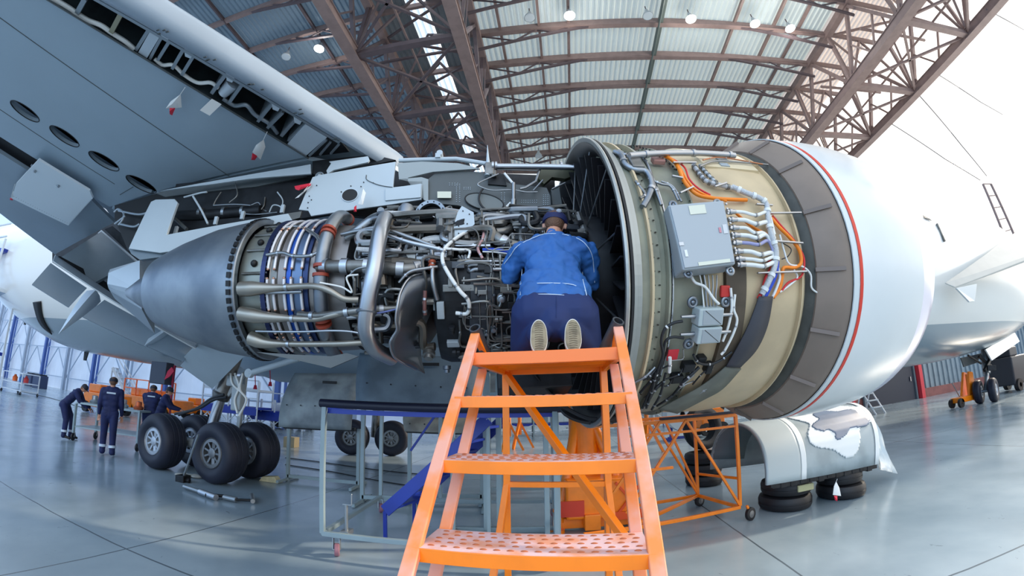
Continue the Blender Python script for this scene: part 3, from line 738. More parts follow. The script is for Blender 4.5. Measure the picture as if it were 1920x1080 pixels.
# tubes and fittings crowding the core, routed along and round the case
random.seed(5)
def core_pipe(s0, a0, rad, big=False):
    P = [eng(s0, rad, a0)]; s, a = s0, a0
    for k in range(random.randint(2, 4)):
        if random.random() < .55: s += random.uniform(.08, .3) * random.choice((-1, 1))
        else: a += random.uniform(8, 24) * random.choice((-1, 1))
        s = min(max(s, -.88 if not (s0 > -.15 and a0 > 92) else -.12), .85); a = min(max(a, 34 if s > 0 else 18), 166 if a0 > 92 or s < -.2 else 94)
        P.append(eng(s, rad + random.uniform(-.03, .03), a))
    Q = []
    return smooth_path(P, 7)
mats_c = [M_TUBE, M_TUBE, M_DUCT, M_DUCT, M_BRIGHT, M_HOSE, M_TITAN, M_DARK, M_DARK, mat('warm_grey_duct', (112, 106, 98), .4, .7), mat('dark_titanium', (84, 88, 96), .32, .85)]
allp = []
for k in range(300):
    s0 = random.uniform(-.85, .8); a0 = random.uniform(36 if s0 > .1 else 24, 160)
    if s0 > -.2 and a0 > 92 and k % 2: a0 = random.uniform(36, 90)
    if -.62 < s0 < -.15 and a0 > 92: s0 -= .35 if s0 < -.4 else -.45
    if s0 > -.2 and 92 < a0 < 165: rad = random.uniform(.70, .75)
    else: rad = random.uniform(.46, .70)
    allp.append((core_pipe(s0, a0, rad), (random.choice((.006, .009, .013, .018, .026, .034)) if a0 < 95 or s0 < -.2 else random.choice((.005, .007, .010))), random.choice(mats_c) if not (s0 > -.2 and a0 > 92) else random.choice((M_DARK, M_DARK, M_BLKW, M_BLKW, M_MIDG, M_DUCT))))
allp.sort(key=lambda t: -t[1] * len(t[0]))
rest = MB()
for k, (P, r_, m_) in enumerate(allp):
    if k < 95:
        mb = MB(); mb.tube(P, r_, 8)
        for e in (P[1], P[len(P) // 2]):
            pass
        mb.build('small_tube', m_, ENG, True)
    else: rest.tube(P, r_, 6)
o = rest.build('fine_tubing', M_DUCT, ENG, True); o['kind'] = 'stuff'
for k in range(70):
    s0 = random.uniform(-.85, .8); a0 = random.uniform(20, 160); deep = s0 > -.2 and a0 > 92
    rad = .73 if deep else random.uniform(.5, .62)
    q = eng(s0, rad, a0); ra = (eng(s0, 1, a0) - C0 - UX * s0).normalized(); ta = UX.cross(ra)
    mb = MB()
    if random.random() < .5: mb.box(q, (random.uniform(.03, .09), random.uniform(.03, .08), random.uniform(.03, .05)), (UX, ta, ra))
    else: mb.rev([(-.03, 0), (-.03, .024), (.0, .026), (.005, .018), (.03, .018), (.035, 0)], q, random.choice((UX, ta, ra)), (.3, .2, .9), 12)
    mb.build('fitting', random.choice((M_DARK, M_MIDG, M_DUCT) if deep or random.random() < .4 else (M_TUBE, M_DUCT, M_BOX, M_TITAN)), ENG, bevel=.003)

# --- lower cowling flap edges under the turbine
eplate('lower_cowl_sheet', [(480, 660), (540, 664), (620, 668), (650, 662), (672, 668), (620, 690), (560, 676)], .45, M_DGREY, off=.02)

# --- things on the fan case
def ebox(name, s0, s1, a0, a1, r0, r1, m, parent=ENG, bevel=.008):
    am = (a0 + a1) / 2; ra = (eng(0, 1, am) - C0).normalized(); ta = UX.cross(ra)
    hw = R(a1 - a0) / 2 * ((r0 + r1) / 2)
    mb = MB(); mb.box(eng((s0 + s1) / 2, (r0 + r1) / 2, am), (s1 - s0, hw * 2, r1 - r0), (UX, ta, ra)); return mb.build(name, m, parent, bevel=bevel)
# control unit: lid face corners straight from the photo, on its own slanted plane
ec = eng(1.44, 1.36, 94); en = (eng(1.44, 2, 90) - eng(1.44, 1, 90)).normalized() * 1.0
lidc = [(1252, 384), (1357, 375), (1380, 495), (1281, 507)]
en = (en + UX * -.12).normalized()
LP = [atp(x, y, ec, en) for x, y in lidc]
mb = MB(); mb.prism(LP, -en * .17); ecu = mb.build('electronic_control_box', M_BOX, ENG, bevel=.012)
ctr = sum(LP, Vector()) / 4
mb = MB(); mb.prism([ctr + (p - ctr) * .95 + en * .001 for p in LP], en * .008); mb.build('box_lid', mat('box_lid_paint', (166, 172, 176), .38), ecu, bevel=.004)
def onlid(u, v, e=.011):
    a = LP[0].lerp(LP[1], u); b = LP[3].lerp(LP[2], u); return a.lerp(b, v) + en * e
def lidplate(name, u0, u1, v0, v1, m):
    mb = MB(); mb.prism([onlid(u0, v0), onlid(u1, v0), onlid(u1, v1), onlid(u0, v1)], en * .002); mb.build(name, m, ecu)
lidplate('data_label', .33, .62, .06, .2, M_PLATE); lidplate('data_label', .28, .88, .92, .97, M_PLATE)
lidplate('warning_label', .78, .82, .44, .52, mat('pink_label', (196, 130, 140), .5)); lidplate('warning_label', .86, .94, .40, .54, mat('pale_label', (205, 205, 205), .5))
lidplate('latch', .02, .1, .6, .65, M_BRIGHT); lidplate('latch', .08, .13, .72, .82, M_WHW)
for (x, y) in ((1345, 381), (1290, 513), (1369, 508), (1262, 384)):
    p = atp(x, y, ec - en * .05, en); mb = MB(); mb.torus(p, en, .022, .01, 20, 8); mb.ball(p, .012, seg=8, rings=6); mb.build('shock_mount', M_TITAN, ecu, True)
for k in range(12):
    p = onlid(1.015, .08 + .85 * k / 11, .004); mb = MB(); mb.tube([p, p + en * .012], .007, 6); mb.build('lid_screw', M_BRIGHT, ecu)
# connectors and harness leaving the control box to the right
cy = [397, 412, 427, 441, 455, 471, 485, 496]
hub = [(1440, 400), (1440, 418), (1432, 437), (1436, 441), (1440, 452), (1446, 474), (1450, 482), (1452, 492)]
for k, y in enumerate(cy):
    x0 = 1358 + (y - 375) * .19
    P = epts([(x0, y, 1.30), (x0 + 16, y, 1.30)], 1.3); mb = MB(); mb.tube(P, .017, 12); d = (P[1] - P[0]).normalized(); mb.tube([P[0] + d * .02, P[0] + d * .04], .022, 12); cn = mb.build('connector', M_BRIGHT, ENG, True)
    hx, hy = hub[k]
    pipe('signal_cable', [(x0 + 16, y, 1.30), (x0 + 32, y + 1, 1.31), ((x0 + 32 + hx) / 2, (y + hy) / 2 + 5, 1.32), (hx, hy, 1.27), (1452, 440 + k * 9, 1.27)], 1.3, .012 + .003 * (k % 2), M_WHW if k != 4 else mat('purple_white_cable', (150, 150, 190), .5), clamps=1, cm=M_TUBE)
pipe('main_loom', [(1372, 350, 1.25), (1400, 362, 1.27), (1425, 372, 1.28), (1437, 383, 1.28), (1440, 410, 1.28), (1446, 440, 1.28), (1455, 470, 1.28), (1452, 500, 1.28), (1440, 530, 1.28), (1428, 552, 1.27)], 1.27, .021, M_HOSE, clamps=9, cm=M_WHW)
pipe('main_loom', [(1300, 310, 1.23), (1315, 330, 1.24), (1330, 342, 1.25), (1372, 352, 1.25)], 1.24, .018, M_HOSE, clamps=7, cm=M_DUCT)
pipe('main_loom', [(1312, 310, 1.23), (1325, 325, 1.24), (1345, 345, 1.25)], 1.24, .014, M_HOSE, clamps=6, cm=M_DUCT)
for pts, m_, r_ in (
    ([(1236, 287), (1260, 300), (1272, 315), (1280, 335), (1292, 352), (1310, 366), (1340, 372), (1370, 374), (1400, 375)], M_ORW, .014),
    ([(1244, 290), (1266, 303), (1277, 318), (1290, 340), (1305, 356), (1330, 368), (1362, 377)], M_ORW, .008),
    ([(1250, 292), (1282, 312), (1292, 335), (1308, 352), (1332, 366)], M_REDW, .007),
    ([(1380, 400), (1410, 425), (1440, 440)], M_ORW, .010),
    ([(1446, 408), (1460, 425), (1480, 445), (1498, 468), (1502, 492), (1490, 502), (1470, 502), (1467, 515), (1462, 540), (1450, 558)], M_ORW, .013),
    ([(1448, 404), (1466, 425), (1488, 450), (1506, 480), (1507, 505), (1500, 520), (1478, 530), (1466, 545)], M_REDW, .008),
    ([(1440, 485), (1447, 500), (1437, 520), (1430, 545), (1422, 560)], M_REDW, .014),
    ([(1455, 470), (1457, 495), (1452, 520), (1440, 545), (1432, 560)], M_BLUW, .016),
    ([(1450, 480), (1448, 505), (1440, 530), (1428, 556)], M_WHW, .015),
    ([(1458, 500), (1462, 520), (1456, 540), (1448, 558)], M_WHW, .010),
    ([(1462, 440), (1470, 470), (1480, 495), (1505, 500), (1520, 515), (1522, 540), (1538, 552)], M_WHW, .007),
    ([(1488, 505), (1495, 520), (1480, 535), (1462, 548)], M_WHW, .007),
    ([(1410, 440), (1425, 455), (1450, 450), (1482, 465), (1478, 480), (1466, 486)], M_BLKW, .004)):
    pipe('power_cable', pts, 1.255, r_, m_)
for (x0, y0, x1, y1) in ((1420, 512, 1512, 509), (1437, 400, 1502, 399), (1452, 452, 1505, 456), (1262, 305, 1305, 305), (1275, 362, 1300, 350), (1340, 350, 1362, 343), (1260, 330, 1280, 334), (1418, 383, 1448, 385)):
    P = epts([(x0, y0), (x1, y1)], 1.275); mb = MB(); mb.bar(P[0], P[1], .022, .012); mb.build('cable_bracket', M_BRIGHT, ENG, bevel=.003)
# white rib frame and rod over the top of the beige panel
pipe('top_conduit', [(1180, 292), (1230, 288), (1300, 287), (1360, 290), (1378, 292)], 1.28, .024, M_BRIGHT, seg=14, clamps=3)
pipe('panel_edge_tube', [(1312, 312), (1335, 303), (1372, 303), (1440, 309)], 1.25, .008, M_TUBE)
pipe('copper_line', [(1318, 300), (1345, 295), (1380, 299), (1430, 308)], 1.26, .006, mat('copper_line_metal', (190, 130, 96), .35, .7), clamps=3)
erev('raised_panel', [(1.72, 1.20), (1.74, 1.232), (2.24, 1.232), (2.26, 1.20)], mat('cream_access_panel', (216, 198, 164), .4), fc, seg=24, a0=22, a1=62, close='loop')
for (s_, a_, w, h) in ((1.95, 48, .12, .05), (1.97, 55, .1, .03), (1.93, 60, .08, .03)):
    o = ebox('data_plate', s_ - w / 2, s_ + w / 2, a_ - 1.2, a_ + 1.2, 1.225, 1.24, M_BOX, bevel=0)
# tubes on the olive rear section
for pts, r_, m_ in (([(1152, 285), (1165, 292), (1172, 308), (1190, 318), (1212, 322), (1222, 345), (1215, 370), (1205, 388)], .022, M_TITAN),
                    ([(1160, 283), (1185, 300), (1205, 318)], .014, M_TUBE), ([(1200, 290), (1215, 310), (1226, 345), (1240, 385)], .012, M_TUBE),
                    ([(1215, 335), (1240, 345), (1258, 350), (1272, 376)], .010, M_TUBE), ([(1240, 340), (1262, 350), (1278, 378)], .008, M_TUBE),
                    ([(1192, 340), (1200, 350), (1210, 365), (1200, 372)], .012, M_DUCT), ([(1170, 300), (1180, 288), (1200, 290)], .012, M_DARK)):
    pipe('case_tube', pts, 1.24, r_, m_, clamps=2, cm=M_BRIGHT)
eplate_ = ebox('red_brown_block', 1.31, 1.41, 58, 61, 1.2, 1.24, mat('pinkish_block', (178, 130, 120), .5))
mb = MB()
for k in range(16):
    s_ = 1.30 + .17 * k / 15; a_ = 42 + 28 * k / 15
    mb.ball(eng(s_, 1.235, a_), .009, seg=6, rings=4)
mb.build('stud_row', M_DARK, fc)['kind'] = 'stuff'
ebox('valve_block', 1.09, 1.18, 62, 68, 1.21, 1.27, M_DUCT)
# small igniter boxes
for k, (x0, y0, x1, y1) in enumerate(((1311, 578, 1357, 612), (1309, 614, 1353, 645))):
    s0, a0 = cyls(x0, (y0 + y1) / 2, 1.33); s1, _ = cyls(x1, (y0 + y1) / 2, 1.33); _, aa = cyls((x0 + x1) / 2, y0, 1.33); _, ab = cyls((x0 + x1) / 2, y1, 1.33)
    o = ebox('ignition_exciter', s0, s1, aa, ab, 1.23, 1.33, mat('pale_box_paint', (172, 184, 184), .4))
    am = (aa + ab) / 2
    mb = MB(); mb.bar(eng(s0 + .04, 1.334, aa + .6), eng(s1 - .02, 1.334, ab - .6), .004); mb.build('box_line', M_DARK, o)
    ra = (eng(0, 1, am) - C0).normalized(); ta = UX.cross(ra)
    mb = MB(); mb.box(eng((s0 + s1) / 2 + .01, 1.331, am), ((s1 - s0) * .8, R(ab - aa) * 1.33 * .82, .006), (UX, ta, ra)); mb.build('box_cover', M_BOX, o, bevel=.003)
    for (xe, d) in ((s0, -1), (s1, 1)):
        mb = MB(); mb.tube([eng(xe, 1.28, am), eng(xe + d * .1, 1.28, am)], [.014, .009], 10); mb.build('lead_plug', M_BRIGHT, o, True)
pipe('ignition_lead', [(1280, 602, 1.28), (1262, 606, 1.27), (1246, 618, 1.26), (1240, 640, 1.26), (1243, 665, 1.26), (1235, 690, 1.26), (1220, 730, 1.26), (1205, 765, 1.26)], 1.26, .010, M_BLKW, clamps=2, cm=M_WHW)
pipe('ignition_lead', [(1282, 634, 1.28), (1262, 632, 1.27), (1248, 640, 1.26), (1244, 665, 1.26), (1236, 700, 1.26), (1212, 762, 1.26)], 1.26, .009, M_BLKW)
for (x, y) in ((1300, 567), (1362, 566), (1292, 646)):
    s_, a_ = cyls(x, y, 1.26); ra = (eng(0, 1, a_) - C0).normalized()
    mb = MB(); mb.torus(eng(s_, 1.25, a_), ra, .028, .012, 20, 8); mb.ball(eng(s_, 1.25, a_), .016, seg=8, rings=6); mb.build('shock_mount', M_TITAN, ENG, True)
ebox('red_label', *(lambda a, b, c, d: (a[0], b[0], c[1], d[1]))(cyls(1350, 546, 1.25), cyls(1367, 546, 1.25), cyls(1358, 535, 1.25), cyls(1358, 557, 1.25)), 1.24, 1.265, mat('red_instruction_label', (190, 46, 40), .5))
ebox('red_tag_plate', *(lambda a, b, c, d: (a[0], b[0], c[1], d[1]))(cyls(1252, 666, 1.25), cyls(1272, 666, 1.25), cyls(1262, 656, 1.25), cyls(1262, 676, 1.25)), 1.24, 1.25, mat('red_tag_paint', (196, 40, 52), .5))
pipe('drain_valve', [(1256, 670, 1.27), (1256, 684, 1.27), (1255, 698, 1.27)], 1.27, .012, M_WHW, clamps=1)
pipe('drain_valve', [(1256, 676, 1.27), (1270, 675, 1.27), (1281, 672, 1.27), (1281, 655, 1.27)], 1.27, .004, M_TUBE)
for k in range(5):
    pipe('sense_tube', [(1312 + 8 * k, 516, 1.25), (1316 + 7 * k, 535, 1.26), (1318 + 6 * k, 555, 1.27), (1320 + 6 * k, 576, 1.28)], 1.26, .005 + .002 * (k == 1), M_TUBE if k else M_WHW)
pipe('sense_tube', [(1296, 518, 1.26), (1304, 530, 1.28), (1322, 538, 1.29), (1338, 560, 1.3), (1348, 570, 1.3)], 1.28, .009, M_WHW)
# dark anti-chafe mat that sweeps down round the case
erev('black_case_band', [(1.62, 1.19), (1.62, 1.24), (1.78, 1.245), (1.78, 1.19)], mat('dark_brown_insulation', (84, 72, 58), .6, var=.25, vscale=6), fc, seg=24, a0=100, a1=150, close='loop')
sm = [cyls(1415, 556, 1.27), cyls(1405, 600, 1.27), cyls(1392, 640, 1.27), cyls(1368, 686, 1.27)]
P0 = smooth_path(epts([(1424, 556), (1404, 610), (1384, 650), (1362, 688)], 1.275), 6); P1 = smooth_path(epts([(1450, 556), (1440, 610), (1420, 655), (1388, 690)], 1.285), 6)
def sheet(name, A, B, m, parent=ENG, th=.012):
    mb = MB(); n = len(A); mb.add(A + B, [(i, i + 1, n + i + 1, n + i) for i in range(n - 1)]); o = mb.build(name, m, parent, True)
    s_ = o.modifiers.new('solid', 'SOLIDIFY'); s_.thickness = th; return o
sheet('insulation_mat', P0, P1, mat('charcoal_mat', (62, 62, 68), .6, var=.15))
P2 = smooth_path(epts([(1362, 688), (1320, 722), (1280, 745), (1235, 768)], 1.265), 6); P3 = smooth_path(epts([(1390, 692), (1355, 730), (1320, 750), (1270, 776)], 1.275), 6)
sheet('insulation_mat', P2, P3, mat('grey_lower_mat', (104, 106, 96), .6, var=.2, vscale=7))
for pts in ([(1378, 552), (1376, 580), (1382, 600), (1375, 625), (1360, 655), (1352, 665)], [(1370, 540), (1372, 575), (1366, 610), (1355, 640)], [(1300, 665), (1310, 680), (1330, 683), (1350, 676), (1372, 660)], [(1230, 700), (1222, 735), (1212, 765)], [(1248, 700), (1238, 740), (1222, 768)]):
    pipe('lower_harness', pts, 1.275, .009, M_WHW if pts[0][0] > 1300 else M_BLKW, clamps=3)
for k in range(6):
    pipe('bottom_hose', [(1000 + 4 * k, 700 + 3 * k, .9), (1030 + 3 * k, 735 + 3 * k, 1.0), (1060, 762 + 3 * k, 1.1), (1100, 782 + 2 * k, 1.2), (1140 + 3 * k, 784 + k, 1.24), (1180 + 3 * k, 770 - 2 * k, 1.27)], 1.1, .010 + .003 * (k % 3), M_BLKW if k % 3 else M_DARK, clamps=2, cm=M_DUCT)
random.seed(21)
for k in range(16):
    x, y = random.uniform(1225, 1335), random.uniform(676, 735)
    pipe('lower_hose', [(x, y, 1.24), (x - random.uniform(8, 20), y + random.uniform(8, 20), 1.26), (x - random.uniform(22, 40), y + random.uniform(20, 34), 1.25)], 1.25, random.choice((.006, .009, .013)), random.choice((M_BLKW, M_BLKW, M_DARK, M_TUBE)), clamps=1)
for (x, y, w, h) in ((1292, 690, 22, 14), (1316, 676, 16, 12), (1270, 712, 20, 12), (1330, 692, 12, 16)):
    s0, a0 = cyls(x - w / 2, y, 1.25); s1, _ = cyls(x + w / 2, y, 1.25); _, aa = cyls(x, y - h / 2, 1.25); _, ab = cyls(x, y + h / 2, 1.25)
    ebox('junction_block', s0, s1, aa, ab, 1.20, 1.26, M_DARK)
ebox('bottom_gear_tray', .15, .72, 158, 176, .78, .98, M_DARK)
# ================================================================== AIRLINER
AIR = thing('airliner', 'white airliner parked in the hangar with its wing overhead and fuselage behind the engine', 'airplane', (0, 10, 0))
M_WING = mat('wing_grey_paint', (160, 178, 192), .36, var=.06, vscale=.8, coat=.15)
M_WINGL = mat('wing_light_grey', (196, 208, 218), .3, var=.05, vscale=.8)
M_FUS = mat('fuselage_white', (226, 226, 222), .24, var=.04, vscale=.5, coat=.35)
M_FLAP = mat('flap_grey', (142, 158, 172), .38, var=.08, vscale=1.2)
M_BONE = mat('rib_metal', (150, 160, 168), .4, .5)
WC, WS = 4.38, .1
WN = Vector((0, WS, 1))
def wp(px, py, up=0.0): return atp(px, py, (0, 0, WC + up), WN)
def ext(a, b, t): return a + (b - a) * t
# main lower skin (slab) with four oval access holes
cavlo0, cavlo1 = wp(573, 295), wp(87, 0)
rear0, rear1 = wp(205, 388), wp(0, 262)
skin = [wp(573, 295), wp(290, 360), wp(205, 388), wp(70, 300), ext(wp(205, 388), wp(0, 262), 2.6), ext(cavlo0, cavlo1, 2.1)]
TH = WN.normalized() * .05
def wslab(name, P, m, th=.05, parent=AIR, **k):
    mb = MB(); mb.prism(P, WN.normalized() * th); return mb.build(name, m, parent, **k)
ws_ = wslab('lower_wing_skin', skin, M_WING)
holes = [((20, 189), (73, 228)), ((94, 236), (147, 275)), ((167, 284), (222, 320)), ((237, 329), (292, 362))]
cut = MB()
for (a, b_) in holes:
    A, B = wp(*a), wp(*b_); c = (A + B) / 2; u = (B - A) / 2; v = WN.cross(u).normalized() * u.length * .62
    cut.prism([c + u * math.cos(t) + v * math.sin(t) - WN * .1 for t in [2 * math.pi * k / 32 for k in range(32)]], WN * .4)
    mb = MB(); mb.prism([c + u * 1.25 * math.cos(t) + v * 1.3 * math.sin(t) + WN * .055 for t in [2 * math.pi * k / 24 for k in range(24)]], WN * .01)
    mb.build('tank_rim', M_DARK, AIR)
    mb = MB(); P = [c + u * 1.5 + v * 1.5, c - u * 1.5 + v * 1.5, c - u * 1.5 - v * 1.5, c + u * 1.5 - v * 1.5]; mb.prism([p + WN * .12 for p in P], WN * .02); mb.build('tank_hole_shade', mat('hole_shade_black', (5, 5, 7), 1.0, spec=0.0), AIR)  # black plate stands in for the shade inside each oval hole
    mb = MB(); mb.tube([c + u * .99 * math.cos(t) + v * .99 * math.sin(t) for t in [2 * math.pi * k / 32 for k in range(32)]], .006, 6, closed=True); mb.build('access_hole_rim', M_DARK, AIR)
cutter = cut.build('hole_cutter', M_BLACK, AIR)
bmod = ws_.modifiers.new('holes', 'BOOLEAN'); bmod.operation = 'DIFFERENCE'; bmod.object = cutter; bmod.solver = 'EXACT'
dg = bpy.context.evaluated_depsgraph_get(); dg.update()
me2 = bpy.data.meshes.new_from_object(ws_.evaluated_get(dg)); ws_.modifiers.clear(); ws_.data = me2
bpy.data.objects.remove(cutter)
for o in [o for o in bpy.data.objects if o.name.startswith('tank_rim')]: bpy.data.objects.remove(o)
# thin panel seams
for a, b_ in (((430, 330), (0, 33)), ((215, 345), (0, 205)), ((250, 350), (225, 365))):
    mb = MB(); p, q = wp(*a), wp(*b_); q = ext(p, q, 1.5 if b_[0] == 0 else 1); mb.bar(p - WN * .002, q - WN * .002, .008, .004, WN); mb.build('panel_seam', M_DGREY, ws_)
# leading edge
cu0, cu1 = wp(640, 267), wp(187, 0)
le0, le1 = wp(762, 291, .18), wp(330, 0, .18)
T2 = 2.6
cu1e, le1e = ext(cu0, cu1, T2), ext(le0, le1, T2)
def lesec(p, q):
    """section from the slot edge p round the nose q to the top"""
    d = q - p; out = []
    for t, b_ in ((0, 0), (.3, -.035), (.55, -.05), (.78, -.03), (.9, .01), (.95, .06), (.97, .1), (.95, .14), (.85, .17), (.5, .21), (0, .24)):
        f = p + Vector((d.x, d.y, 0)) * t; z = p.z + d.z * (1 if t > .9 else t / .9 * .6) * (t) + b_ - (0.1 * d.z if t > .9 else 0)
        out.append(Vector((f.x, f.y, p.z + (d.z - .18) * t + b_)))
    return out
S0, S1 = lesec(cu0, le0), lesec(cu1e, le1e)
tipr = lesec(cu0 + (le0 - cu0) * .5 + Vector((.3, .35, 0)), le0 + Vector((.28, .5, 0)))
mb = MB(); n = len(S0); vs = []
for t in range(13): vs += [S0[i].lerp(S1[i], t / 12) for i in range(n)]
mb.add(vs, [(t * n + i, t * n + i + 1, (t + 1) * n + i + 1, (t + 1) * n + i) for t in range(12) for i in range(n - 1)] + [tuple(range(n))[::-1]])
slat = mb.build('wing_leading_edge', mat('leading_edge_paint', (156, 170, 184), .3, var=.08, vscale=1.5), AIR, True)
for k in range(9):   # worn marks
    t = .1 + k * .09; p = S0[2].lerp(S1[2], t * .75) ; 
    mb = MB(); 
    for q in range(4): mb.box(p + Vector((random.uniform(-.05, .05), random.uniform(-.05, .05), -.012)), (.03, .012, .006))
    o = mb.build('scuff_mark', M_DGREY, slat); o['kind'] = 'stuff'
# slot behind the leading edge: dark trough, ribs, wiring
def slot(t, across, up=0.0):      # t along the span 0 root .. 1 frame edge, across 0 rear edge .. 1 front edge
    a = cavlo0.lerp(cavlo1, t); b_ = cu0.lerp(cu1, t); return a.lerp(b_, across) + Vector((0, 0, up))
mb = MB()
r0, r1, f0, f1 = cavlo0, ext(cavlo0, cavlo1, 2.1), cu0, cu1e
mb.add([r0, r1, r1 + Vector((0, 0, .34)), r0 + Vector((0, 0, .34)), f0, f1, f1 + Vector((0, 0, .34)), f0 + Vector((0, 0, .34))],
       [(0, 1, 2, 3), (4, 7, 6, 5), (3, 2, 6, 7), (0, 3, 7, 4), (1, 5, 6, 2)])
mb.build('slat_bay', mat('dark_bay_paint', (44, 54, 58), .6, var=.5, vscale=5), AIR)
def tpx(px):     # span parameter of an image column measured on the rear slot edge
    return (573 - px) / (573 - 87)
for (lo, hi, w_, m_) in (((143, 27), (158, 0), .05, M_BONE), ((207, 63), (230, 20), .05, mat('tan_rib', (150, 146, 124), .5)), ((254, 96), (278, 58), .035, M_BONE), ((267, 105), (295, 57), .11, M_WINGL), ((280, 113), (303, 70), .03, M_BONE), ((295, 115), (318, 78), .03, M_BONE), ((322, 131), (346, 90), .035, M_BONE), ((340, 143), (364, 104), .035, M_BONE), ((396, 177), (424, 140), .04, M_BONE), ((429, 195), (454, 160), .035, M_BONE), ((483, 230), (511, 196), .035, M_BONE), ((501, 242), (530, 213), .035, M_BONE), ((527, 257), (554, 226), .04, M_BONE), ((540, 266), (573, 234), .03, M_BONE)):
    mb = MB(); p, q = wp(*lo, .0), wp(*hi, .0)
    mb.bar(p + Vector((0, 0, .02)), q + Vector((0, 0, .02)), w_ * .8, .03, WN)
    if w_ < .1: mb.bar(p + Vector((0, 0, .16)), q + Vector((0, 0, .16)), .01, .26, WN)
    mb.build('slat_rib', m_, AIR)
mb = MB(); mb.bar(slot(.02, .62, .16), ext(slot(.02, .62, .16), slot(1, .62, .16), 1.8), .035); mb.build('slat_drive_shaft', M_BONE, AIR)
mb = MB(); mb.tube(smooth_path([wp(x, y, .03) for x, y in ((95, -5), (125, 12), (143, 24), (165, 38), (190, 48), (210, 62), (235, 78), (252, 92))], 5), .022, 8); mb.build('wire_bundle', M_WHW, AIR, True)
mb = MB(); mb.tube(smooth_path([wp(x, y, .03) for x, y in ((290, 110), (305, 122), (325, 122), (345, 140), (370, 155), (395, 155), (410, 165))], 5), .018, 8); mb.build('wire_bundle', M_WHW, AIR, True)
mb = MB(); mb.tube(smooth_path([wp(x, y, .05) for x, y in ((418, 185), (440, 198), (462, 197), (478, 215), (505, 232), (520, 250))], 5), .022, 8); mb.build('wire_bundle', M_BONE, AIR, True)
mb = MB(); mb.tube([wp(418, 175, .05), wp(437, 155, .08)], [.05, .07], 12); mb.build('duct_stub', M_WINGL, AIR, True)
mb = MB()
for e in (0, -.035, -.07):
    p, q = cavlo0 + Vector((.02 - e * .3, 0, -.006 + e * .2)), cavlo1 + Vector((.02 - e * .3, 0, -.006 + e * .2)); mb.bar(p, ext(p, q, 2.0), .012)
mb.build('slot_edge_strip', M_DGREY, AIR)
mb = MB(); p, q = cu0, cu1; mb.bar(p + Vector((-.02, 0, -.0)), ext(p, q, 2) + Vector((-.02, 0, 0)), .03, .012, WN); mb.build('slot_edge_strip', M_BONE, AIR)
for (x, y) in ((309, 66), (353, 98), (431, 143), (517, 197), (558, 222)):
    c = wp(x, y); mb = MB(); mb.prism([wp(x - 6, y + 8, -.004), wp(x - 8, y - 6, -.004), wp(x + 9, y + 4, -.004), wp(x + 4, y + 12, -.004)], WN * .02); mb.build('slat_track_tab', M_WINGL, AIR)
wslab('slat_bay_cover', [wp(*p, -.005) for p in ((573, 233), (613, 258), (573, 293), (538, 272))], M_WINGL, .02)
wslab('slat_bay_cover', [wp(*p, -.002) for p in ((640, 267), (655, 285), (600, 292), (573, 296), (612, 258))], M_DARK, .02)
mb = MB()
for a, b_ in (((580, 292), (612, 262)), ((600, 290), (620, 266)), ((620, 288), (636, 270))): mb.bar(wp(*a, -.01), wp(*b_, -.01), .02)
mb.build('slat_link', M_BONE, AIR)
# upper surface and rear spar close the wing so that it blocks light
topz = .46
U = [le0 + Vector((0, 0, .1)), le1e + Vector((0, 0, .1)), skin[4] + Vector((-1.2, 0, .35)), skin[2] + Vector((-1.5, 1.2, .3)), Vector((-4.2, 7.6, 4.2)), Vector((.6, 7.6, 4.2))]
U = [le0 + Vector((-.45, 0, .05)), le1e + Vector((-.45, 0, .05)), skin[4] + Vector((-1.0, 0, .4)), skin[2] + Vector((-1.0, .6, .35)), Vector((-8.8, 7.6, 4.15)), Vector((.8, 7.6, 4.3)), le0 + Vector((-.2, .5, .1))]
mb = MB(); mb.prism(U, Vector((0, 0, .06))); mb.build('upper_wing_skin', M_WING, AIR)
# inner lower skin between engine pylon and fuselage (behind the pylon)
mb = MB(); mb.prism([wp(573, 295) + Vector((0, .05, 0)), le0 + Vector((.35, .6, -.12)), Vector((1.0, 7.4, 3.6)), Vector((-6.5, 7.4, 3.5)), wp(205, 388) + Vector((0, .05, -.0)), wp(290, 360) + Vector((0, .05, 0))], Vector((0, 0, .05))); mb.build('inner_wing_skin', M_WING, AIR)
# rear slot and aft panels
wslab('rear_slot', [wp(*p, .10) for p in ((-20, 250), (10, 260), (72, 302), (58, 325), (0, 288), (-20, 280))], M_BLACK, .02)
aft = wslab('aft_wing_panel', [wp(*p) for p in ((-60, 245), (0, 287), (56, 322), (130, 372), (170, 374), (214, 417), (103, 477), (0, 400), (-60, 350))], M_FLAP, .05)
hp = wslab('hinged_access_panel', [wp(*p, -.13) for p in ((72, 300), (168, 358), (174, 372), (128, 423), (22, 372), (30, 345))], mat('pale_hinged_panel', (226, 234, 240), .4), .03)
for k in range(26):
    t = k / 25; p = wp(22, 372, -.165).lerp(wp(128, 423, -.165), t)
mb = MB()
for k in range(24):
    for a, b_ in (((26, 368), (126, 418)), ((130, 419), (171, 374))):
        p = wp(*a, -.165).lerp(wp(*b_, -.165), k / 23); mb.tube([p, p - WN * .004], .004, 5)
o = mb.build('panel_screws', M_DARK, hp); o['kind'] = 'stuff'
for a, b_ in (((100, 335), (110, 350)), ((60, 310), (66, 322))):
    mb = MB(); mb.bar(wp(*a, -.02), wp(*b_, -.15), .03); mb.build('panel_hinge', M_BONE, hp)
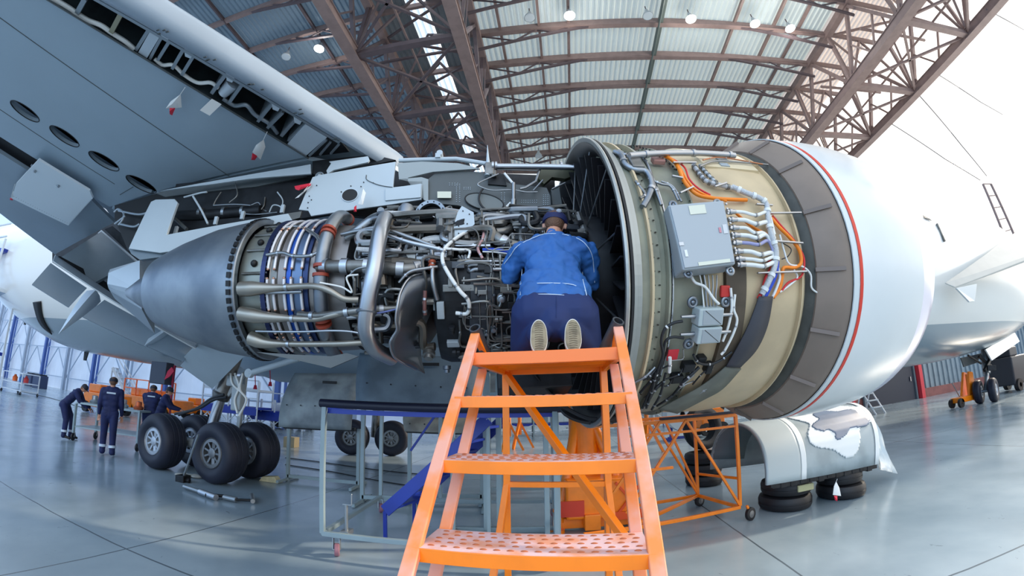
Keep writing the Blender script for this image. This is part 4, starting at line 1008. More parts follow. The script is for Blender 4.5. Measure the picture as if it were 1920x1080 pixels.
# flaps: slabs hanging behind the wing, each on its own drooped plane
def patch(name, px, Ys, m, th=.05, parent=AIR, off=None, **k):
    P = [aty(x, y, Y) for (x, y), Y in zip(px, Ys)]
    nn = (P[1] - P[0]).cross(P[2] - P[0]).normalized()
    c = P[0]
    P = [p if i < 3 else atp(px[i][0], px[i][1], c, nn) for i, p in enumerate(P)]
    if nn.y < 0: nn = -nn
    mb = MB(); mb.prism(P, nn * th); return mb.build(name, m, parent, **k), P, nn
patch('flap_cove_shadow', [(98, 472), (225, 395), (310, 480), (262, 505), (245, 570), (180, 545), (98, 492)], (5.3, 5.7, 5.9, 0, 0, 0, 0), M_DARK, .03)  # dark sheet painted as the shade in the gap behind the flaps
patch('inboard_flap', [(112, 484), (190, 434), (252, 490), (172, 533)], (4.1, 4.6, 5.0, 0), mat('flap_dark_grey', (112, 126, 136), .45, var=.1), .08)
patch('flap_panel', [(95, 493), (163, 540), (129, 576), (60, 533)], (4.0, 4.6, 4.4, 0), M_FLAP, .07)
patch('flap_panel', [(196, 562), (302, 620), (273, 650), (155, 594)], (4.9, 5.8, 5.6, 0), M_FLAP, .07)
patch('flap_panel', [(302, 620), (366, 655), (342, 678), (276, 649)], (5.8, 6.4, 6.2, 0), M_FLAP, .07)
patch('spoiler_gap_strip', [(103, 479), (240, 572), (372, 647), (366, 655), (235, 580), (98, 491)], (3.95, 5.0, 6.4, 0, 0, 0), M_WINGL, .02)
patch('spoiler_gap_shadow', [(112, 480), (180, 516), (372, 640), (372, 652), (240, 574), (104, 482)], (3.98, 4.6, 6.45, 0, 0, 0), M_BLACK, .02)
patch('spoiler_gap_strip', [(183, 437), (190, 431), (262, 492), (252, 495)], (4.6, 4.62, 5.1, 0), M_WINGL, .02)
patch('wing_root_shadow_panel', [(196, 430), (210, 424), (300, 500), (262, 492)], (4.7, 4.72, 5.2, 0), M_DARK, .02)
def fairing(name, tip, root, wid, hgt, m, nose=None):
    d = (root - tip); L = d.length; d.normalize(); side = d.cross(Vector((0, 0, 1))).normalized(); up = side.cross(d)
    mb = MB(); vs = []; prof = [(0, .02), (.15, .2), (.35, .45), (.6, .75), (.85, .97), (1.0, 1.0)]
    for t, r_ in prof:
        c = tip + d * L * t
        for (a, b_) in ((-1, .6), (-.75, -.2), (0, -1), (.75, -.2), (1, .6)): vs.append(c + side * (a * wid / 2 * r_) + up * (b_ * hgt / 2 * r_))
    mb.add(vs, [(i * 5 + k, i * 5 + (k + 1) % 5, (i + 1) * 5 + (k + 1) % 5, (i + 1) * 5 + k) for i in range(len(prof) - 1) for k in range(5)] + [(0, 4, 3, 2, 1), tuple(range(25, 30))])
    return mb.build(name, m, AIR, True)
fairing('flap_track_fairing', aty(110, 626, 4.4), aty(178, 552, 4.9), .36, .34, M_WINGL)
fairing('flap_track_fairing', aty(271, 648, 5.5), aty(306, 624, 5.9), .3, .26, M_WINGL)
# fairing behind the exhaust
def loft4(name, secs, m, parent=AIR, smooth=False, bevel=0.0):
    mb = MB(); n = len(secs[0]); vs = [p for s_ in secs for p in s_]
    mb.add(vs, [(i * n + k, i * n + (k + 1) % n, (i + 1) * n + (k + 1) % n, (i + 1) * n + k) for i in range(len(secs) - 1) for k in range(n)] + [tuple(range(n))[::-1], tuple((len(secs) - 1) * n + k for k in range(n))])
    return mb.build(name, m, parent, smooth, bevel=bevel)
loft4('flap_track_tail', [[aty(203, 512, 3.75), aty(201, 532, 3.7), aty(203, 540, 3.85), aty(206, 505, 4.0)], [aty(262, 488, 3.5), aty(262, 545, 3.4), aty(300, 600, 3.8), aty(290, 485, 4.2)]], M_WINGL)
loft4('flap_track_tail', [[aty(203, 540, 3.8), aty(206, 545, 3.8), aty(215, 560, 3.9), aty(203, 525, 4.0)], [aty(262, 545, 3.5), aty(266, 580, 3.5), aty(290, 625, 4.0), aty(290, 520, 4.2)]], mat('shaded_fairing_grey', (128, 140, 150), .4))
# ---- pylon
PD = .14
def pp(px, py, d=PD): return atp(px, py, C0 - UY * d, UY)
def pplate(name, px, m, d=PD, th=.02, parent=AIR, **k):
    mb = MB(); mb.prism([pp(x, y, d) for x, y in px], UY * th); return mb.build(name, m, parent, **k)
pplate('pylon_core_wall', [(330, 345), (575, 325), (1040, 330), (1042, 425), (800, 420), (620, 400), (480, 425), (310, 440)], M_DARK, -.12, .05)
pl_ = pplate('pylon_fairing_panel', [(586, 332), (600, 328), (742, 303), (737, 351), (792, 345), (790, 374), (735, 383), (583, 405), (578, 395), (560, 393)], M_LGREY, .14, .02, bevel=.003)
c = pp(656, 366, .142); mb = MB(); mb.prism([c + UX * (.078 * math.cos(t)) + UZ * (.066 * math.sin(t)) for t in [2 * math.pi * k / 28 for k in range(28)]], -UY * .004); mb.build('inspection_hole', M_BLACK, pl_)
mb = MB(); mb.tube([c + UX * (.08 * math.cos(t)) + UZ * (.068 * math.sin(t)) - UY * .002 for t in [2 * math.pi * k / 28 for k in range(28)]], .005, 6, closed=True); mb.build('hole_rim', M_WINGL, pl_)
mb = MB()
for (x, y) in ((594, 348), (580, 368), (578, 380), (577, 390), (658, 349), (682, 342), (677, 350), (584, 375), (700, 343), (640, 360), (725, 372)):
    p = pp(x, y, .142); mb.tube([p, p - UY * .006], .006, 6)
o = mb.build('panel_screws', M_DARK, pl_); o['kind'] = 'stuff'
mb = MB(); P = smooth_path([pp(x, y, .145) for x, y in ((687, 328), (687, 336), (697, 342), (715, 348), (736, 351))], 4); mb.tube(P, .004, 5); mb.build('door_seam', M_DGREY, pl_)
pplate('pylon_small_door', [(722, 354), (790, 344), (789, 370), (722, 376)], M_LGREY, .155, .012, bevel=.003)
pplate('pylon_skin_panel', [(746, 306), (790, 303), (860, 306), (900, 316), (812, 322), (765, 333), (765, 340), (792, 340), (795, 375), (803, 378), (803, 336), (790, 332), (748, 336)], mat('pylon_mid_grey', (150, 158, 160), .4), .13, .02)
fw = pplate('firewall_panel', [(800, 338), (815, 326), (856, 320), (905, 323), (925, 335), (960, 345), (1025, 352), (1032, 368), (1034, 416), (1000, 424), (900, 400), (860, 385), (803, 380)], M_DGREY, .10, .03)
for (x, y, w, h) in ((833, 365, 26, 12), (988, 403, 28, 13)):
    mb = MB(); mb.prism([pp(x - w / 2, y - h / 2, .135), pp(x + w / 2, y - h / 2, .135), pp(x + w / 2, y + h / 2, .135), pp(x - w / 2, y + h / 2, .135)], UY * .01); mb.build('data_plate', M_PLATE, fw)
mb = MB()
for (x0, y0, nx, ny, dx, dy) in ((856, 346, 2, 10, 6, 3.6), (940, 358, 2, 7, 6, 3.4), (1019, 366, 3, 14, 4, 3.6), (843, 344, 4, 2, 5, 3.4), (870, 352, 4, 2, 4, 3), (978, 376, 8, 2, 4, 4)):
    for i in range(nx):
        for j in range(ny): p = pp(x0 + i * dx, y0 + j * dy, .10); mb.tube([p, p - UY * .006], .0035, 5)
o = mb.build('rivets', M_WINGL, fw); o['kind'] = 'stuff'
c = pp(908, 378, .105); E_ = [pp(908 + 36 * math.cos(t), 378 + 15 * math.sin(t) + 6 * math.cos(t), .12) for t in [2 * math.pi * k / 32 for k in range(32)]]
mb = MB(); mb.prism(E_, UY * .01); mb.build('oval_cover', M_GREYP, fw); mb = MB(); mb.tube(E_, .006, 6, closed=True); mb.build('oval_cover_rim', M_BLACK, fw)
mb = MB(); mb.tube(smooth_path([pp(x, y, .16) for x, y in ((907, 352), (900, 362), (898, 375), (905, 388), (918, 396), (935, 397), (955, 385), (966, 378))], 6), .010, 8); mb.build('curved_hose', M_BLKW, fw, True)
mb = MB(); mb.tube(smooth_path([pp(x, y, .17) for x, y in ((935, 326), (912, 336), (896, 345), (905, 352), (925, 357), (960, 356), (985, 360), (1008, 360))], 5), .007, 8); mb.build('conduit', M_TUBE, fw, True)
mb = MB()
for a, b_, r_ in (((963, 343), (963, 382), .018), ((963, 375), (962, 395), .028), ((962, 392), (962, 425), .015)): mb.tube([pp(*a, .2), pp(*b_, .2)], r_, 12)
mb.build('hoist_actuator', M_TUBE, fw, True)
for a, b_ in (((946, 325), (965, 348)), ((935, 402), (958, 380))):
    mb = MB(); mb.tube([pp(*a, .17), pp(*b_, .2)], .012, 8); mb.build('actuator_link', M_WHW, fw, True)
mb = MB(); mb.tube([pp(748, 301, .1), pp(855, 298, .1), pp(918, 308, .12)], .022, 8); mb.build('pylon_top_edge', M_LGREY, AIR, True)
mb = MB(); mb.tube([pp(930, 312, .15), pp(1085, 314, .2), pp(1180, 300, .4)], .028, 14)
for x in (922, 928, 1050): mb.tube([pp(x, 311, .15), pp(x + 4, 311, .15)], .042, 14)
mb.build('thrust_link_tube', M_BRIGHT, AIR, True)
mb = MB(); mb.tube([pp(930, 318, .12), pp(1012, 320, .12)], .006, 6); mb.tube([pp(1012, 318, .15), pp(1005, 340, .15), pp(985, 352, .15), pp(975, 354, .15)], .013, 8); mb.tube([pp(1000, 358, .15), pp(1018, 338, .15)], .01, 8); mb.tube([pp(1035, 355, .15), pp(1060, 343, .15)], .01, 8); mb.build('mount_rods', M_TUBE, AIR, True)
mb = MB(); mb.tube([pp(914, 330, .14), pp(915, 308, .14), pp(914, 272, .14)], [.03, .02, .002], 10); mb.build('hoist_spike', M_LGREY, AIR, True)
mb = MB(); mb.box(pp(918, 318, .14), (.09, .06, .14)); mb.box(pp(926, 326, .14), (.05, .05, .07)); mb.build('front_mount_fitting', M_DUCT, AIR, bevel=.01)
mb = MB(); mb.prism([pp(916, 330, .12), pp(945, 328, .12), pp(950, 348, .12), pp(915, 345, .12)], UY * .1); mb.build('mount_bracket', M_DARK, AIR)
mb = MB(); mb.tube([pp(825, 290, .1) + UY * .04, pp(825, 290, .1) - UY * .04], .03, 14); mb.box(pp(822, 295, .1), (.05, .08, .05)); mb.build('lifting_lug', M_LGREY, AIR)
pplate('forward_strut_fairing', [(1010, 318), (1078, 315), (1085, 325), (1060, 335), (1035, 332), (1020, 345), (1010, 335)], mat('olive_strut_paint', (70, 72, 52), .5), .05, .06)
pplate('pylon_front_post', [(1033, 355), (1048, 350), (1060, 420), (1040, 424)], M_DGREY, .0, .1)
# cut-out above pylon panel (lattice window) and red streamer cloth
pplate('pylon_upper_frame', [(617, 303), (690, 293), (693, 300), (690, 304), (625, 319), (614, 326), (612, 320), (621, 306)], M_LGREY, .12, .02)
pplate('pylon_upper_bay', [(586, 302), (700, 290), (742, 300), (600, 330), (586, 326)], M_DARK, -.02, .04)
c = pp(599, 330, .1); mb = MB(); mb.torus(c, -UY, .04, .008, 20, 6); mb.ball(c, .03, seg=10, rings=6); mb.build('pylon_roller', M_BONE, AIR, True)
# pylon aft fairing: light L-shaped skin and dark open bay full of ducts above it
lf = pplate('pylon_aft_fairing', [(283, 378), (292, 374), (327, 373), (333, 380), (312, 440), (480, 410), (540, 400), (548, 413), (478, 428), (400, 455), (330, 470), (300, 474), (241, 466)], M_LGREY, .17, .03, bevel=.004)
pplate('pylon_aft_fairing', [(241, 466), (300, 470), (352, 462), (350, 468), (300, 482), (262, 487), (246, 476)], mat('fairing_dark_edge', (108, 122, 132), .4), .12, .05)
pplate('aft_fairing_joint', [(540, 400), (566, 396), (562, 408), (545, 413)], M_DUCT, .16, .02)
pplate('open_bay_wall', [(215, 385), (285, 365), (575, 318), (590, 335), (560, 400), (480, 412), (312, 442), (240, 470), (215, 410)], M_BLACK, -.35, .05)
pplate('pylon_bay_door', [(292, 362), (380, 342), (540, 328), (575, 330), (480, 350), (400, 358), (310, 369)], M_DGREY, -.1, .03)
pplate('pylon_white_skin', [(300, 358), (430, 334), (560, 312), (582, 308), (583, 326), (470, 335), (400, 345)], M_LGREY, .02, .02)
def ptube(name, px, d, r_, m, seg=12, sm=5):
    mb = MB(); mb.tube(smooth_path([pp(x, y, d) for x, y in px], sm), r_, seg); return mb.build(name, m, AIR, True)
ptube('bay_duct', [(335, 405), (380, 404), (430, 400), (490, 395)], -.12, .06, M_DARK, 16)
for x in (375, 420, 455):
    mb = MB(); mb.tube([pp(x, 403 - (x - 335) * .05, -.12), pp(x + 5, 403 - (x - 335) * .05, -.12)], .068, 16); mb.build('duct_clamp', M_TUBE, AIR, True)
ptube('bay_duct', [(380, 365), (430, 368), (500, 350), (550, 345)], -.2, .05, M_DARK, 14)
ptube('prop_rod', [(362, 368), (378, 395), (390, 420)], .05, .012, M_LGREY); ptube('prop_rod', [(345, 370), (375, 362), (388, 360)], .05, .01, M_LGREY)
ptube('prop_rod', [(328, 410), (350, 430)], -.02, .02, M_DGREY)
for px_l in ([(470, 385), (485, 380), (492, 392), (500, 396)], [(497, 370), (495, 385), (490, 393)], [(505, 398), (512, 385), (525, 387), (530, 396)], [(450, 400), (480, 402), (520, 398)], [(415, 360), (405, 375), (400, 385)], [(440, 340), (445, 365), (430, 380)], [(520, 360), (530, 375), (528, 392)], [(400, 385), (440, 383), (470, 385)]):
    ptube('bay_tube', px_l, -.02 - random.random() * .1, .007, random.choice((M_TUBE, M_LGREY, M_DUCT)), 8)
for (x, y) in ((455, 404), (530, 392), (330, 432), (405, 414)):
    mb = MB(); mb.box(pp(x, y, .02), (.04, .03, .09)); mb.build('bay_bracket', M_LGREY, AIR, bevel=.004)
for px_l in ([(214, 398), (222, 392), (232, 400), (230, 412), (222, 422)], [(222, 395), (260, 402), (285, 396)], [(225, 420), (250, 425), (262, 420)], [(215, 420), (235, 405)]):
    ptube('hinge_link', px_l, -.25, .014, M_BONE, 8)

# ---- fuselage: bottoms measured along the belly outline at Y = 10
bel = [(-34, None, 6.4, .45), (-30, None, 5.7, .9)]
YC = 10.1
belpx = [(9, 558), (31, 584), (60, 609), (94, 631), (126, 650), (157, 661), (220, 672), (299, 688)]
secs = []
for x, y in belpx:
    p = aty(x, y, YC); secs.append((p.x, p.z))
secs2 = [(-3, 2.12), (2, 1.95), (8, 1.85)]
for x, y in ((1712, 689), (1797, 670), (1844, 654), (1881, 633), (1907, 615)):
    p = aty(x, y, YC); secs2.append((p.x, p.z))
stations = []
xs0 = secs[0][0]; z0 = secs[0][1]
stations += [(xs0 - 1.5, z0 + 1.9, .3), (xs0 - 1.3, z0 + 1.1, 1.1), (xs0 - .8, z0 + .4, 1.6)]
TOPZ = 7.7
for (x, z) in secs + secs2[:4]:
    stations.append((x, z, min(2.82, (TOPZ - z) / 2)))
nx = secs2[-1][0]; xr = secs2[4:]
for (x, z), top in zip(xr, (7.55, 7.1, 6.4, 5.7)):
    stations.append((x, z, (top - z) / 2))
stations.append((nx + .55, 3.4, .72)); stations.append((nx + .95, 3.75, .35)); stations.append((nx + 1.05, 4.0, .05))
mb = MB(); vs = []; SEG = 48
for (x, zb, r_) in stations:
    for k in range(SEG):
        a = 2 * math.pi * k / SEG; vs.append(Vector((x, YC + r_ * math.sin(a), zb + r_ - r_ * math.cos(a))))
mb.add(vs, [(i * SEG + k, i * SEG + (k + 1) % SEG, (i + 1) * SEG + (k + 1) % SEG, (i + 1) * SEG + k) for i in range(len(stations) - 1) for k in range(SEG)] + [tuple(range(SEG)), tuple((len(stations) - 1) * SEG + k for k in range(SEG))[::-1]])
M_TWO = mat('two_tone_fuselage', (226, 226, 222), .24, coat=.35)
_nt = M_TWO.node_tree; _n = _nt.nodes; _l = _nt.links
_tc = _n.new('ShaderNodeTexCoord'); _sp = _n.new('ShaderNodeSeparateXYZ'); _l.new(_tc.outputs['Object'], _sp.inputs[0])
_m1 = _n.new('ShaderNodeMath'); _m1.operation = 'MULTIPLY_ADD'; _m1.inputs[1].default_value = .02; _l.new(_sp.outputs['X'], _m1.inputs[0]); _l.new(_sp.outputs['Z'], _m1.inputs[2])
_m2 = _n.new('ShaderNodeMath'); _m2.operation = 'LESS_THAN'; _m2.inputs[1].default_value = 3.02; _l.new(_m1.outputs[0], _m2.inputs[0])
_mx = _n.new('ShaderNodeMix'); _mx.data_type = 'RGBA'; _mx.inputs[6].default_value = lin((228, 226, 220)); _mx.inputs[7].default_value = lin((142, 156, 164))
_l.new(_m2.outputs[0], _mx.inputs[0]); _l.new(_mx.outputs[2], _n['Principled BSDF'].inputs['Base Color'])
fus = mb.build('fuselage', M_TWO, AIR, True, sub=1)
for o_ in (fus,): o_.data.polygons.foreach_set('use_smooth', [True] * len(o_.data.polygons))
# wing box / belly fairing between wing and fuselage
mb = MB(); mb.rev([(-8.5, .02), (-7.8, .9), (-6, 1.35), (0, 1.45), (3, 1.2), (4.5, .6), (5.2, .02)], Vector((0, YC - .6, 3.4)), (1, 0, 0), (0, 0, 1), 32); mb.build('belly_fairing', M_WING, AIR, True)
# dark curved door slot in the aft fuselage, antennas and small details
def onf(px, py, R_=2.8, e=.01):
    # nearest fuselage side point along the ray: solve on circle at local station
    r = ray(px, py); best = None
    for k in range(400):
        Y = 6.5 + k * .01; p = CAM0 + r * (Y / r.y)
        for i in range(len(stations) - 1):
            if stations[i][0] <= p.x < stations[i + 1][0]:
                t = (p.x - stations[i][0]) / (stations[i + 1][0] - stations[i][0]); zb = stations[i][1] + (stations[i + 1][1] - stations[i][1]) * t; rr = stations[i][2] + (stations[i + 1][2] - stations[i][2]) * t
                if (p.y - YC) ** 2 + (p.z - zb - rr) ** 2 <= (rr + e) ** 2: return p
    return CAM0 + r * (8.0 / r.y)
A = smooth_path([onf(x, y, e=.03) for x, y in ((61, 567), (64, 580), (70, 600), (80, 615), (97, 628))], 4); B = smooth_path([onf(x, y, e=.03) for x, y in ((76, 565), (77, 580), (80, 597), (87, 612), (97, 626))], 4)
sheet('door_recess', A, B, M_BLACK, fus, .02)
for (x, y) in ((13, 566), (27, 582), (48, 602), (161, 668), (1862, 660)):
    p = aty(x, y, YC); mb = MB(); mb.prism([p + Vector((-.15, 0, .15)), p + Vector((.1, 0, .15)), p + Vector((.02, 0, -.15)), p + Vector((-.12, 0, -.15))], Vector((0, .04, 0))); mb.build('belly_antenna', M_DARK, fus)
A = [onf(1757, 420, e=.04), onf(1771, 452, e=.04)]; mb = MB(); mb.tube(A, .04, 6); mb.build('pitot_probe', M_DUCT, fus)
mb = MB(); mb.prism([onf(1730, 404, e=.03), onf(1742, 410, e=.03), onf(1746, 414, e=.03), onf(1733, 409, e=.03)], Vector((0, -.02, 0))); mb.build('small_marking', M_DGREY, fus)
# ---- landing gear
def wheel(name, c, ax, Rw, wd, rim, parent=AIR, hubm=None):
    """tyre with grooves plus a spoked hub"""
    ax = Vector(ax).normalized(); x, y = basis(ax)
    mb = MB(); h = wd / 2
    prof = [(-h * .8, Rw * .5), (-h * .98, Rw * .62), (-h, Rw * .74), (-h * .92, Rw * .88), (-h * .7, Rw * .965), (-h * .42, Rw * .995), (-h * .40, Rw * .98), (-h * .36, Rw * .98), (-h * .34, Rw), (-h * .06, Rw * 1.004), (-h * .04, Rw * .985), (h * .04, Rw * .985), (h * .06, Rw * 1.004), (h * .34, Rw), (h * .36, Rw * .98), (h * .40, Rw * .98), (h * .42, Rw * .995), (h * .7, Rw * .965), (h * .92, Rw * .88), (h, Rw * .74), (h * .98, Rw * .62), (h * .8, Rw * .5)]
    mb.rev(prof, c, ax, x, 48); w = mb.build(name, M_TYRE, parent, True)
    mb = MB(); mb.rev([(-h * .8, Rw * .5), (-h * .86, Rw * .48), (-h * .7, Rw * .44), (-h * .3, Rw * .40), (h * .3, Rw * .40), (h * .7, Rw * .44), (h * .86, Rw * .48), (h * .8, Rw * .5)], c, ax, x, 36)
    for sd in (-1, 1):
        mb.rev([(sd * h * .6, Rw * .4), (sd * h * .78, Rw * .46), (sd * h * .8, Rw * .36), (sd * h * .45, Rw * .33), (sd * h * .5, Rw * .18), (sd * h * .75, Rw * .16), (sd * h * .8, Rw * .1), (sd * h * .8, 0)], c, ax, x, 24)
        for k in range(9):
            a = 2 * math.pi * k / 9; d = x * math.cos(a) + y * math.sin(a)
            mb.bar(c + ax * sd * h * .6 + d * Rw * .16, c + ax * sd * h * .66 + d * Rw * .44, Rw * .125, Rw * .06)
    mb.build('wheel_hub', hubm or rim, w, True)
    return w
M_TYRE = mat('tyre_rubber', (34, 37, 52), .55, var=.2, vscale=4, spec=.4)
M_RIM = mat('pale_wheel_rim', (176, 182, 190), .35, .5); M_RIMD = mat('grey_wheel_rim', (120, 122, 124), .4, .6)
ax = Vector((.13, .99, 0)).normalized()
LW, MW = aty(288, 830, 6.6), aty(397, 857, 6.35)
rw = .56
LW.z = MW.z = rw
wl1 = wheel('landing_gear_wheel', LW + ax * .2, ax, rw, .56, M_RIM)
wl2 = wheel('landing_gear_wheel', MW + ax * .2, ax, rw, .56, M_RIMD)
wl3 = wheel('landing_gear_wheel', LW + ax * 1.15, ax, rw, .56, M_RIM)
wl4 = wheel('landing_gear_wheel', MW + ax * 1.1, ax, rw, .56, M_RIM)
mb = MB(); bc = (LW + MW) / 2 + ax * .65
mb.tube([LW + ax * .1, LW + ax * 1.2], .07, 12); mb.tube([MW + ax * .1, MW + ax * 1.2], .07, 12); mb.tube([LW + ax * .65, MW + ax * .65], .1, 14); mb.build('bogie_beam', M_BOX, AIR, True)
top = aty(432, 690, bc.y - .05)
mb = MB(); mb.tube([bc, bc.lerp(top, .62)], .11, 20); mb.build('shock_strut_piston', M_BRIGHT, AIR, True)
mb = MB(); mb.tube([bc.lerp(top, .60), bc.lerp(top, .68), bc.lerp(top, .7), top + (top - bc) * .8], [.17, .2, .17, .17], 20); mb.build('shock_strut_cylinder', M_DUCT, AIR, True)
mb = MB(); q = bc.lerp(top, .95) + Vector((.35, .1, 0))
mb.bar(bc.lerp(top, .66) + Vector((.15, 0, 0)), q, .1); mb.bar(q, bc + Vector((.7, .1, .25)), .08); mb.bar(bc + Vector((.7, .1, .25)), bc + Vector((.2, 0, .1)), .07); mb.build('torque_link', M_BOX, AIR, bevel=.01)
mb = MB(); a_, b_ = aty(468, 700, 6.4), aty(560, 672, 6.4); mb.tube([a_, b_], .055, 14); mb.tube([a_ - Vector((0, .05, 0)), a_ + Vector((0, .05, 0))], .08, 14); mb.build('side_stay', M_LGREY, AIR, True)
for px_l in ([(425, 745), (400, 750), (375, 765), (350, 772), (328, 776)], [(420, 740), (395, 748), (370, 765), (335, 778)]):
    mb = MB(); mb.tube(smooth_path([aty(x, y, 6.7) for x, y in px_l], 5), .028, 8); mb.build('brake_hose', M_BLKW, AIR, True)
for px_l in ([(440, 700), (448, 725), (440, 750), (445, 775)], [(455, 700), (450, 730), (462, 750), (448, 780)], [(432, 700), (436, 720), (452, 735)]):
    mb = MB(); mb.tube(smooth_path([aty(x, y, 6.6) for x, y in px_l], 5), .02, 8); mb.build('gear_tube', M_WHW, AIR, True)
mb = MB(); mb.box(aty(446, 745, 6.7), (.22, .15, .5)); mb.box(aty(440, 715, 6.7), (.3, .15, .2)); mb.build('gear_actuator', M_BOX, AIR, bevel=.03)
gd, P_, n_ = patch('gear_door', [(380, 634), (478, 664), (456, 670), (398, 729), (338, 686), (346, 678), (341, 672), (346, 668)], (5.75, 5.9, 6.0, 0, 0, 0, 0, 0), M_LGREY, .05)
# far main gear and nose gear
for (x, y, Y) in ((660, 833, 12.3), (735, 833, 12.6)):
    c = aty(x, y, Y); c.z = .55; wheel('landing_gear_wheel', c, (0, 1, 0), .55, .4, M_RIMD)
    if x == 660: c0_ = c.copy()
mb = MB(); c = (c0_ + aty(735, 833, 12.6)) / 2; c.z = .55; mb.tube([c + Vector((0, .3, 0)), c + Vector((.2, .1, 2.6))], .15, 14); mb.build('shock_strut_cylinder', M_DUCT, AIR, True)
ng = []
for (x, y, Y) in ((1836, 741, 10.25), (1863, 735, 9.75)):
    c = aty(x, y, Y); c.z = .44; wheel('nose_wheel', c, Vector((-.3, .95, 0)), .44, .3, M_RIM); ng.append(c)
c = (ng[0] + ng[1]) / 2
mb = MB(); mb.tube([ng[0], ng[1]], .06, 10); mb.tube([c, aty(1850, 690, 10.1)], .09, 14); mb.tube([aty(1850, 700, 10.1), aty(1845, 650, 10.2)], .15, 14); mb.build('nose_gear_strut', M_TITAN, AIR, True)
mb = MB(); mb.bar(aty(1835, 668, 10.1), aty(1862, 690, 10.0), .1); mb.bar(aty(1850, 690, 9.9), aty(1866, 690, 9.7), .2); mb.bar(aty(1858, 670, 10), aty(1846, 695, 9.9), .12); mb.bar(aty(1815, 666, 10.1), aty(1840, 682, 10.1), .07); mb.build('nose_gear_links', M_DARK, AIR, bevel=.02)
patch('nose_gear_door', [(1848, 655), (1902, 622), (1912, 640), (1860, 676)], (9.8, 10.1, 10.1, 0), M_FUS, .05)
patch('nose_gear_door', [(1802, 671), (1842, 662), (1832, 680), (1808, 688)], (10.4, 10.4, 10.4, 0), M_DGREY, .05)
# streamers hanging under the wing (removable flags)
M_FLW = mat('white_streamer', (232, 232, 230), .7); M_FLR = mat('red_streamer', (222, 44, 66), .6)
def flag(name, label, white, red, top, Y=None, plane=None):
    f = (lambda x, y: wp(x, y, -.12)) if plane else (lambda x, y: aty(x, y, Y))
    root = thing(name, label, 'flag', f(*white[0]), 'warning streamers')
    def cloth(n_, pts, m):
        P = [f(*p) for p in pts]; mb = MB(); c = sum(P, Vector()) / len(P) + Vector((0, -.02, -.015)); c2 = c + Vector((0, .015, .004))
        k = len(P); mb.add(P + [c] + [p + Vector((0, .006, .002)) for p in P] + [c2], [(i, (i + 1) % k, k) for i in range(k)] + [(k + 1 + (i + 1) % k, k + 1 + i, 2 * k + 1) for i in range(k)] + [(i, k + 1 + i, k + 1 + (i + 1) % k, (i + 1) % k) for i in range(k)])
        mb.build(n_, m, root, True)
    cloth('white_cloth', white, M_FLW); cloth('red_cloth', red, M_FLR)
    mb = MB(); mb.tube([f(*top), f(*white[0])], .003, 5); mb.build('cord', M_FLW, root)
flag('warning_streamer', 'white and red streamer hanging under the wing, left one beside the small white card', [(338, 177), (340, 201), (325, 203), (311, 203), (320, 190)], [(318, 202), (328, 202), (322, 216), (318, 214)], (347, 164), plane=1)
flag('warning_streamer', 'white and red streamer hanging under the wing, the one nearest the pylon', [(494, 262), (497, 275), (488, 299), (473, 285), (480, 272)], [(473, 287), (483, 292), (477, 300), (471, 300)], (501, 247), plane=1)
flag('warning_streamer', 'white streamer with red end taped on the grey pylon panel below its round hole', [(681, 354), (686, 362), (680, 384), (671, 383), (676, 368)], [(664, 388), (668, 385), (668, 397), (663, 397)], (683, 352), Y=3.05)
flag('warning_streamer', 'small red and white streamer at the corner of the pale hinged panel under the wing', [(24, 358), (30, 362), (26, 374), (20, 372), (22, 364)], [(19, 371), (24, 372), (23, 376), (19, 375)], (28, 345), plane=1)
flag('warning_streamer', 'crumpled red and white cloth strip tucked behind the pylon panel', [(570, 358), (580, 352), (585, 346), (560, 370), (553, 372)], [(552, 349), (583, 343), (582, 348), (560, 357), (554, 355)], (584, 342), Y=3.1)
flag('warning_streamer', 'short red and white streamer in the wing joint left of the nozzle fairing', [(247, 412), (252, 416), (243, 434), (238, 432), (242, 420)], [(263, 388), (268, 385), (262, 400), (258, 398)], (250, 408), Y=3.6)
card = MB(); card.prism([wp(397, 186, -.05), wp(415, 196, -.05), wp(393, 217, -.1), wp(375, 207, -.1)], Vector((0, 0, .005))); tag(card.build('placard', M_FLW), 'small white card hanging from the open wing slot', 'card')
# wing of a second aircraft reaching in from the right
W2 = thing('aircraft_wing', 'pale grey wingtip slanting in from the right edge in front of the white nose', 'wing', aty(1850, 490, 7.2))
a1, a2, a3, a4 = aty(1771, 532, 7.0), aty(1790, 540, 6.9), aty(1935, 487, 6.4), aty(1935, 416, 7.2)
b2 = ext(a2, a3, 1.7); b1 = ext(a1, a4, 1.7)
mb = MB(); nn = (a4 - a1).cross(a3 - a1).normalized(); nn = nn if nn.z > 0 else -nn
mb.add([a1, a2, b2, b1, a1 + nn * .03, b1 + nn * .22, b2 + nn * .15, (a2 + nn * .03)], [(0, 1, 2, 3), (4, 5, 6, 7), (0, 3, 5, 4), (1, 7, 6, 2), (0, 4, 7, 1), (3, 2, 6, 5)])
mb.build('wing_panel', mat('far_wing_grey', (190, 188, 180), .35, var=.05), W2, bevel=.02)
mb = MB(); mb.prism([aty(1793, 540, 6.88), aty(1832, 532, 6.8), aty(1828, 565, 6.9), aty(1818, 566, 6.9)], Vector((0, .05, 0))); mb.build('winglet_fence', M_FUS, W2, bevel=.01)
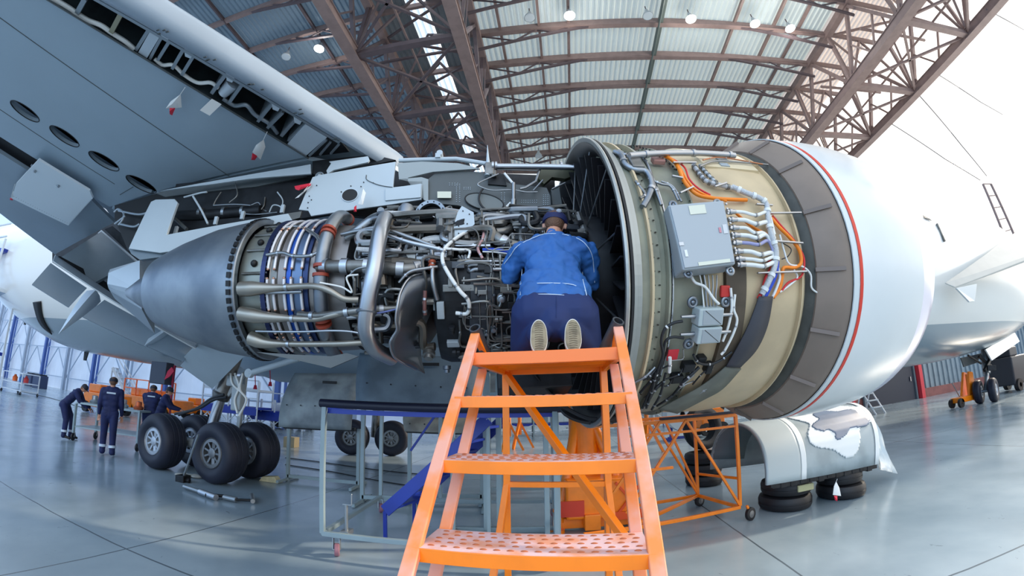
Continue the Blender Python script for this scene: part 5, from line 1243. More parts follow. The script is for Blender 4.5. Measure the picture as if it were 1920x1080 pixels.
# ================================================================== LADDER
M_OR = mat('orange_enamel', (255, 134, 8), .34, var=.1, vscale=6, coat=.2)
M_ORF = mat('sun_faded_orange', (240, 168, 144), .42, rgb2=(248, 140, 66), vscale=5)
M_TREAD = mat('worn_pink_tread', (222, 192, 196), .42, rgb2=(226, 160, 132), vscale=12)
M_PIPE = mat('bare_steel_socket', (92, 96, 102), .35, .8, rvar=.2)
LD = Vector((.158, .987, 0)).normalized(); LE_ = Vector((LD.y, -LD.x, 0)); LO = Vector((.045, 1.26, 0))
def LP_(u, v, z): return LO + LE_ * u + LD * v + Vector((0, 0, z))
LAD = thing('platform_ladder', 'orange steel step ladder with a platform on which the man in blue kneels', 'ladder', LP_(0, 0, 0))
def zs(v): return 1.18 + v * 1.045
HWD = .375
for s_ in (-1, 1):
    mb = MB(); mb.bar(LP_(s_ * HWD, -1.12, .0), LP_(s_ * HWD, .80, zs(.80)), .028, .05, LE_); mb.build('stile', M_ORF, LAD, bevel=.004)
    mb = MB(); mb.bar(LP_(s_ * (HWD - .03), -.86, .0), LP_(s_ * (HWD - .03), .84, 1.83), .028, .045, LE_); mb.build('rear_stile', M_ORF, LAD, bevel=.004)
    mb = MB(); mb.bar(LP_(s_ * .325, 1.42, 0), LP_(s_ * .325, 1.42, 1.88), .045); mb.build('leg', M_OR, LAD, bevel=.004)
    mb = MB(); mb.bar(LP_(s_ * .325, 1.42, .35), LP_(s_ * .36, .2, .9), .035); mb.build('side_brace', M_OR, LAD, bevel=.003)
    mb = MB(); mb.bar(LP_(s_ * HWD, .80, 2.01), LP_(s_ * (HWD - .035), 1.0, 1.90), .035); mb.build('corner_brace', M_OR, LAD, bevel=.003)
    mb = MB(); mb.rev([(0, .024), (0, .032), (-.24, .032), (-.24, .024), (0, .024)], LP_(s_ * (HWD + .005), .80, 2.055), Vector((s_ * .25, -.72, .62)), (1, 0, 0), 24); mb.build('guard_rail_socket', M_PIPE, LAD, True)
mb = MB(); mb.bar(LP_(-.325, 1.42, 1.86), LP_(.345, .66, 1.02), .04); mb.build('diagonal_brace', M_OR, LAD, bevel=.003)
mb = MB(); mb.bar(LP_(-.325, 1.42, 1.12), LP_(.325, 1.42, 1.12), .035); mb.build('rear_rail', M_OR, LAD, bevel=.003)
mb = MB(); mb.bar(LP_(-.325, 1.42, 1.12), LP_(-.36, 1.0, .5), .04); mb.build('diagonal_brace', M_OR, LAD, bevel=.003)
mb = MB(); mb.bar(LP_(.325, 1.42, 1.12), LP_(.37, 1.0, .5), .04); mb.build('diagonal_brace', M_OR, LAD, bevel=.003)
for k, v in enumerate((-.92, -.70, -.47, -.235, 0, .245, .47)):
    z = zs(v) + (0 if k < 6 else .01); w = HWD - .01
    mb = MB(); a0 = LP_(0, v, z); mb.box(LP_(0, v - .012, z - .022), (2 * w + .03, .006, .048), (LE_, LD, Vector((0, 0, 1)))); mb.box(LP_(0, v + .205, z - .018), (2 * w, .006, .036), (LE_, LD, Vector((0, 0, 1))))
    st = mb.build('step', M_OR, LAD, bevel=.002)
    mb = MB(); mb.box(LP_(0, v + .095, z), (2 * w, .215, .006), (LE_, LD, Vector((0, 0, 1)))); mb.build('tread_plate', M_TREAD, st)
    mb = MB()
    for i in range(16):
        for j in range(5):
            u = -w + .04 + i * (2 * w - .08) / 15 + (.01 if j % 2 else 0)
            mb.ball(LP_(u, v + .02 + j * .04, z + .003), .0125, .45, .32, 8, 5, (LE_, LD, Vector((0, 0, 1))))
    o = mb.build('grip_dimples', mat('dimple_worn', (186, 104, 64), .4, .1), st, True); o['kind'] = 'stuff'
PV, PZ = .70, 1.905
mb = MB(); mb.box(LP_(0, PV, PZ - .03), (2 * HWD, .03, .062), (LE_, LD, Vector((0, 0, 1)))); mb.build('platform_edge', mat('platform_edge_orange', (246, 124, 50), .36), LAD, bevel=.003)
mb = MB()
for s_ in (-1, 1): mb.bar(LP_(s_ * (HWD - .02), PV, PZ - .03), LP_(s_ * (HWD - .04), PV + .74, PZ - .03), .03, .06)
mb.bar(LP_(-HWD + .03, PV + .74, PZ - .03), LP_(HWD - .03, PV + .74, PZ - .03), .03, .06)
mb.build('platform_frame', M_OR, LAD, bevel=.003)
for k in range(5):
    mb = MB(); v = PV + .10 + k * .142; mb.box(LP_(0, v, PZ - .008), (2 * HWD - .05, .12, .008), (LE_, LD, Vector((0, 0, 1)))); mb.box(LP_(0, v - .055, PZ - .022), (2 * HWD - .05, .006, .03), (LE_, LD, Vector((0, 0, 1)))); mb.build('platform_slat', M_OR, LAD)

# ================================================================== PEOPLE
M_SKIN = mat('skin', (206, 152, 128), .5, var=.06, spec=.4)
M_HAIR = mat('brown_hair', (104, 72, 52), .6, bump=.6, bscale=140)
M_NAVY = mat('navy_cloth', (22, 34, 84), .75, var=.25, vscale=5, bump=.35, bscale=9)
M_JBLUE = mat('royal_blue_cloth', (44, 100, 168), .7, rgb2=(36, 88, 152), vscale=4, bump=.7, bscale=7)
M_TROU = mat('dark_blue_trousers', (22, 42, 92), .75, rgb2=(20, 38, 84), vscale=3, bump=.5, bscale=6)
M_REFL = mat('reflective_piping', (196, 212, 228), .35)
M_SOLE = mat('worn_rubber_sole', (150, 138, 112), .7, rgb2=(116, 106, 86), vscale=20)
M_SHOE = mat('pale_shoe_edge', (214, 210, 200), .6); M_BOOT = mat('black_boot', (22, 22, 26), .5)
def cap(mb, a, b, ra, rb, seg=14, flat=1.0, fax=None):
    """tapered capsule; flat scales the section along fax"""
    a, b = Vector(a), Vector(b); d = b - a; L = d.length
    if L < 1e-5: return
    d.normalize()
    if fax is None: x, y = basis(d)
    else: y = (Vector(fax) - d * Vector(fax).dot(d)).normalized(); x = d.cross(y)
    rings = []
    for t in (-90, -60, -30, 0): rings.append((a + d * ra * math.sin(R(t)) * .9, ra * math.cos(R(t))))
    for k in range(1, 6): rings.append((a + d * L * k / 6, ra + (rb - ra) * k / 6))
    for t in (0, 30, 60, 90): rings.append((b + d * rb * math.sin(R(t)) * .9, rb * math.cos(R(t))))
    base = len(mb.v)
    for c, r_ in rings:
        r_ = max(r_, .0005)
        for k in range(seg):
            a_ = 2 * math.pi * k / seg; mb.v.append(c + x * (r_ * math.cos(a_)) + y * (r_ * flat * math.sin(a_)))
    n = len(rings)
    for i in range(n - 1):
        for k in range(seg):
            k2 = (k + 1) % seg; mb.f.append((base + i * seg + k, base + i * seg + k2, base + (i + 1) * seg + k2, base + (i + 1) * seg + k))
    mb.f.append(tuple(base + k for k in range(seg))[::-1]); mb.f.append(tuple(base + (n - 1) * seg + k for k in range(seg)))
def remesh(mb, name, m, parent, vox=.014, it=3):
    o = mb.build(name, m, parent, True)
    r_ = o.modifiers.new('r', 'REMESH'); r_.mode = 'VOXEL'; r_.voxel_size = vox; r_.use_smooth_shade = True
    s_ = o.modifiers.new('s', 'SMOOTH'); s_.iterations = it; s_.factor = .6
    dg = bpy.context.evaluated_depsgraph_get(); dg.update(); me = bpy.data.meshes.new_from_object(o.evaluated_get(dg)); o.modifiers.clear(); o.data = me
    me.polygons.foreach_set('use_smooth', [True] * len(me.polygons))
    return o
def figure(label, J, jm, tm, cap_m=M_NAVY, shoes='boot', stripes=True, group=None, vox=.014, capdir=None, fold=False):
    """J: joint positions. keys pelvis chest neck head face(dir) sl sr el er wl wr hl hr kl kr al ar tl tr (toes) side(vec) back(vec)"""
    J = {k: Vector(v) for k, v in J.items()}
    root = thing('person', label, 'person', (J['pelvis'].x, J['pelvis'].y, min(J['al'].z, J['ar'].z) - .08), None if fold else 'maintenance crew by the landing gear')
    f = J['face'].normalized(); up = (J['head'] - J['neck']).normalized(); up = (up - f * up.dot(f)).normalized(); sd = f.cross(up)
    h = J['head']
    b = MB()
    cap(b, h + up * .03, h - up * .035 + f * .012, .083, .066, 16)           # skull to jaw
    cap(b, h - up * .06 + f * .045, h - up * .055 + f * .03, .038, .042)       # chin
    cap(b, h + up * .005 + f * .085, h - up * .028 + f * .102, .012, .016, 8)   # nose
    cap(b, h - up * .062 + f * .082 - sd * .018, h - up * .062 + f * .082 + sd * .018, .009, .009, 8)
    for s_ in (-1, 1):
        cap(b, h - up * .0 + sd * s_ * .082 - f * .005, h - up * .03 + sd * s_ * .083 - f * .0, .016, .011, 8)   # ears
        cap(b, h + up * .02 + f * .078 + sd * s_ * .03, h + up * .018 + f * .078 + sd * s_ * .04, .012, .01, 8)
    cap(b, h - up * .06 - f * .01, J['neck'], .055, .062, 14)
    cap(b, J['neck'], J['chest'], .07, .10)
    cap(b, J['chest'], J['pelvis'], .11, .11)
    for a_, c in (('sl', 'el'), ('sr', 'er')):
        cap(b, J['chest'].lerp(J['neck'], .6), J[a_], .05, .045); cap(b, J[a_], J[c], .042, .034)
    for a_, c in (('el', 'wl'), ('er', 'wr')): cap(b, J[a_], J[c], .036, .026)
    for a_, k, c in (('hl', 'kl', 'al'), ('hr', 'kr', 'ar')):
        cap(b, J['pelvis'], J[a_], .09, .08); cap(b, J[a_], J[k], .07, .05); cap(b, J[k], J[c], .05, .035)
    for e_, w_, s_ in (('el', 'wl', -1), ('er', 'wr', 1)):
        d = (J[w_] - J[e_]).normalized(); px = sd - d * sd.dot(d); px = px.normalized() if px.length > .1 else basis(d)[0]; pz = d.cross(px)
        w = J[w_]
        cap(b, w, w + d * .075, .026, .034, 12, .5, pz)
        for q, (off, L) in enumerate(((-.030, .068), (-.010, .078), (.010, .072), (.029, .056))):
            p0 = w + d * .085 + px * off; p1 = p0 + d * L * .5 + pz * .012; p2 = p1 + d * L * .38 + pz * .028
            cap(b, p0, p1, .0095, .0085, 8); cap(b, p1, p2, .0085, .007, 8)
        t0 = w + d * .03 - px * s_ * .028; t1 = t0 + d * .035 - px * s_ * .028 + pz * .01; cap(b, t0, t1, .011, .0095, 8); cap(b, t1, t1 + d * .028 + pz * .008, .0095, .0075, 8)
    body = remesh(b, 'body', M_SKIN, root, .0075 if vox > .012 else .0065, 1)
    # jacket
    j = MB(); ch, pv, nk = J['chest'], J['pelvis'], J['neck']
    sh = (J['sr'] - J['sl']); shn = sh.normalized(); bk = (nk - pv).normalized().cross(shn).normalized()
    JW = .035 if fold else 0
    for t, w_, r_ in ((.13 if fold else -.06, .075 + JW * 1.6, .115 + JW * .5), (.2 if fold else .12, .07 + JW * 1.5, .115 + JW * .3), (.35, .075 + JW, .118), (.6, .09, .118), (.82, .105, .11), (.95, .09, .09)):
        c = pv.lerp(nk, t); wd = w_ if t < .7 else max(w_, sh.length * .5 - .07 if t < .9 else .08)
        cap(j, c - shn * wd, c + shn * wd, r_, r_, 16, .92)
        cap(j, c - shn * wd, c + shn * wd, r_, r_, 16, .92)
    cap(j, pv.lerp(nk, .22 if fold else -.05), pv.lerp(nk, .9), .14, .13, 16, .85, bk)
    cap(j, nk - (nk - pv).normalized() * .03, nk + (h - nk) * .25, .072, .062)
    for s_, e_, w_ in (('sl', 'el', 'wl'), ('sr', 'er', 'wr')):
        cap(j, J[s_], J[e_], .078, .06); cap(j, J[e_], J[w_].lerp(J[e_], .06), .06, .042); cap(j, ch.lerp(nk, .5), J[s_], .095, .078)
    jk = remesh(j, 'jacket', jm, root, vox, 22 if fold else 4)
    if fold:
        t_ = bpy.data.textures.new('folds', 'CLOUDS'); t_.noise_scale = .085; t_.noise_depth = 2
        dm = jk.modifiers.new('folds', 'DISPLACE'); dm.texture = t_; dm.strength = .06; dm.mid_level = .5
    t = MB()
    TW = 1.22 if fold else 1.0
    cap(t, J['hl'], J['hr'], .115 * TW, .115 * TW, 16); cap(t, pv, pv.lerp(nk, -.1), .12, .12)
    for h_, k, a_ in (('hl', 'kl', 'al'), ('hr', 'kr', 'ar')):
        cap(t, J[h_], J[k], .112 * TW, .078 * TW, 16); cap(t, J[k], J[a_], .08 * (TW * .5 + .5), .064, 16)
        cap(t, J[a_].lerp(J[k], .05), J[a_], .07, .07, 14)
    tr = remesh(t, 'trousers', tm, root, vox, 4)
    if stripes:
        for k, a_ in (('kl', 'al'), ('kr', 'ar')):
            d = (J[a_] - J[k]).normalized(); c = J[k].lerp(J[a_], .62); mb = MB(); mb.tube([c, c + d * .055], .0835, 18); mb.build('reflective_band', M_REFL, tr, True)
        c = pv.lerp(nk, .86) + (-bk if bk.dot(J['face']) > 0 else bk) * .118
        up_ = (nk - pv).normalized(); bb = (-bk if bk.dot(J['face']) > 0 else bk)
        mb = MB(); mb.box(c - up_ * .02, (.2, .012, .035), (shn, bb, up_)); mb.build('back_stripe', M_REFL, jk, bevel=.003)
    for a_, to in (('al', 'tl'), ('ar', 'tr')):
        A, T = J[a_], J[to]; d = (T - A).normalized()
        s_ = MB(); cap(s_, A, A - Vector((0, 0, 0)) + d * .05, .05, .045); cap(s_, A - d * .02, T, .044, .038, 14, .85)
        remesh(s_, 'shoe', M_BOOT if shoes == 'boot' else M_SHOE, root, .012, 2)
    # hair and cap
    hr = MB(); cap(hr, h + up * .035 - f * .012, h - up * .03 - f * .028, .088, .068, 16)
    remesh(hr, 'hair', M_HAIR, root, .012, 1)
    cp = MB(); cu = up if capdir is None else Vector(capdir).normalized(); cf = (f - cu * f.dot(cu)).normalized(); cs = cf.cross(cu)
    cp.rev([(.0, .097), (.04, .099), (.075, .086), (.1, .055), (.11, .0)], h, cu, cf, 24); cp.rev([(.0, .097), (.0, .0)], h, cu, cf, 24)
    cpo = cp.build('cap', cap_m, root, True)
    br_ = MB(); P = [h + cu * .005 + cf * (.088 + .07 * math.cos(R(a))) + cs * (.075 * math.sin(R(a))) for a in range(-90, 91, 18)]; br_.prism(P, cu * .006); br_.build('cap_visor', cap_m, cpo)
    return root, jk, tr
PP = lambda x, y, Y: aty(x, y, Y)
# main worker kneeling on the platform
pt = PZ + .0
feetY = 2.06
J = dict(pelvis=PP(1040, 590, 2.32), chest=PP(1038, 500, 2.55), neck=PP(1036, 452, 2.66), head=PP(1040, 422, 2.76), face=(.12, .85, -.25),
         sl=PP(972, 474, 2.60), sr=PP(1102, 470, 2.60), el=PP(950, 525, 2.72), er=PP(1109, 535, 2.74), wl=PP(985, 520, 2.86), wr=PP(1100, 500, 2.92),
         hl=PP(1000, 588, 2.34), hr=PP(1082, 588, 2.34), kl=PP(984, 655, 2.50), kr=PP(1102, 650, 2.5), al=PP(1010, 626, 2.17), ar=PP(1073, 617, 2.17), tl=PP(1010, 660, 2.14), tr=PP(1073, 658, 2.14))
J['kl'].z = J['kr'].z = pt + .078
for a_, t_ in (('al', 'tl'), ('ar', 'tr')): J[t_].z = pt + .03; J[a_].z = pt + .125; J[a_].y = 2.2
man, jk, tr = figure('person in blue jacket and navy cap kneeling on the orange ladder, reaching into the engine', J, M_JBLUE, M_TROU, mat('navy_cap', (20, 30, 78), .7), 'shoe', False, vox=.012, fold=True)
# shoe soles facing the viewer
for a_, t_, px in (('al', 'tl', 1010), ('ar', 'tr', 1073)):
    A, T = J[a_] + Vector((0, -.05, .055)), J[t_] + Vector((0, -.045, -.01))
    d = (A - T); L = d.length; d.normalize(); s_ = Vector((1, 0, 0)); n_ = s_.cross(d).normalized(); n_ = n_ if n_.y < 0 else -n_
    def outline(sc_, e):
        out = []
        for k in range(28):
            a = 2 * math.pi * k / 28; u = math.cos(a); v = math.sin(a)
            w = (.046 + .008 * (1 if v < 0 else .2) * abs(v)) * sc_
            out.append(T + d * (L / 2 + v * (L / 2 + .02) * sc_) + s_ * u * w * (1 - .12 * max(0, .3 - abs(v - .15))) + n_ * e)
        return out
    mb = MB(); mb.prism(outline(1.0, -.018), n_ * .022); mb.build('shoe_rim', M_SHOE, man, True)
    mb = MB(); mb.prism(outline(.93, .0035), n_ * .004); so = mb.build('shoe_sole', M_SOLE, man)
    mb = MB()
    for k in range(12):
        c = T + d * (L * (k + .6) / 12.4) + n_ * .0078; mb.bar(c - s_ * .022, c + d * .004, .003); mb.bar(c + s_ * .022, c + d * .004, .003)
    o = mb.build('tread_pattern', mat('sole_groove', (104, 94, 76), .8), so); o['kind'] = 'stuff'
dg = bpy.context.evaluated_depsgraph_get(); dg.update()
def stick(obj_, px_list, r_, name, m, e=.004):
    ev = obj_.evaluated_get(dg); mw = obj_.matrix_world.inverted(); out = []
    for x, y in px_list:
        o_ = mw @ CAM0; d_ = (mw.to_3x3() @ ray(x, y)).normalized(); ok, loc, nor, _ = ev.ray_cast(o_, d_)
        if ok: out.append(obj_.matrix_world @ (loc - d_ * e))
    if len(out) > 1:
        mb = MB(); mb.tube(smooth_path(out, 3), r_, 6); return mb.build(name, m, obj_, True)
bpy.context.view_layer.update(); dg.update()
for pxs in ([(975, 553), (1000, 552), (1040, 552), (1075, 557), (1100, 566)], [(975, 533), (1010, 531), (1045, 531), (1075, 534), (1098, 546)], [(976, 553), (977, 530), (979, 505)], [(1102, 565), (1098, 545), (1093, 525), (1092, 510)],
            [(958, 478), (972, 460), (990, 448), (1012, 441), (1035, 438), (1060, 440), (1085, 448), (1100, 460), (1110, 478), (1113, 500), (1115, 530)], [(935, 510), (945, 495), (958, 478)]):
    stick(jk, pxs, .003, 'piping', M_REFL)
stick(tr, [(1043, 556), (1043, 575), (1043, 595)], .002, 'seam', M_TROU)
mb = MB(); c = J['head'] + Vector((.03, -.07, .085)); mb.ball(c, .022, .5, .8, 12, 8); mb.build('cap_badge', mat('cap_badge_grey', (150, 156, 170), .5), man, True)

# crew on the left
def standing(x, y, face, lab, bend=0.0, hgt=1.74, arms=None, grp=None, lean=(0, 0), stride=.1, rot=None):
    base = atz(x, y) if grp is None else grp.copy(); grp = None; s = hgt / 1.74; f = Vector((face[0], face[1], 0)).normalized(); sd = f.cross(Vector((0, 0, 1))); Z = Vector((0, 0, 1))
    B = lambda a, c, z: base + sd * a * s + f * c * s + Z * z * s
    pelv = B(0, -.05 * (bend > 0) - bend * .12, .94 - bend * .04); u = (Z * math.cos(bend) + f * math.sin(bend))
    nk = pelv + u * .52 * s; ch = pelv + u * .33 * s
    hd = nk + (Z * math.cos(bend * 1.25) + f * math.sin(bend * 1.25)) * .15 * s
    ff = (f * math.cos(bend * .9) - Z * math.sin(bend * .9)) if bend else f + Z * (-.15)
    sl, sr = nk - sd * .19 * s - u * .05, nk + sd * .19 * s - u * .05
    if arms is None: el, er, wl, wr = sl + (-Z * .28 - sd * .05) * s, sr + (-Z * .28 + sd * .05) * s, sl + (-Z * .52 - sd * .06 + f * .08) * s, sr + (-Z * .52 + sd * .06 + f * .08) * s
    else: el, er, wl, wr = [sl + (f * arms[0] - Z * arms[1]) * s, sr + (f * arms[0] - Z * arms[1]) * s, sl + (f * arms[2] - Z * arms[3] + sd * .06) * s, sr + (f * arms[2] - Z * arms[3] - sd * .06) * s]
    J = dict(pelvis=pelv, chest=ch, neck=nk, head=hd, face=ff, sl=sl, sr=sr, el=el, er=er, wl=wl, wr=wr, hl=pelv - sd * .09 * s, hr=pelv + sd * .09 * s,
             kl=B(-.11, stride * .5 + .02, .50), kr=B(.11, -stride * .5 + .02, .50), al=B(-.12, stride * .6, .09), ar=B(.12, -stride * .6, .09), tl=B(-.13, stride * .6 + .17, .04), tr=B(.13, -stride * .6 + .17, .04))
    return figure(lab, J, M_NAVY, M_NAVY, mat('black_cap', (26, 30, 46), .7))
standing(200, 855, (-.7, .75), 'person in dark coveralls standing upright with back to us beside the steel work table', hgt=1.76, stride=.12)
standing(125, 823, (.75, .66), 'person in dark coveralls bending over the left end of the work table', bend=.75, hgt=1.72, arms=(.12, .22, .34, .38), stride=.1)
standing(283, 812, (-.6, .8), 'person in dark cap bending behind the landing gear, the left one of two', bend=.3, hgt=1.74, arms=(.15, .2, .38, .25), grp=aty(283, 760, 8.6).xy.to_3d())
standing(318, 815, (.8, .6), 'person in dark coveralls bending behind the landing gear, closer to its strut', bend=.3, hgt=1.74, arms=(.15, .2, .38, .25), grp=aty(306, 760, 8.3).xy.to_3d())
# ================================================================== GROUND EQUIPMENT
M_GST = mat('grey_green_steel', (148, 166, 172), .4, var=.08); M_BLP = mat('blue_paint', (20, 52, 160), .4, var=.15); M_NPAD = mat('navy_edge_pad', (14, 18, 44), .5)
M_CASTR = mat('pink_caster_rubber', (150, 104, 116), .5); M_ZINC = mat('zinc', (150, 156, 160), .35, .7); M_BLKR = mat('black_rubber', (24, 24, 28), .55, var=.3)
Zv = Vector((0, 0, 1))
def caster(root, p, r_=.075, m=None, top=.2):
    p = Vector(p); mb = MB(); c = Vector((p.x, p.y, r_)); a = Vector((.9, .4, 0)).normalized()
    mb.rev([(-.025, r_ * .3), (-.028, r_ * .85), (-.018, r_), (.018, r_), (.028, r_ * .85), (.025, r_ * .3)], c, a, Zv, 20); w = mb.build('caster_wheel', m or M_BLKR, root, True)
    mb = MB(); mb.tube([c - a * .035, c + a * .035], .014, 8); t = Vector((-a.y, a.x, 0))
    for s_ in (-1, 1): mb.bar(c + a * .034 * s_, c + a * .034 * s_ + Zv * (top - r_) * .75 + t * .02, .008, .035)
    mb.box(c + Zv * (top - r_) * .8 + t * .02, (.08, .08, .01)); mb.build('caster_fork', M_ZINC, w)
    return w
# --- grey trolley with blue padded top rail
c1, c2 = atz(613, 1008, .24), None
A = aty(605, 1003, 4.1); Bq = Vector((A.x + .02, 6.0, A.z)); Cq = Vector((.40, 4.0, A.z)); Dq = Vector((.55, 5.9, A.z)); zb = .24; zt = 1.58
A.z = zb
for p in (Bq, Cq, Dq): p.z = zb
TR = thing('wheeled_frame_trolley', 'grey square-tube trolley on casters with a dark blue padded top rail', 'trolley', (A.x, A.y, 0))
for p in (A, Bq, Cq, Dq):
    mb = MB(); mb.bar(p, Vector((p.x, p.y, zt)), .05); mb.build('post', M_GST, TR, bevel=.004)
for (p, q) in ((A, Bq), (A, Cq), (Cq, Dq), (Bq, Dq)):
    mb = MB(); mb.bar(p, q, .05); mb.build('base_rail', M_GST, TR, bevel=.004)
for (p, q) in ((A, Bq), (Cq, Dq), (Bq, Dq)):
    mb = MB(); mb.bar(Vector((p.x, p.y, zt)), Vector((q.x, q.y, zt)), .04); mb.build('top_rail', M_BLP, TR, bevel=.004)
mb = MB(); mb.tube([Vector((A.x - .05, A.y, zt + .04)), Vector((Cq.x + .1, Cq.y, zt + .02))], .045, 12); mb.build('padded_rail', M_NPAD, TR, True)
mb = MB(); mb.bar(Vector((A.x, A.y + .05, zt - .04)), Vector((Cq.x, Cq.y + .05, zt - .04)), .03, .05); mb.build('blue_rail', M_BLP, TR)
mb = MB(); mb.bar(Vector((Bq.x + .9, Bq.y, zb)), Vector((Bq.x + .9, Bq.y, zt)), .05); mb.bar(Vector((Bq.x + 1.6, Bq.y, zb)), Vector((Bq.x + 1.6, Bq.y, zt)), .05); mb.build('middle_posts', M_GST, TR, bevel=.004)
for p in (A + Vector((.15, .02, 0)), Bq, Cq - Vector((.1, 0, 0)), Dq): caster(TR, p, .07, M_CASTR, zb)
mb = MB(); p = A + Vector((.22, .12, 0)); mb.tube([p, p + Zv * .3], .02, 10); mb.bar(p + Zv * .3 - Vector((.04, 0, 0)), p + Zv * .3 + Vector((.06, 0, 0)), .015); mb.tube([p + Zv * .3 + Vector((.06, 0, 0)), p + Zv * .42 + Vector((.06, 0, 0))], .008, 6); mb.box(p, (.1, .16, .05)); mb.build('jack_screw', M_ZINC, TR, bevel=.003)
# --- blue aluminium stair leaning up behind the trolley
BS = thing('blue_access_stair', 'deep blue perforated access stair rising to the right behind the grey trolley', 'stairs', atz(760, 965, 0))
b0, b1 = aty(722, 958, 4.75), aty(915, 785, 4.75); off = Vector((.2, .62, 0))
for o_ in (Vector(), off):
    mb = MB(); mb.bar(b0 + o_, b1 + o_, .15, .04, Vector((.2, 1, 0))); mb.build('stringer', M_BLP, BS, bevel=.004)
for k in range(7):
    c = b0.lerp(b1, (k + .3) / 7) + off / 2; mb = MB(); mb.box(c, (.2, .62, .03), (Vector((1, 0, 0)), off.normalized(), Zv)); mb.build('step', M_BLP, BS, bevel=.003)
for t in (0.02, .98):
    pass
mb = MB(); mb.bar(b1, Vector((b1.x, b1.y, .0)), .04); mb.bar(b1 + off, Vector((b1.x + off.x, b1.y + off.y, .0)), .04); mb.build('support_legs', M_GST, BS)
for o_ in (Vector(), off):
    mb = MB(); mb.bar(b0 + o_, Vector((b0.x + o_.x, b0.y + o_.y, 0)), .04); mb.build('foot', M_BLP, BS)
mb = MB(); q0, q1 = aty(770, 845, 5.6), aty(815, 780, 5.6); mb.bar(q0, q1, .03); mb.build('handrail', M_BLP, BS)
# --- thrust reverser cowl halves behind the trolley
M_COWLD = mat('dirty_cowl_grey', (150, 160, 164), .5, rgb2=(112, 120, 126), vscale=1.8); M_COWLB = mat('slate_cowl_paint', (108, 126, 140), .45, rgb2=(88, 104, 118), vscale=2)
def shell(name, P0, P1, up, m, parent, bulge, n=12, th=.04, sy=Vector((0, -1, 0))):
    """curved panel between bottom edge P0-P1 and top edge (up), bulging toward the viewer"""
    mb = MB(); vs = []; M_ = 8
    for i in range(n + 1):
        t = i / n
        for k in range(M_ + 1):
            u = k / M_; p = P0.lerp(P1, u) + up * t + sy * bulge * math.sin(math.pi * min(1, .15 + t * .75)); vs.append(p)
    mb.add(vs, [(i * (M_ + 1) + k, i * (M_ + 1) + k + 1, (i + 1) * (M_ + 1) + k + 1, (i + 1) * (M_ + 1) + k) for i in range(n) for k in range(M_)])
    o = mb.build(name, m, parent, True); s_ = o.modifiers.new('solid', 'SOLIDIFY'); s_.thickness = th; return o
def cowlhalf(label, p0, p1, Y, up, m, bulge, legs=True):
    a, b = aty(*p0, Y), aty(*p1, Y); rt = thing('reverser_cowl', label, 'engine cowl', ((a.x + b.x) / 2, Y, 0))
    u = aty(*up, Y + .3) - a
    shell('cowl_skin', a, b, u, m, rt, bulge)
    mb = MB(); mb.bar(a + Vector((0, .1, 0)), b + Vector((0, .1, 0)), .09, .07); mb.build('lower_edge', M_DARK, rt)
    mb = MB()
    for p in (a, b):
        q = p + Vector((.0, .3, 0)); mb.bar(q, Vector((q.x, q.y, 0)), .06)
    mb.bar(Vector((a.x, a.y + .3, .1)), Vector((b.x, b.y + .3, .1)), .06)
    for k in (-1, 1): mb.bar(Vector((a.x, a.y + .3, .04)) + Vector((0, -.4, 0)), Vector((a.x, a.y + .7, .04)), .05); mb.bar(Vector((b.x, b.y - .1, .04)), Vector((b.x, b.y + .7, .04)), .05)
    mb.build('support_stand', M_GST, rt)
    mb = MB(); c = a.lerp(b, .62) + u * .82 + Vector((0, -bulge - .03, 0)); mb.box(c, (.3, .02, .05)); mb.build('latch_slot', M_BLACK, rt, bevel=.006)
    for k in range(5):
        mb = MB(); c = a.lerp(b, .1 + k * .2) + u * .4 + Vector((0, -bulge - .02, 0)); mb.tube([c, c + Vector((0, -.02, 0))], .012, 8); mb.build('fastener', M_DARK, rt)
    return rt
cowlhalf('dirty grey curved reverser cowl left of the slate one, on a stand behind the trolley', (528, 800), (662, 806), 7.3, (556, 700), M_COWLD, .25)
cowlhalf('slate-grey reverser cowl directly below the engine core with a dark latch slot', (670, 757), (905, 770), 6.2, (676, 662), M_COWLB, .12)
cowlhalf('narrow beige soiled cowl section low behind the trolley posts', (760, 808), (900, 812), 6.6, (757, 772), mat('soiled_beige_cowl', (176, 172, 160), .5, rgb2=(140, 136, 128), vscale=3), .1)
cowlhalf('pale grey cowl section hanging behind the ladder diagonal', (905, 752), (1170, 775), 7.2, (910, 700), M_COWLD, .1)
# vertical grey stand behind the ladder
ES = thing('engine_stand', 'grey upright stand of box posts behind the ladder steps', 'stand', aty(960, 960, 5.0).xy.to_3d())
for (x, yt, yb, Y, w) in ((849, 760, 985, 4.9, .05), (912, 700, 950, 5.2, .09), (934, 700, 952, 5.2, .07), (1022, 770, 995, 4.9, .06), (1042, 770, 990, 4.9, .06)):
    a, b = aty(x, yt, Y), aty(x, yb, Y); mb = MB(); mb.bar(Vector((a.x, Y, 0.05)), Vector((a.x, Y, a.z)), w); mb.build('post', M_GST, ES, bevel=.004)
def esb(n_, p, q, w_):
    mb = MB(); mb.bar(p, q, w_); mb.build(n_, M_GST, ES, bevel=.004)
a, b = aty(845, 980, 4.9), aty(1045, 980, 4.9); esb('base_rail', Vector((a.x, 4.9, .05)), Vector((b.x, 4.9, .05)), .07); esb('base_rail', Vector((a.x, 5.2, .05)), Vector((b.x, 5.2, .05)), .07)
for q in (a, b): esb('base_rail', Vector((q.x, 4.85, .05)), Vector((q.x, 5.25, .05)), .06)
a, b = aty(912, 740, 5.2), aty(1045, 745, 4.9); esb('top_rail', a, Vector((b.x, 4.95, a.z)), .06)
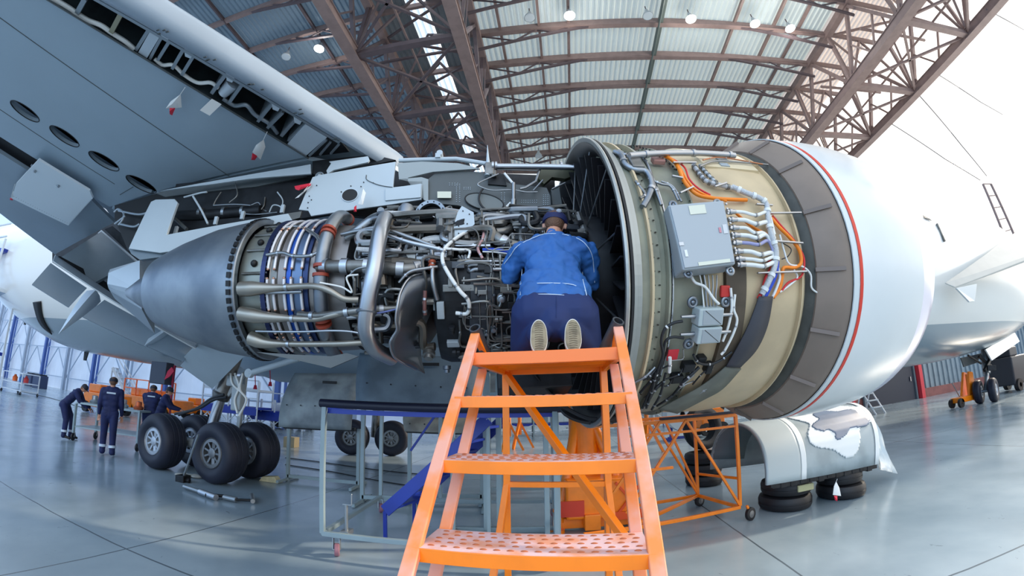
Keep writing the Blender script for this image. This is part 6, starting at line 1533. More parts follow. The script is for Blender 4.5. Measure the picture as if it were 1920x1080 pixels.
# chrome post of a jack seen under the platform
# --- orange hydraulic jack
JK = thing('hydraulic_jack', 'orange hydraulic jack with thick cylinders and box base under the engine', 'jack', (1.05, 5.6, 0))
jc = Vector((1.05, 5.6, 0))
mb = MB(); mb.rev([(.35, .0), (.35, .2), (.5, .22), (1.42, .2), (1.5, .22), (1.6, .2), (1.62, .12), (1.62, 0)], jc + Vector((-.1, 0, 0)), Zv, (1, 0, 0), 28); mb.build('main_cylinder', M_OR, JK, True)
mb = MB(); mb.tube([jc + Vector((-.1, 0, 1.6)), jc + Vector((-.1, 0, 2.05))], .1, 20); mb.build('piston', M_BRIGHT, JK, True)
for (dx, dy) in ((-.5, -.35), (.45, -.35), (0, .75), (.45, .1)):
    mb = MB(); mb.tube([jc + Vector((dx, dy, .12)), jc + Vector((-.1 + dx * .2, dy * .2, 1.45))], .065, 14); mb.build('strut', M_OR, JK, True)
mb = MB(); mb.box(jc + Vector((.0, -.25, .42)), (.85, .5, .5)); mb.build('tank_box', M_OR, JK, bevel=.03)
mb = MB(); mb.box(jc + Vector((.0, -.3, .1)), (1.1, .16, .14)); mb.box(jc + Vector((0, .4, .1)), (.16, 1.0, .14)); mb.box(jc + Vector((-.1, -.45, .14)), (.2, .2, .2)); mb.build('base_frame', M_OR, JK, bevel=.01)
for (dx, dy) in ((-.55, -.4), (.5, -.4), (.05, .9)):
    p = jc + Vector((dx, dy, 0)); mb = MB(); mb.tube([p, p + Zv * .04], .12, 16); mb.tube([p + Zv * .04, p + Zv * .3], .03, 10); mb.build('foot_pad', M_OR, JK, True)
mb = MB(); mb.bar(jc + Vector((.2, -.52, .2)), jc + Vector((.55, -.52, .62)), .03); mb.bar(jc + Vector((.55, -.52, .2)), jc + Vector((.2, -.52, .62)), .03); mb.box(jc + Vector((.38, -.53, .2)), (.45, .02, .1)); mb.build('brace', mat('orange_red_paint', (226, 80, 26), .4), JK)
mb = MB(); mb.box(jc + Vector((-.35, -.512, .32)), (.3, .012, .2)); mb.build('rating_plate', mat('red_plate', (206, 56, 30), .5), JK)
# --- orange trestle cart right of the ladder
TC = thing('orange_trestle_cart', 'orange tubular trestle cart with black wheels beside the tyre stack', 'trestle', (2.2, 4.9, 0))
tz = 1.36
fl, fr, bl, br2 = Vector((1.35, 4.75, 0)), Vector((2.82, 4.85, 0)), Vector((1.45, 5.6, 0)), Vector((2.65, 5.75, 0))
def tb(name, a, b, r_=.026, m=M_OR, parent=TC):
    mb = MB(); mb.bar(a, b, r_ * 1.6); return mb.build(name, m, parent, bevel=.004)
H_ = lambda p, z: Vector((p.x, p.y, z))
tb('top_rail', H_(fl, tz) - Vector((.5, 0, 0)), H_(fr, tz)); tb('top_rail', H_(bl, tz), H_(br2, tz)); tb('mid_rail', H_(fl, tz - .14), H_(fr, tz - .14), .018)
tb('top_rail', H_(fr, tz), H_(br2, tz)); tb('top_rail', H_(fl, tz), H_(bl, tz))
tb('post', H_(fr, .2), H_(fr, tz)); tb('post', H_(br2, .2), H_(br2, tz)); tb('post', H_(bl, .2), H_(bl, tz))
tb('base_rail', H_(fl, .16) - Vector((.6, .2, 0)), H_(fr, .18)); tb('base_rail', H_(bl, .16), H_(br2, .18)); tb('base_rail', H_(fr, .18), H_(br2, .18)); tb('base_rail', H_(fl, .16), H_(br2, .18))
for a, b in ((Vector((2.1, 4.8, tz)), H_(fr, .2)), (Vector((2.1, 4.8, tz)), Vector((1.3, 4.8, .3))), (Vector((1.75, 4.78, tz)), Vector((1.15, 4.8, .55))), (Vector((1.95, 5.65, tz)), H_(br2, .2)), (H_(fr, .55), H_(br2, .5)), (Vector((2.15, 5.7, tz)), H_(br2, .25)), (Vector((1.5, 4.76, .8)), Vector((1.9, 4.8, .8)))):
    tb('brace', a, b, .02)
mb = MB(); mb.bar(H_(fl, tz + .04) + Vector((.4, 0, 0)), H_(fr, tz + .04), .07, .03); mb.build('dark_pad', M_NPAD, TC)
for p in (fr + Vector((.12, -.05, 0)), br2 + Vector((.05, .05, 0)), bl): 
    mb = MB(); c = Vector((p.x, p.y, .085)); a = Vector((.35, -.94, 0)); mb.rev([(-.025, .02), (-.028, .07), (-.02, .085), (.02, .085), (.028, .07), (.025, .02)], c, a, Zv, 24); w_ = mb.build('wheel', M_BLKR, TC, True)
    mb = MB(); mb.rev([(.026, .05), (.03, .02), (.035, 0)], c, a, Zv, 16); mb.build('wheel_hub', M_RIMD, w_, True)
    tb('wheel_fork', Vector((p.x - .05, p.y, .2)), Vector((p.x, p.y, .085)), .02)
# --- tyres
def tyre(label, c, r_, h, grp='tyres under the cowl door', ax=(0, 0, 1), m=M_BLKR):
    root = MB(); hh = h / 2
    root.rev([(-hh * .7, r_ * .58), (-hh * .95, r_ * .68), (-hh, r_ * .82), (-hh * .8, r_ * .95), (-hh * .4, r_), (-hh * .1, r_ * 1.002), (-hh * .08, r_ * .985), (hh * .08, r_ * .985), (hh * .1, r_ * 1.002), (hh * .4, r_), (hh * .8, r_ * .95), (hh, r_ * .82), (hh * .95, r_ * .68), (hh * .7, r_ * .58)], c, ax, (1, 0, 0) if ax[2] else (0, 0, 1), 40, close='loop')
    root.origin = Vector(c); return tag(root.build('tyre', m, None, True), label, 'tyre', grp)
t1 = atz(1478, 962); t1.y += .3; t2 = atz(1583, 940); t2.y += .3; t3 = atz(1352, 925); t3.y += .35
t1.x += .17; t2.x += .22; t3.x += .1
tyre('bottom tyre of the front stack carrying the grey cowl door', (t1.x, t1.y, .10), .37, .2)
o = tyre('upper tyre of the front stack carrying the grey cowl door, with a pale sticker', (t1.x + .01, t1.y - .02, .30), .35, .2)
mb = MB(); mb.box(Vector((t1.x + .07, t1.y - .368, .31)), (.26, .03, .09)); mb.build('sticker', mat('yellowed_sticker', (176, 172, 132), .6), o, bevel=.01)
tyre('bottom tyre of the rear stack under the right end of the cowl door', (t2.x, t2.y, .10), .36, .2)
tyre('upper tyre of the rear stack under the right end of the cowl door', (t2.x - .03, t2.y, .30), .34, .2)
for k in range(3): tyre(['bottom tyre of the black stack behind the orange trestle cart', 'middle tyre of the black stack behind the orange trestle cart', 'top tyre of the black stack behind the orange trestle cart'][k], (t3.x, t3.y + .5, .1 + .2 * k), .34, .2)
tyre('dark tyre standing upright on the black stack inside the arch of the cowl door', (t3.x + .15, t3.y + .75, .6 + .42), .42, .26, ax=(.2, -.9, 0))
# --- removed fan cowl door lying on the tyres
CD = thing('fan_cowl_door', 'removed grey fan cowl door with a slate-blue patch resting on stacked tyres', 'engine cowl', ((t1.x + t2.x) / 2, 5.0, 0))
def csec(x0, yn, z0, yf, zt, n=16):
    out = []
    for k in range(n + 1):
        a = math.pi * k / n * .97
        cy, hy = (yn + yf) / 2, (yf - yn) / 2
        out.append(Vector((x0 + .0 * k, cy - hy * math.cos(a) , z0 + (zt - z0) * math.sin(a) ** .75)))
    return out
A0, A1 = aty(1436, 910, 4.55), aty(1645, 870, 4.7); T0, T1 = aty(1385, 796, 5.25), aty(1600, 757, 5.35)
sA = [Vector((A0.x + (T0.x - A0.x) * math.sin(math.pi * k / 20), A0.y + 1.5 * (1 - math.cos(math.pi * k / 20)) / 2, A0.z + (T0.z - A0.z) * math.sin(math.pi * k / 20) ** .8)) for k in range(0, 21)]
sB = [Vector((A1.x + (T1.x - A1.x) * math.sin(math.pi * k / 20), A1.y + 1.5 * (1 - math.cos(math.pi * k / 20)) / 2, A1.z + (T1.z - A1.z) * math.sin(math.pi * k / 20) ** .8)) for k in range(0, 21)]
def csurf(u, v, e=0.0):
    k = min(max(v * 20, 0), 19.999); i = int(k); t = k - i
    a = sA[i].lerp(sA[i + 1], t); b = sB[i].lerp(sB[i + 1], t); p = a.lerp(b, u)
    if e:
        d1 = b - a; d2 = (sA[i + 1] - sA[i]).lerp(sB[i + 1] - sB[i], u); n_ = d1.cross(d2).normalized(); n_ = n_ if n_.z > 0 or (v < .3 and n_.y < 0) else -n_
        p = p + n_ * e
    return p
def cpatch(name, u0, u1, v0, v1, m, e0, e1=None, nu=14, nv=24, fn=None, th=None):
    mb = MB(); vs = []
    for i in range(nu + 1):
        for k in range(nv + 1):
            u = u0 + (u1 - u0) * i / nu; v = v0 + (v1 - v0) * k / nv
            vs.append(csurf(u, v, e0))
    mb.add(vs, [(i * (nv + 1) + k, i * (nv + 1) + k + 1, (i + 1) * (nv + 1) + k + 1, (i + 1) * (nv + 1) + k) for i in range(nu) for k in range(nv) if fn is None or fn((i + .5) / nu, (k + .5) / nv)])
    o = mb.build(name, m, CD, True)
    s_ = o.modifiers.new('solid', 'SOLIDIFY'); s_.thickness = th or .004; s_.offset = 0; return o
M_CDG = mat('door_grey_primer', (158, 170, 174), .4, rgb2=(140, 152, 156), vscale=3); M_CDW = mat('white_filler', (222, 226, 226), .45); M_CDB = mat('slate_blue_patch', (98, 114, 138), .4, var=.15, vscale=5)
cpatch('door_shell', 0, 1, 0, 1, M_CDG, 0, th=.03)
cpatch('front_band', .0, .27, .0, .62, mat('door_light_grey', (176, 186, 188), .38), .018)
cpatch('band_strip', .27, .31, 0, .62, M_CDW, .022)
def blob(cu, cv, ru, rv, seed, f=.35):
    def fn(u, v):
        a = math.atan2((v - cv) / rv, (u - cu) / ru); r_ = math.hypot((u - cu) / ru, (v - cv) / rv)
        return r_ < 1 + f * math.sin(3 * a + seed) * .4 + f * math.sin(5 * a + seed * 2) * .45
    return fn
cpatch('white_filler_area', .34, .99, .03, .5, M_CDW, .022, nu=60, nv=60, fn=blob(.5, .55, .5, .45, 1.0))
cpatch('slate_patch', .34, .99, .03, .5, M_CDB, .028, nu=70, nv=70, fn=lambda u, v: blob(.53, .52, .36, .24, 2.2)(u, v) and not blob(.3, .3, .08, .1, 0, .1)(u, v))
cpatch('rear_rim', .96, 1.0, .0, .9, M_CDW, .024)
mb = MB()
for k in range(12):
    p = csurf(.06 + k * .078, .0); mb.box(p + Vector((0, .05, -.02 - .01 * (k % 2))), (.09, .1, .05 + .02 * (k % 3)))
mb.bar(csurf(.05, 0) + Vector((0, .08, -.03)), csurf(1, 0) + Vector((0, .08, -.03)), .14, .06); mb.build('hinge_hardware', M_DARK, CD, bevel=.004)
mb = MB(); P = [csurf(0, k / 20 * .95) for k in range(21)]; Q = [p + Vector((.5, 0, -.02)) + (Vector((p.x + .3, A0.y + .75, p.z - .2)) - p) * .12 for p in P]; mb.add(P + Q, [(i, i + 1, 21 + i + 1, 21 + i) for i in range(20)]); o = mb.build('inner_liner', mat('grey_liner', (110, 124, 130), .5), CD, True); s_ = o.modifiers.new('s', 'SOLIDIFY'); s_.thickness = .01
# plastic film hanging off the right end
M_FILM = bpy.data.materials.new('clear_film'); M_FILM.use_nodes = True; nb = M_FILM.node_tree.nodes['Principled BSDF']
nb.inputs['Base Color'].default_value = lin((226, 234, 236)); nb.inputs['Roughness'].default_value = .25; nb.inputs['Alpha'].default_value = .55
def film(label, px, Ys, near):
    mb = MB(); P = [aty(x, y, Y) for (x, y), Y in zip(px, Ys)]; n = len(P) // 2; L_ = smooth_path(P[:n], 4); R_ = smooth_path(P[n:], 4); k = min(len(L_), len(R_)); vs = []
    for i in range(k):
        for q in range(9): p = L_[i].lerp(R_[i], q / 8); vs.append(p + Vector((0, .05 * math.sin(q * 2.1 + i * .5), 0)))
    mb.add(vs, [(i * 9 + q, i * 9 + q + 1, (i + 1) * 9 + q + 1, (i + 1) * 9 + q) for i in range(k - 1) for q in range(8)]); mb.origin = P[0].copy(); mb.origin.z = 0
    o = mb.build('plastic_film', M_FILM, None, True); o.modifiers.new('s', 'SOLIDIFY').thickness = .003; return tag(o, label, 'plastic sheet')
film('crumpled clear plastic film draped off the right end of the cowl door', [(1590, 762), (1618, 800), (1640, 850), (1650, 880), (1602, 756), (1640, 790), (1662, 840), (1680, 888)], (5.4, 5.2, 5.0, 4.8, 5.5, 5.4, 5.3, 5.2), 0)
flag('warning_streamer', 'white streamer with red end hanging under the cowl door edge', [(1568, 903), (1574, 915), (1577, 930), (1562, 928), (1564, 912)], [(1564, 930), (1570, 930), (1570, 940), (1566, 938)], (1570, 898), Y=4.5)
# --- floor oddments by the landing gear
CK = MB(); p = atz(508, 903); CK.add([p + Vector(v) for v in ((-.22, -.1, 0), (.22, -.1, 0), (.22, .1, 0), (-.22, .1, 0), (-.16, -.08, .09), (.12, -.08, .12), (.12, .08, .12), (-.16, .08, .09))], [(0, 1, 2, 3), (4, 7, 6, 5), (0, 4, 5, 1), (1, 5, 6, 2), (2, 6, 7, 3), (3, 7, 4, 0)]); CK.origin = p
tag(CK.build('wheel_chock', mat('yellowish_chock', (206, 196, 158), .6, var=.2, vscale=12), None, bevel=.015), 'yellowish wooden chock behind the right wheel of the landing gear', 'chock')
p = atz(343, 903); q = aty(372, 815, 6.0); TB = thing('pry_bar', 'thin steel bar leaning on the landing gear wheels with a dark foot', 'bar', p)
mb = MB(); mb.tube([p + Zv * .05, q], .022, 10); mb.build('rod', M_ZINC, TB, True); mb = MB(); mb.box(p + Zv * .06, (.2, .2, .12)); mb.tube([p + Vector((-.12, 0, .04)), p + Vector((.18, -.02, .04))], .04, 10); mb.build('foot', M_DARK, TB, bevel=.01)
SR = thing('removed_brake_strut', 'metal strut lying on the floor in front of the landing gear wheels', 'strut', atz(410, 932))
for a, b, r_, m_ in (((345, 912), (375, 922), .03, M_ZINC), ((375, 922), (405, 933), .05, M_BRIGHT), ((385, 928), (420, 930), .025, M_DARK), ((420, 932), (443, 937), .04, M_ZINC), ((443, 937), (472, 938), .02, M_DARK), ((472, 928), (474, 940), .035, M_ZINC)):
    a_, b_ = atz(*a, .05), atz(*b, .05); mb = MB(); mb.tube([a_, b_], r_, 10); mb.build('rod_section', m_, SR, True)
p = atz(350, 895, 0); mb = MB()
for k in range(9): mb.ball(p + Vector((random.uniform(-.2, .25), random.uniform(-.15, .15), .03)), .1, .8, .3, 8, 6)
mb.origin = p; o = remesh(mb, 'cleaning_rag', mat('beige_rag', (170, 168, 160), .8), None, .02, 3) if False else mb.build('cleaning_rag', mat('beige_rag', (170, 168, 160), .8), None, True); tag(o, 'crumpled pale rag on the floor between the two front wheels', 'rag')
p = atz(546, 838); mb = MB(); mb.box(p + Zv * .17, (.42, .35, .34)); mb.origin = p; BX = mb.build('cardboard_box', mat('brown_cardboard', (168, 152, 120), .7), None, bevel=.006); tag(BX, 'small brown cardboard box on the floor right of the landing gear', 'box')
mb = MB(); mb.box(p + Vector((0, 0, .343)), (.43, .06, .004)); mb.build('tape', mat('parcel_tape', (190, 178, 150), .4), BX)
# floor hoses / lines
mb = MB(); mb.tube(smooth_path([atz(x, y, .015) for x, y in ((535, 858), (600, 866), (700, 880), (800, 890), (860, 893))], 5), .012, 6); tag(mb.build('floor_cable', M_BLKR), 'dark cable lying on the floor behind the trolley, the farther of two', 'cable')
mb = MB(); mb.tube(smooth_path([atz(x, y, .015) for x, y in ((535, 871), (620, 884), (720, 903), (800, 915))], 5), .012, 6); tag(mb.build('floor_cable', M_BLKR), 'dark cable lying on the floor behind the trolley, the nearer of two', 'cable')
mb = MB(); mb.tube(smooth_path([atz(x, y, .015) for x, y in ((35, 733), (90, 745), (140, 760), (170, 768))], 5), .015, 6); tag(mb.build('floor_cable', M_BLKR), 'dark cable running on the floor from the white cart towards the work table', 'cable')
# --- steel work table with the crew
WT = thing('work_table', 'grey steel work table on casters between the crew members', 'table', atz(200, 830))
ta, tb_, tcn, td = atz(137, 835), atz(262, 832), Vector(), Vector()
ta = Vector((-11.2, 7.5, 0)); tb_ = Vector((-9.2, 8.0, 0)); d_ = (tb_ - ta).normalized(); n_ = Vector((-d_.y, d_.x, 0)) * .9
for p in (ta, tb_, ta + n_, tb_ + n_):
    mb = MB(); mb.bar(p + Zv * .2, p + Zv * .95, .06); mb.build('leg', M_GST, WT); caster(WT, p, .1, M_BLKR, .22)
mb = MB(); mb.prism([ta + Zv * .95, tb_ + Zv * .95, tb_ + n_ + Zv * .95, ta + n_ + Zv * .95], Zv * .05); mb.build('table_top', M_GST, WT, bevel=.005)
mb = MB(); mb.prism([ta + Zv * .35, tb_ + Zv * .35, tb_ + n_ + Zv * .35, ta + n_ + Zv * .35], Zv * .03); mb.build('lower_shelf', M_GST, WT)
for k, (t, col, lab) in enumerate(((.15, (150, 160, 170), 'small pale metal casting on the left end of the work table'), (.62, (190, 196, 200), 'bright machined part on the work table near the landing gear'), (.85, (206, 108, 70), 'orange-red tin on the right end of the work table'))):
    c = ta.lerp(tb_, t) + n_ * .4 + Zv * 1.0; mb = MB(); mb.rev([(0, 0), (0, .12), (.06, .14), (.1, .08), (.2, .08), (.22, 0)], c, Zv, (1, 0, 0), 16); mb.origin = c; tag(mb.build('machined_part', mat('part_%d' % k, col, .35, .6), None, True), lab, 'metal part')
# --- background: orange tractors, scaffolds, racks along the left wall
def cartbox(name, label, cat, c, size, m, wheels=True, rail=None):
    root = thing(name, label, cat, c); mb = MB(); mb.box(c + Zv * (size[2] / 2 + .3), size); mb.build('body', m, root, bevel=.06)
    mb = MB(); mb.box(c + Vector((-size[0] * .2, 0, size[2] + .3 + .2)), (size[0] * .4, size[1] * .8, .4)); mb.build('hood', m, root, bevel=.05)
    if wheels:
        for sx in (-1, 1):
            for sy in (-1, 1):
                mb = MB(); q = c + Vector((sx * size[0] * .35, sy * size[1] * .5, .28)); mb.rev([(-.1, .1), (-.1, .26), (.1, .26), (.1, .1)], q, (0, 1, 0), Zv, 20); mb.build('wheel', M_BLKR, root, True)
    if rail:
        mb = MB()
        for k in range(5): x = -size[0] / 2 + size[0] * k / 4; mb.bar(c + Vector((x, -size[1] / 2, size[2] + .3)), c + Vector((x, -size[1] / 2, size[2] + 1.2)), .06)
        for z in (.7, 1.2): mb.bar(c + Vector((-size[0] / 2, -size[1] / 2, size[2] + z)), c + Vector((size[0] / 2, -size[1] / 2, size[2] + z)), .06)
        mb.build('guard_rail', rail, root)
    return root
cartbox('orange_ground_power_cart', 'orange ground service cart behind the crew, left of the white stairs', 'cart', atz(166, 775) + Vector((0, 1, 0)), (2.4, 1.2, .7), M_OR)
cartbox('orange_lift_platform', 'orange lift platform with guard rails behind the crew', 'lift', atz(255, 778) + Vector((0, 1.5, 0)), (4.2, 1.6, .7), M_OR, rail=mat('orange_rail', (244, 110, 40), .4))
cartbox('orange_generator', 'small orange generator behind the landing gear strut', 'generator', atz(362, 785) + Vector((0, .5, 0)), (1.6, 1.0, .5), M_OR)
def stairs(name, label, base, dirx, n, rise, run, wid, m):
    root = thing(name, label, 'stairs', base)
    e = Vector((-dirx.y, dirx.x, 0)) * wid
    for o_ in (Vector(), e):
        mb = MB(); mb.bar(base + o_, base + o_ + dirx * run * n + Zv * rise * n, .08, .16); mb.build('stringer', m, root)
        mb = MB(); mb.bar(base + o_ + Zv * 1, base + o_ + dirx * run * n + Zv * (rise * n + 1), .05); mb.build('handrail', m, root)
        mb = MB(); mb.bar(base + o_ + dirx * run * n, base + o_ + dirx * run * n + Zv * rise * n, .08); mb.build('post', m, root)
    for k in range(n):
        mb = MB(); c = base + dirx * run * (k + .5) + Zv * rise * (k + 1) + e / 2; mb.box(c, (run, wid, .04), (dirx, e.normalized(), Zv)); mb.build('step', m, root)
    return root
M_WST = mat('white_steel_frame', (206, 216, 226), .4)
stairs('white_access_stairs', 'white access stairs leaning up to the left under the fuselage', atz(262, 772), Vector((-.85, -.5, 0)).normalized(), 9, .27, .2, .7, M_WST)
cartbox('pale_ground_unit', 'pale grey ground unit on the floor right of the landing gear strut', 'machine', atz(505, 806) + Vector((0, 2.5, 0)), (1.9, 1.1, 1.0), M_WINGL)
def scaffold(label, c, w, d, h, nb, cols, decks, skirt=0):
    root = thing('scaffold_dock', label, 'scaffold', c)
    for i in range(nb + 1):
        for y in (0, d):
            mb = MB(); p = c + Vector((w * i / nb, y, 0)); mb.bar(p, p + Zv * h, .07); mb.build('upright', cols[i % 2], root)
    for k, z in enumerate(decks):
        mb = MB(); mb.box(c + Vector((w / 2, d / 2, z)), (w, d, .12)); mb.build('deck', M_BLP if k % 2 == 0 else M_WST, root)
        mb = MB(); mb.bar(c + Vector((0, 0, z + 1)), c + Vector((w, 0, z + 1)), .05); mb.bar(c + Vector((0, 0, z + .5)), c + Vector((w, 0, z + .5)), .05); mb.build('guard_rail', M_WST, root)
    if skirt:
        mb = MB(); mb.box(c + Vector((w / 2, -.03, decks[0] - skirt / 2)), (w, .04, skirt)); mb.build('side_panel', M_BLP, root)
    mb = MB()
    for i in range(nb):
        a, b = c + Vector((w * i / nb, 0, .2)), c + Vector((w * (i + 1) / nb, 0, decks[0])); mb.bar(a, b, .045); mb.bar(Vector((b.x, b.y, a.z)), Vector((a.x, a.y, b.z)), .045)
    mb.build('cross_brace', M_WST, root)
    return root
scaffold('blue and white scaffold dock behind the landing gear strut', atz(338, 792) + Vector((0, 1.5, 0)), 3.6, 1.4, 2.4, 4, (M_WST, M_WST), (1.0, 1.9), .35)
scaffold('long blue-decked dock on wheels behind the landing gear, right of the strut', atz(430, 800) + Vector((0, 1.5, 0)), 3.4, 1.2, 1.5, 4, (M_WST, M_WST), (.85,), .45)
scaffold('tall white and blue tail dock at the left edge of the picture', Vector((aty(26, 520, 7.6).x - 5.0, 7.6, 0)), 3.4, 1.0, 6.0, 2, (M_WST, M_BLP), (2.0, 4.2, 5.6))
scaffold('white parts rack standing under the fuselage behind the far wheels', atz(545, 805) + Vector((0, 9, 0)), 5.0, 1.0, 2.2, 4, (M_WST, M_GST), (.6, 1.4))
def rackcart(label, c, w, d, h, m, items):
    root = thing('parts_cart', label, 'cart', c)
    for sx in (0, 1):
        for sy in (0, 1):
            p = c + Vector((w * sx, d * sy, 0)); mb = MB(); mb.bar(p + Zv * .2, p + Zv * h, .06); mb.build('post', m, root); caster(root, p, .1, M_BLKR, .22)
    for z in (.25, h * .55, h): mb = MB(); mb.box(c + Vector((w / 2, d / 2, z)), (w, d, .05)); mb.build('shelf', m, root)
    return root
rc = rackcart('white wire cart with small parts at the far left near the wall', atz(2, 733), 2.6, 1.2, 1.3, M_WST, 4)
for k, (dx, z, col, lab) in enumerate(((.5, .78, (240, 110, 40), 'orange jug on the middle shelf of the white cart'), (1.4, .78, (60, 120, 190), 'blue bag on the middle shelf of the white cart'), (2.0, .78, (196, 60, 60), 'red can on the middle shelf of the white cart'))):
    c = atz(2, 733) + Vector((dx, .6, z - .02)); mb = MB(); mb.rev([(0, 0), (0, .16), (.25, .17), (.36, .08), (.42, .08), (.43, 0)], c, Zv, (1, 0, 0), 16); mb.origin = c; tag(mb.build('container', mat('cart_item_%d' % k, col, .5), None, True), lab, 'container')
q = H(-32, 22.5, 0); BE = thing('steel_bench', 'long low steel bench along the white wall on the left', 'bench', q)
mb = MB(); mb.box(q + Zv * .75, (14, .8, .08)); mb.build('bench_top', M_GST, BE); 
for k in range(8): mb = MB(); mb.bar(q + Vector((-6.8 + k * 1.94, 0, 0)), q + Vector((-6.8 + k * 1.94, 0, .75)), .08); mb.build('leg', M_GST, BE)
for k, (x, y) in enumerate(((42, 722), (56, 726))):
    c = atz(x, y) + Vector((0, 1, 0)); root = thing('equipment_crate', ['dark equipment crate at the foot of the blue column, left one', 'dark equipment crate at the foot of the blue column, right one'][k], 'crate', c); mb = MB(); mb.box(c + Zv * .6, (1.2, 1, 1.2)); mb.build('body', mat('crate_dark_blue', (44, 58, 92), .5), root, bevel=.04); mb = MB(); mb.box(c + Zv * 1.25, (1.0, .8, .12)); mb.build('lid', M_DARK, root, bevel=.02)
# hanging dark box and red pennant below the belly
p = aty(303, 700, 9.0); mb = MB(); mb.box(p, (.62, .3, .6)); mb.origin = p; o = mb.build('speaker_box', mat('dark_slate_box', (54, 62, 78), .6), None, bevel=.02); tag(o, 'dark square box fixed on a red post below the belly', 'box')
mb = MB(); mb.tube([p + Vector((.38, .1, -.7)), p + Vector((.38, .1, -1.85))], .03, 8); mb.bar(p + Vector((.38, .1, .25)), p + Vector((.38, .1, -.75)), .05); mb.bar(p + Vector((.38, .12, -.2)), p + Vector((-.2, .16, -.2)), .04); mb.tube([Vector((p.x + .38, p.y + .1, 0.0)), Vector((p.x + .38, p.y + .1, .1))], .3, 20); mb.tube([Vector((p.x + .38, p.y + .1, 0.05)), p + Vector((.38, .1, -1.8))], .03, 8)
mb.origin = Vector((p.x + .38, p.y + .1, 0)); o = mb.build('sign_post', mat('crimson_post', (150, 24, 60), .5), None); tag(o, 'crimson post carrying the dark square box', 'post')
mb = MB(); P = [aty(x, y, 8.8) for x, y in ((322, 688), (326, 696), (318, 706), (308, 712), (314, 696))]; mb.prism(P, Vector((0, .02, 0))); mb.origin = P[0]; tag(mb.build('pennant', mat('crimson_cloth', (176, 24, 58), .7), None), 'crimson pennant hanging under the belly beside the dark box', 'flag')
# red covers under belly right
for k, (x, y0, y1) in enumerate(((478, 696, 722), (506, 690, 716))):
    a, b = aty(x, y0, 8.6), aty(x + 1, y1, 8.6); mb = MB(); mb.tube([a, b], .012, 6); mb.tube([b, b - Zv * .1], [.03, .05], 8); mb.origin = b; tag(mb.build('red_lanyard', mat('crimson_cloth', (176, 24, 58), .7), None), ['crimson lanyard hanging behind the side stay of the landing gear', 'crimson lanyard hanging under the belly right of the landing gear stay'][k], 'lanyard')
# --- middle background
for k, (x, y, Y) in enumerate(((955, 845, 13), (975, 840, 14.5), (1215, 850, 13))):
    c = atz(x, y); root = thing('orange_axle_stand', ['small orange stand seen between the rear ladder legs, left one', 'small orange stand seen between the rear ladder legs, right one', 'small orange stand seen right of the ladder on the far floor'][k], 'stand', c)
    for a in (0, 120, 240):
        mb = MB(); mb.bar(c + Vector((.5 * math.cos(R(a)), .5 * math.sin(R(a)), 0)), c + Zv * 1.0, .08); mb.build('leg', M_OR, root)
    mb = MB(); mb.tube([c + Zv * .5, c + Zv * 1.4], .07, 10); mb.build('post', M_OR, root, True); mb = MB(); mb.bar(c + Vector((-.3, 0, 1.4)), c + Vector((.3, 0, 1.4)), .1); mb.build('cradle', M_OR, root)
cartbox('orange_tool_cabinet', 'orange wheeled cabinet seen through the trestle cart', 'cabinet', atz(1345, 818) + Vector((0, .6, 0)), (1.0, .8, .8), M_OR)
def engstand(label, c, r_):
    root = thing('round_engine_part', label, 'engine part', c); mb = MB(); mb.rev([(-.35, .1), (-.35, r_), (-.25, r_ * 1.05), (.25, r_ * .95), (.35, r_ * .8), (.35, .1)], c + Zv * 1.0, (0, 1, 0), Zv, 32); mb.build('casing', M_WINGL, root, True)
    mb = MB(); mb.bar(c + Vector((-.5, 0, .1)), c + Vector((.5, 0, .1)), .1); mb.bar(c + Vector((-.4, 0, .1)), c + Vector((-.3, 0, .8)), .08); mb.bar(c + Vector((.4, 0, .1)), c + Vector((.3, 0, .8)), .08); mb.bar(c + Vector((-.5, -.4, .05)), c + Vector((-.5, .4, .05)), .1); mb.bar(c + Vector((.5, -.4, .05)), c + Vector((.5, .4, .05)), .1); mb.build('cradle', M_BLP, root)
engstand('pale round engine casing on a cradle seen through the trestle cart', atz(1292, 828) + Vector((0, .8, 0)), .62)
scaffold('low white dock seen between the trestle cart and the ladder', atz(1205, 815) + Vector((0, 4, 0)), 3.0, 1.2, 1.9, 3, (M_WST, M_BLUC), (.9, 1.5))
scaffold('white and grey dock beyond the ladder at the far wall', atz(850, 838) + Vector((0, 4.5, 0)), 5.5, 1.2, 1.6, 5, (M_WST, M_GST), (.6, 1.1))
# --- right background
NJ = thing('nose_gear_jack', 'orange towing jack parked beside the nose wheels', 'jack', atz(1805, 765))
c = aty(1806, 755, 10.6); c.z = 0
mb = MB(); mb.box(c + Vector((0, 0, .28)), (.9, .5, .2)); mb.build('chassis', M_OR, NJ, bevel=.03)
mb = MB(); mb.prism([c + Vector((.25, -.15, .3)), c + Vector((.75, -.15, .1)), c + Vector((.75, -.15, 1.2)), c + Vector((.5, -.15, 1.25))], Vector((0, .1, 0))); mb.build('mast_plate', M_OR, NJ, bevel=.01)
mb = MB(); mb.prism([c + Vector((.35, .25, .3)), c + Vector((1.0, .25, .1)), c + Vector((.95, .25, 1.2)), c + Vector((.75, .25, 1.25))], Vector((0, .1, 0))); mb.build('mast_plate', M_OR, NJ, bevel=.01)
mb = MB(); mb.tube([c + Vector((.6, .05, .2)), c + Vector((.65, .05, 1.15))], .09, 12); mb.build('ram', M_OR, NJ, True)
for sx, sy in ((-.45, -.2), (-.45, .2)): mb = MB(); q = c + Vector((sx, sy, .18)); mb.rev([(-.05, .03), (-.05, .17), (.05, .17), (.05, .03)], q, (0, 1, 0), Zv, 20); mb.build('wheel', M_BLKR, NJ, True)
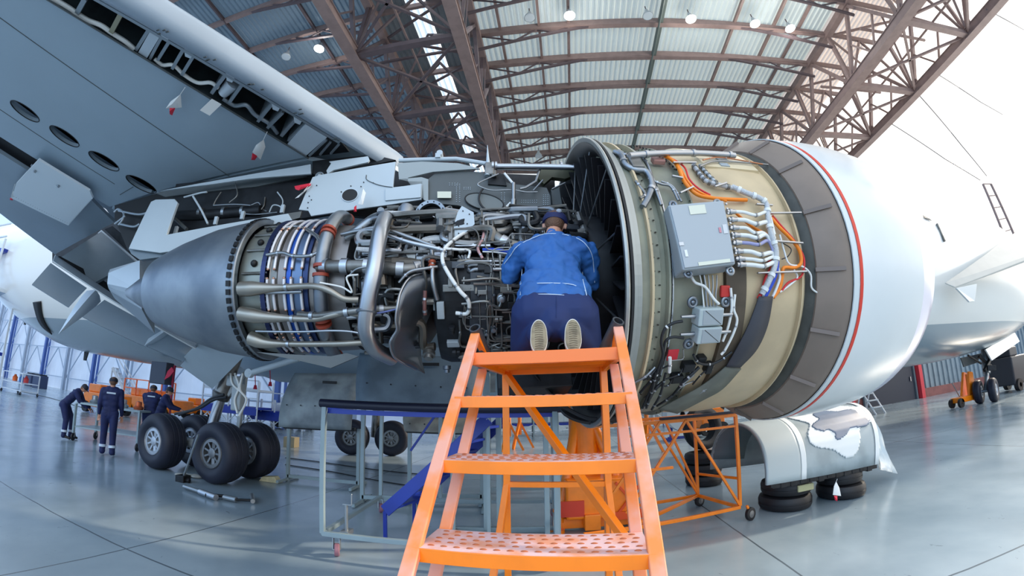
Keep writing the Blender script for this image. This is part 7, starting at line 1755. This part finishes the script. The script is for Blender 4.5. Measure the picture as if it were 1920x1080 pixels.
mb = MB(); mb.tube([c + Vector((-.2, 0, .4)), c + Vector((-.7, -.1, .95))], .02, 8); mb.build('pump_handle', M_ZINC, NJ, True)
for k, (x, y, col, lab, cat, nm) in enumerate(((1612, 778, (206, 40, 60), 'red fire extinguisher trolley against the dark doorway', 'fire extinguisher', 'fire_extinguisher'), (1628, 778, (190, 200, 206), 'pale grey bin between the red trolley and the small white steps', 'bin', 'metal_bin'))):
    c = atz(x, y) + Vector((-.2, .5 + .9 * k, 0)); root = thing(nm, lab, cat, c); mb = MB(); mb.rev([(0, 0), (0, .22), (1.1, .22), (1.25, .12), (1.3, 0)], c, Zv, (1, 0, 0), 18); mb.build('body', mat('rightbg_%d' % k, col, .45), root, True); mb = MB(); mb.tube([c + Zv * 1.28, c + Zv * 1.42], .05, 10); mb.build('valve', M_DARK, root, True)
c = atz(1652, 776); root = thing('step_stool', 'small white folding steps on the far floor right of the cowl door', 'steps', c)
for k in range(3): mb = MB(); mb.box(c + Vector((0, .2 + .22 * k, .3 + .3 * k)), (.6, .2, .05)); mb.build('step', M_WST, root)
for s_ in (-1, 1): mb = MB(); mb.bar(c + Vector((.3 * s_, 0, 0)), c + Vector((.3 * s_, .75, 1.1)), .05); mb.build('stile', M_WST, root); mb = MB(); mb.bar(c + Vector((.3 * s_, 1.2, 0)), c + Vector((.3 * s_, .75, 1.1)), .05); mb.build('leg', M_WST, root)
c = atz(1640, 772) + Vector((.2, 1.5, 0)); root = thing('red_hose_post', 'red upright post with dark green hose reel near the dark doorway', 'hose reel', c); mb = MB(); mb.bar(c, c + Zv * 2.1, .14); mb.build('post', mat('signal_red_post2', (200, 40, 58), .5), root); mb = MB(); mb.torus(c + Vector((.25, 0, 1.4)), (0, 1, 0), .28, .09, 20, 8); mb.build('hose_reel', mat('dark_green_hose', (30, 74, 62), .5), root, True)
c = atz(1893, 735) + Vector((.4, 0, 0)); root = cartbox('dark_ground_unit', 'dark ground power unit with an antenna at the right edge', 'machine', c, (1.8, 1.2, 1.2), mat('dark_machine_paint', (44, 48, 56), .5)); mb = MB(); mb.bar(c + Vector((0, 0, 1.5)), c + Vector((0, 0, 3.0)), .06); mb.build('antenna', mat('pinkish_pole', (190, 110, 116), .5), root)
c = atz(1905, 738) + Vector((.6, -.5, 0)); root = thing('orange_trestle', 'orange braced trestle standing in front of the dark ground unit', 'trestle', c)
for k in range(4): mb = MB(); mb.bar(c + Vector((k * .7, 0, 0)), c + Vector((k * .7, 0, 1.1)), .07); mb.build('leg', M_OR, root)
mb = MB(); mb.bar(c + Vector((-.1, 0, 1.12)), c + Vector((2.2, 0, 1.12)), .1); mb.build('top_beam', M_WST, root)
for k in range(3): mb = MB(); mb.bar(c + Vector((k * .7, 0, .1)), c + Vector((k * .7 + .7, 0, 1.05)), .05); mb.build('brace', M_OR, root)
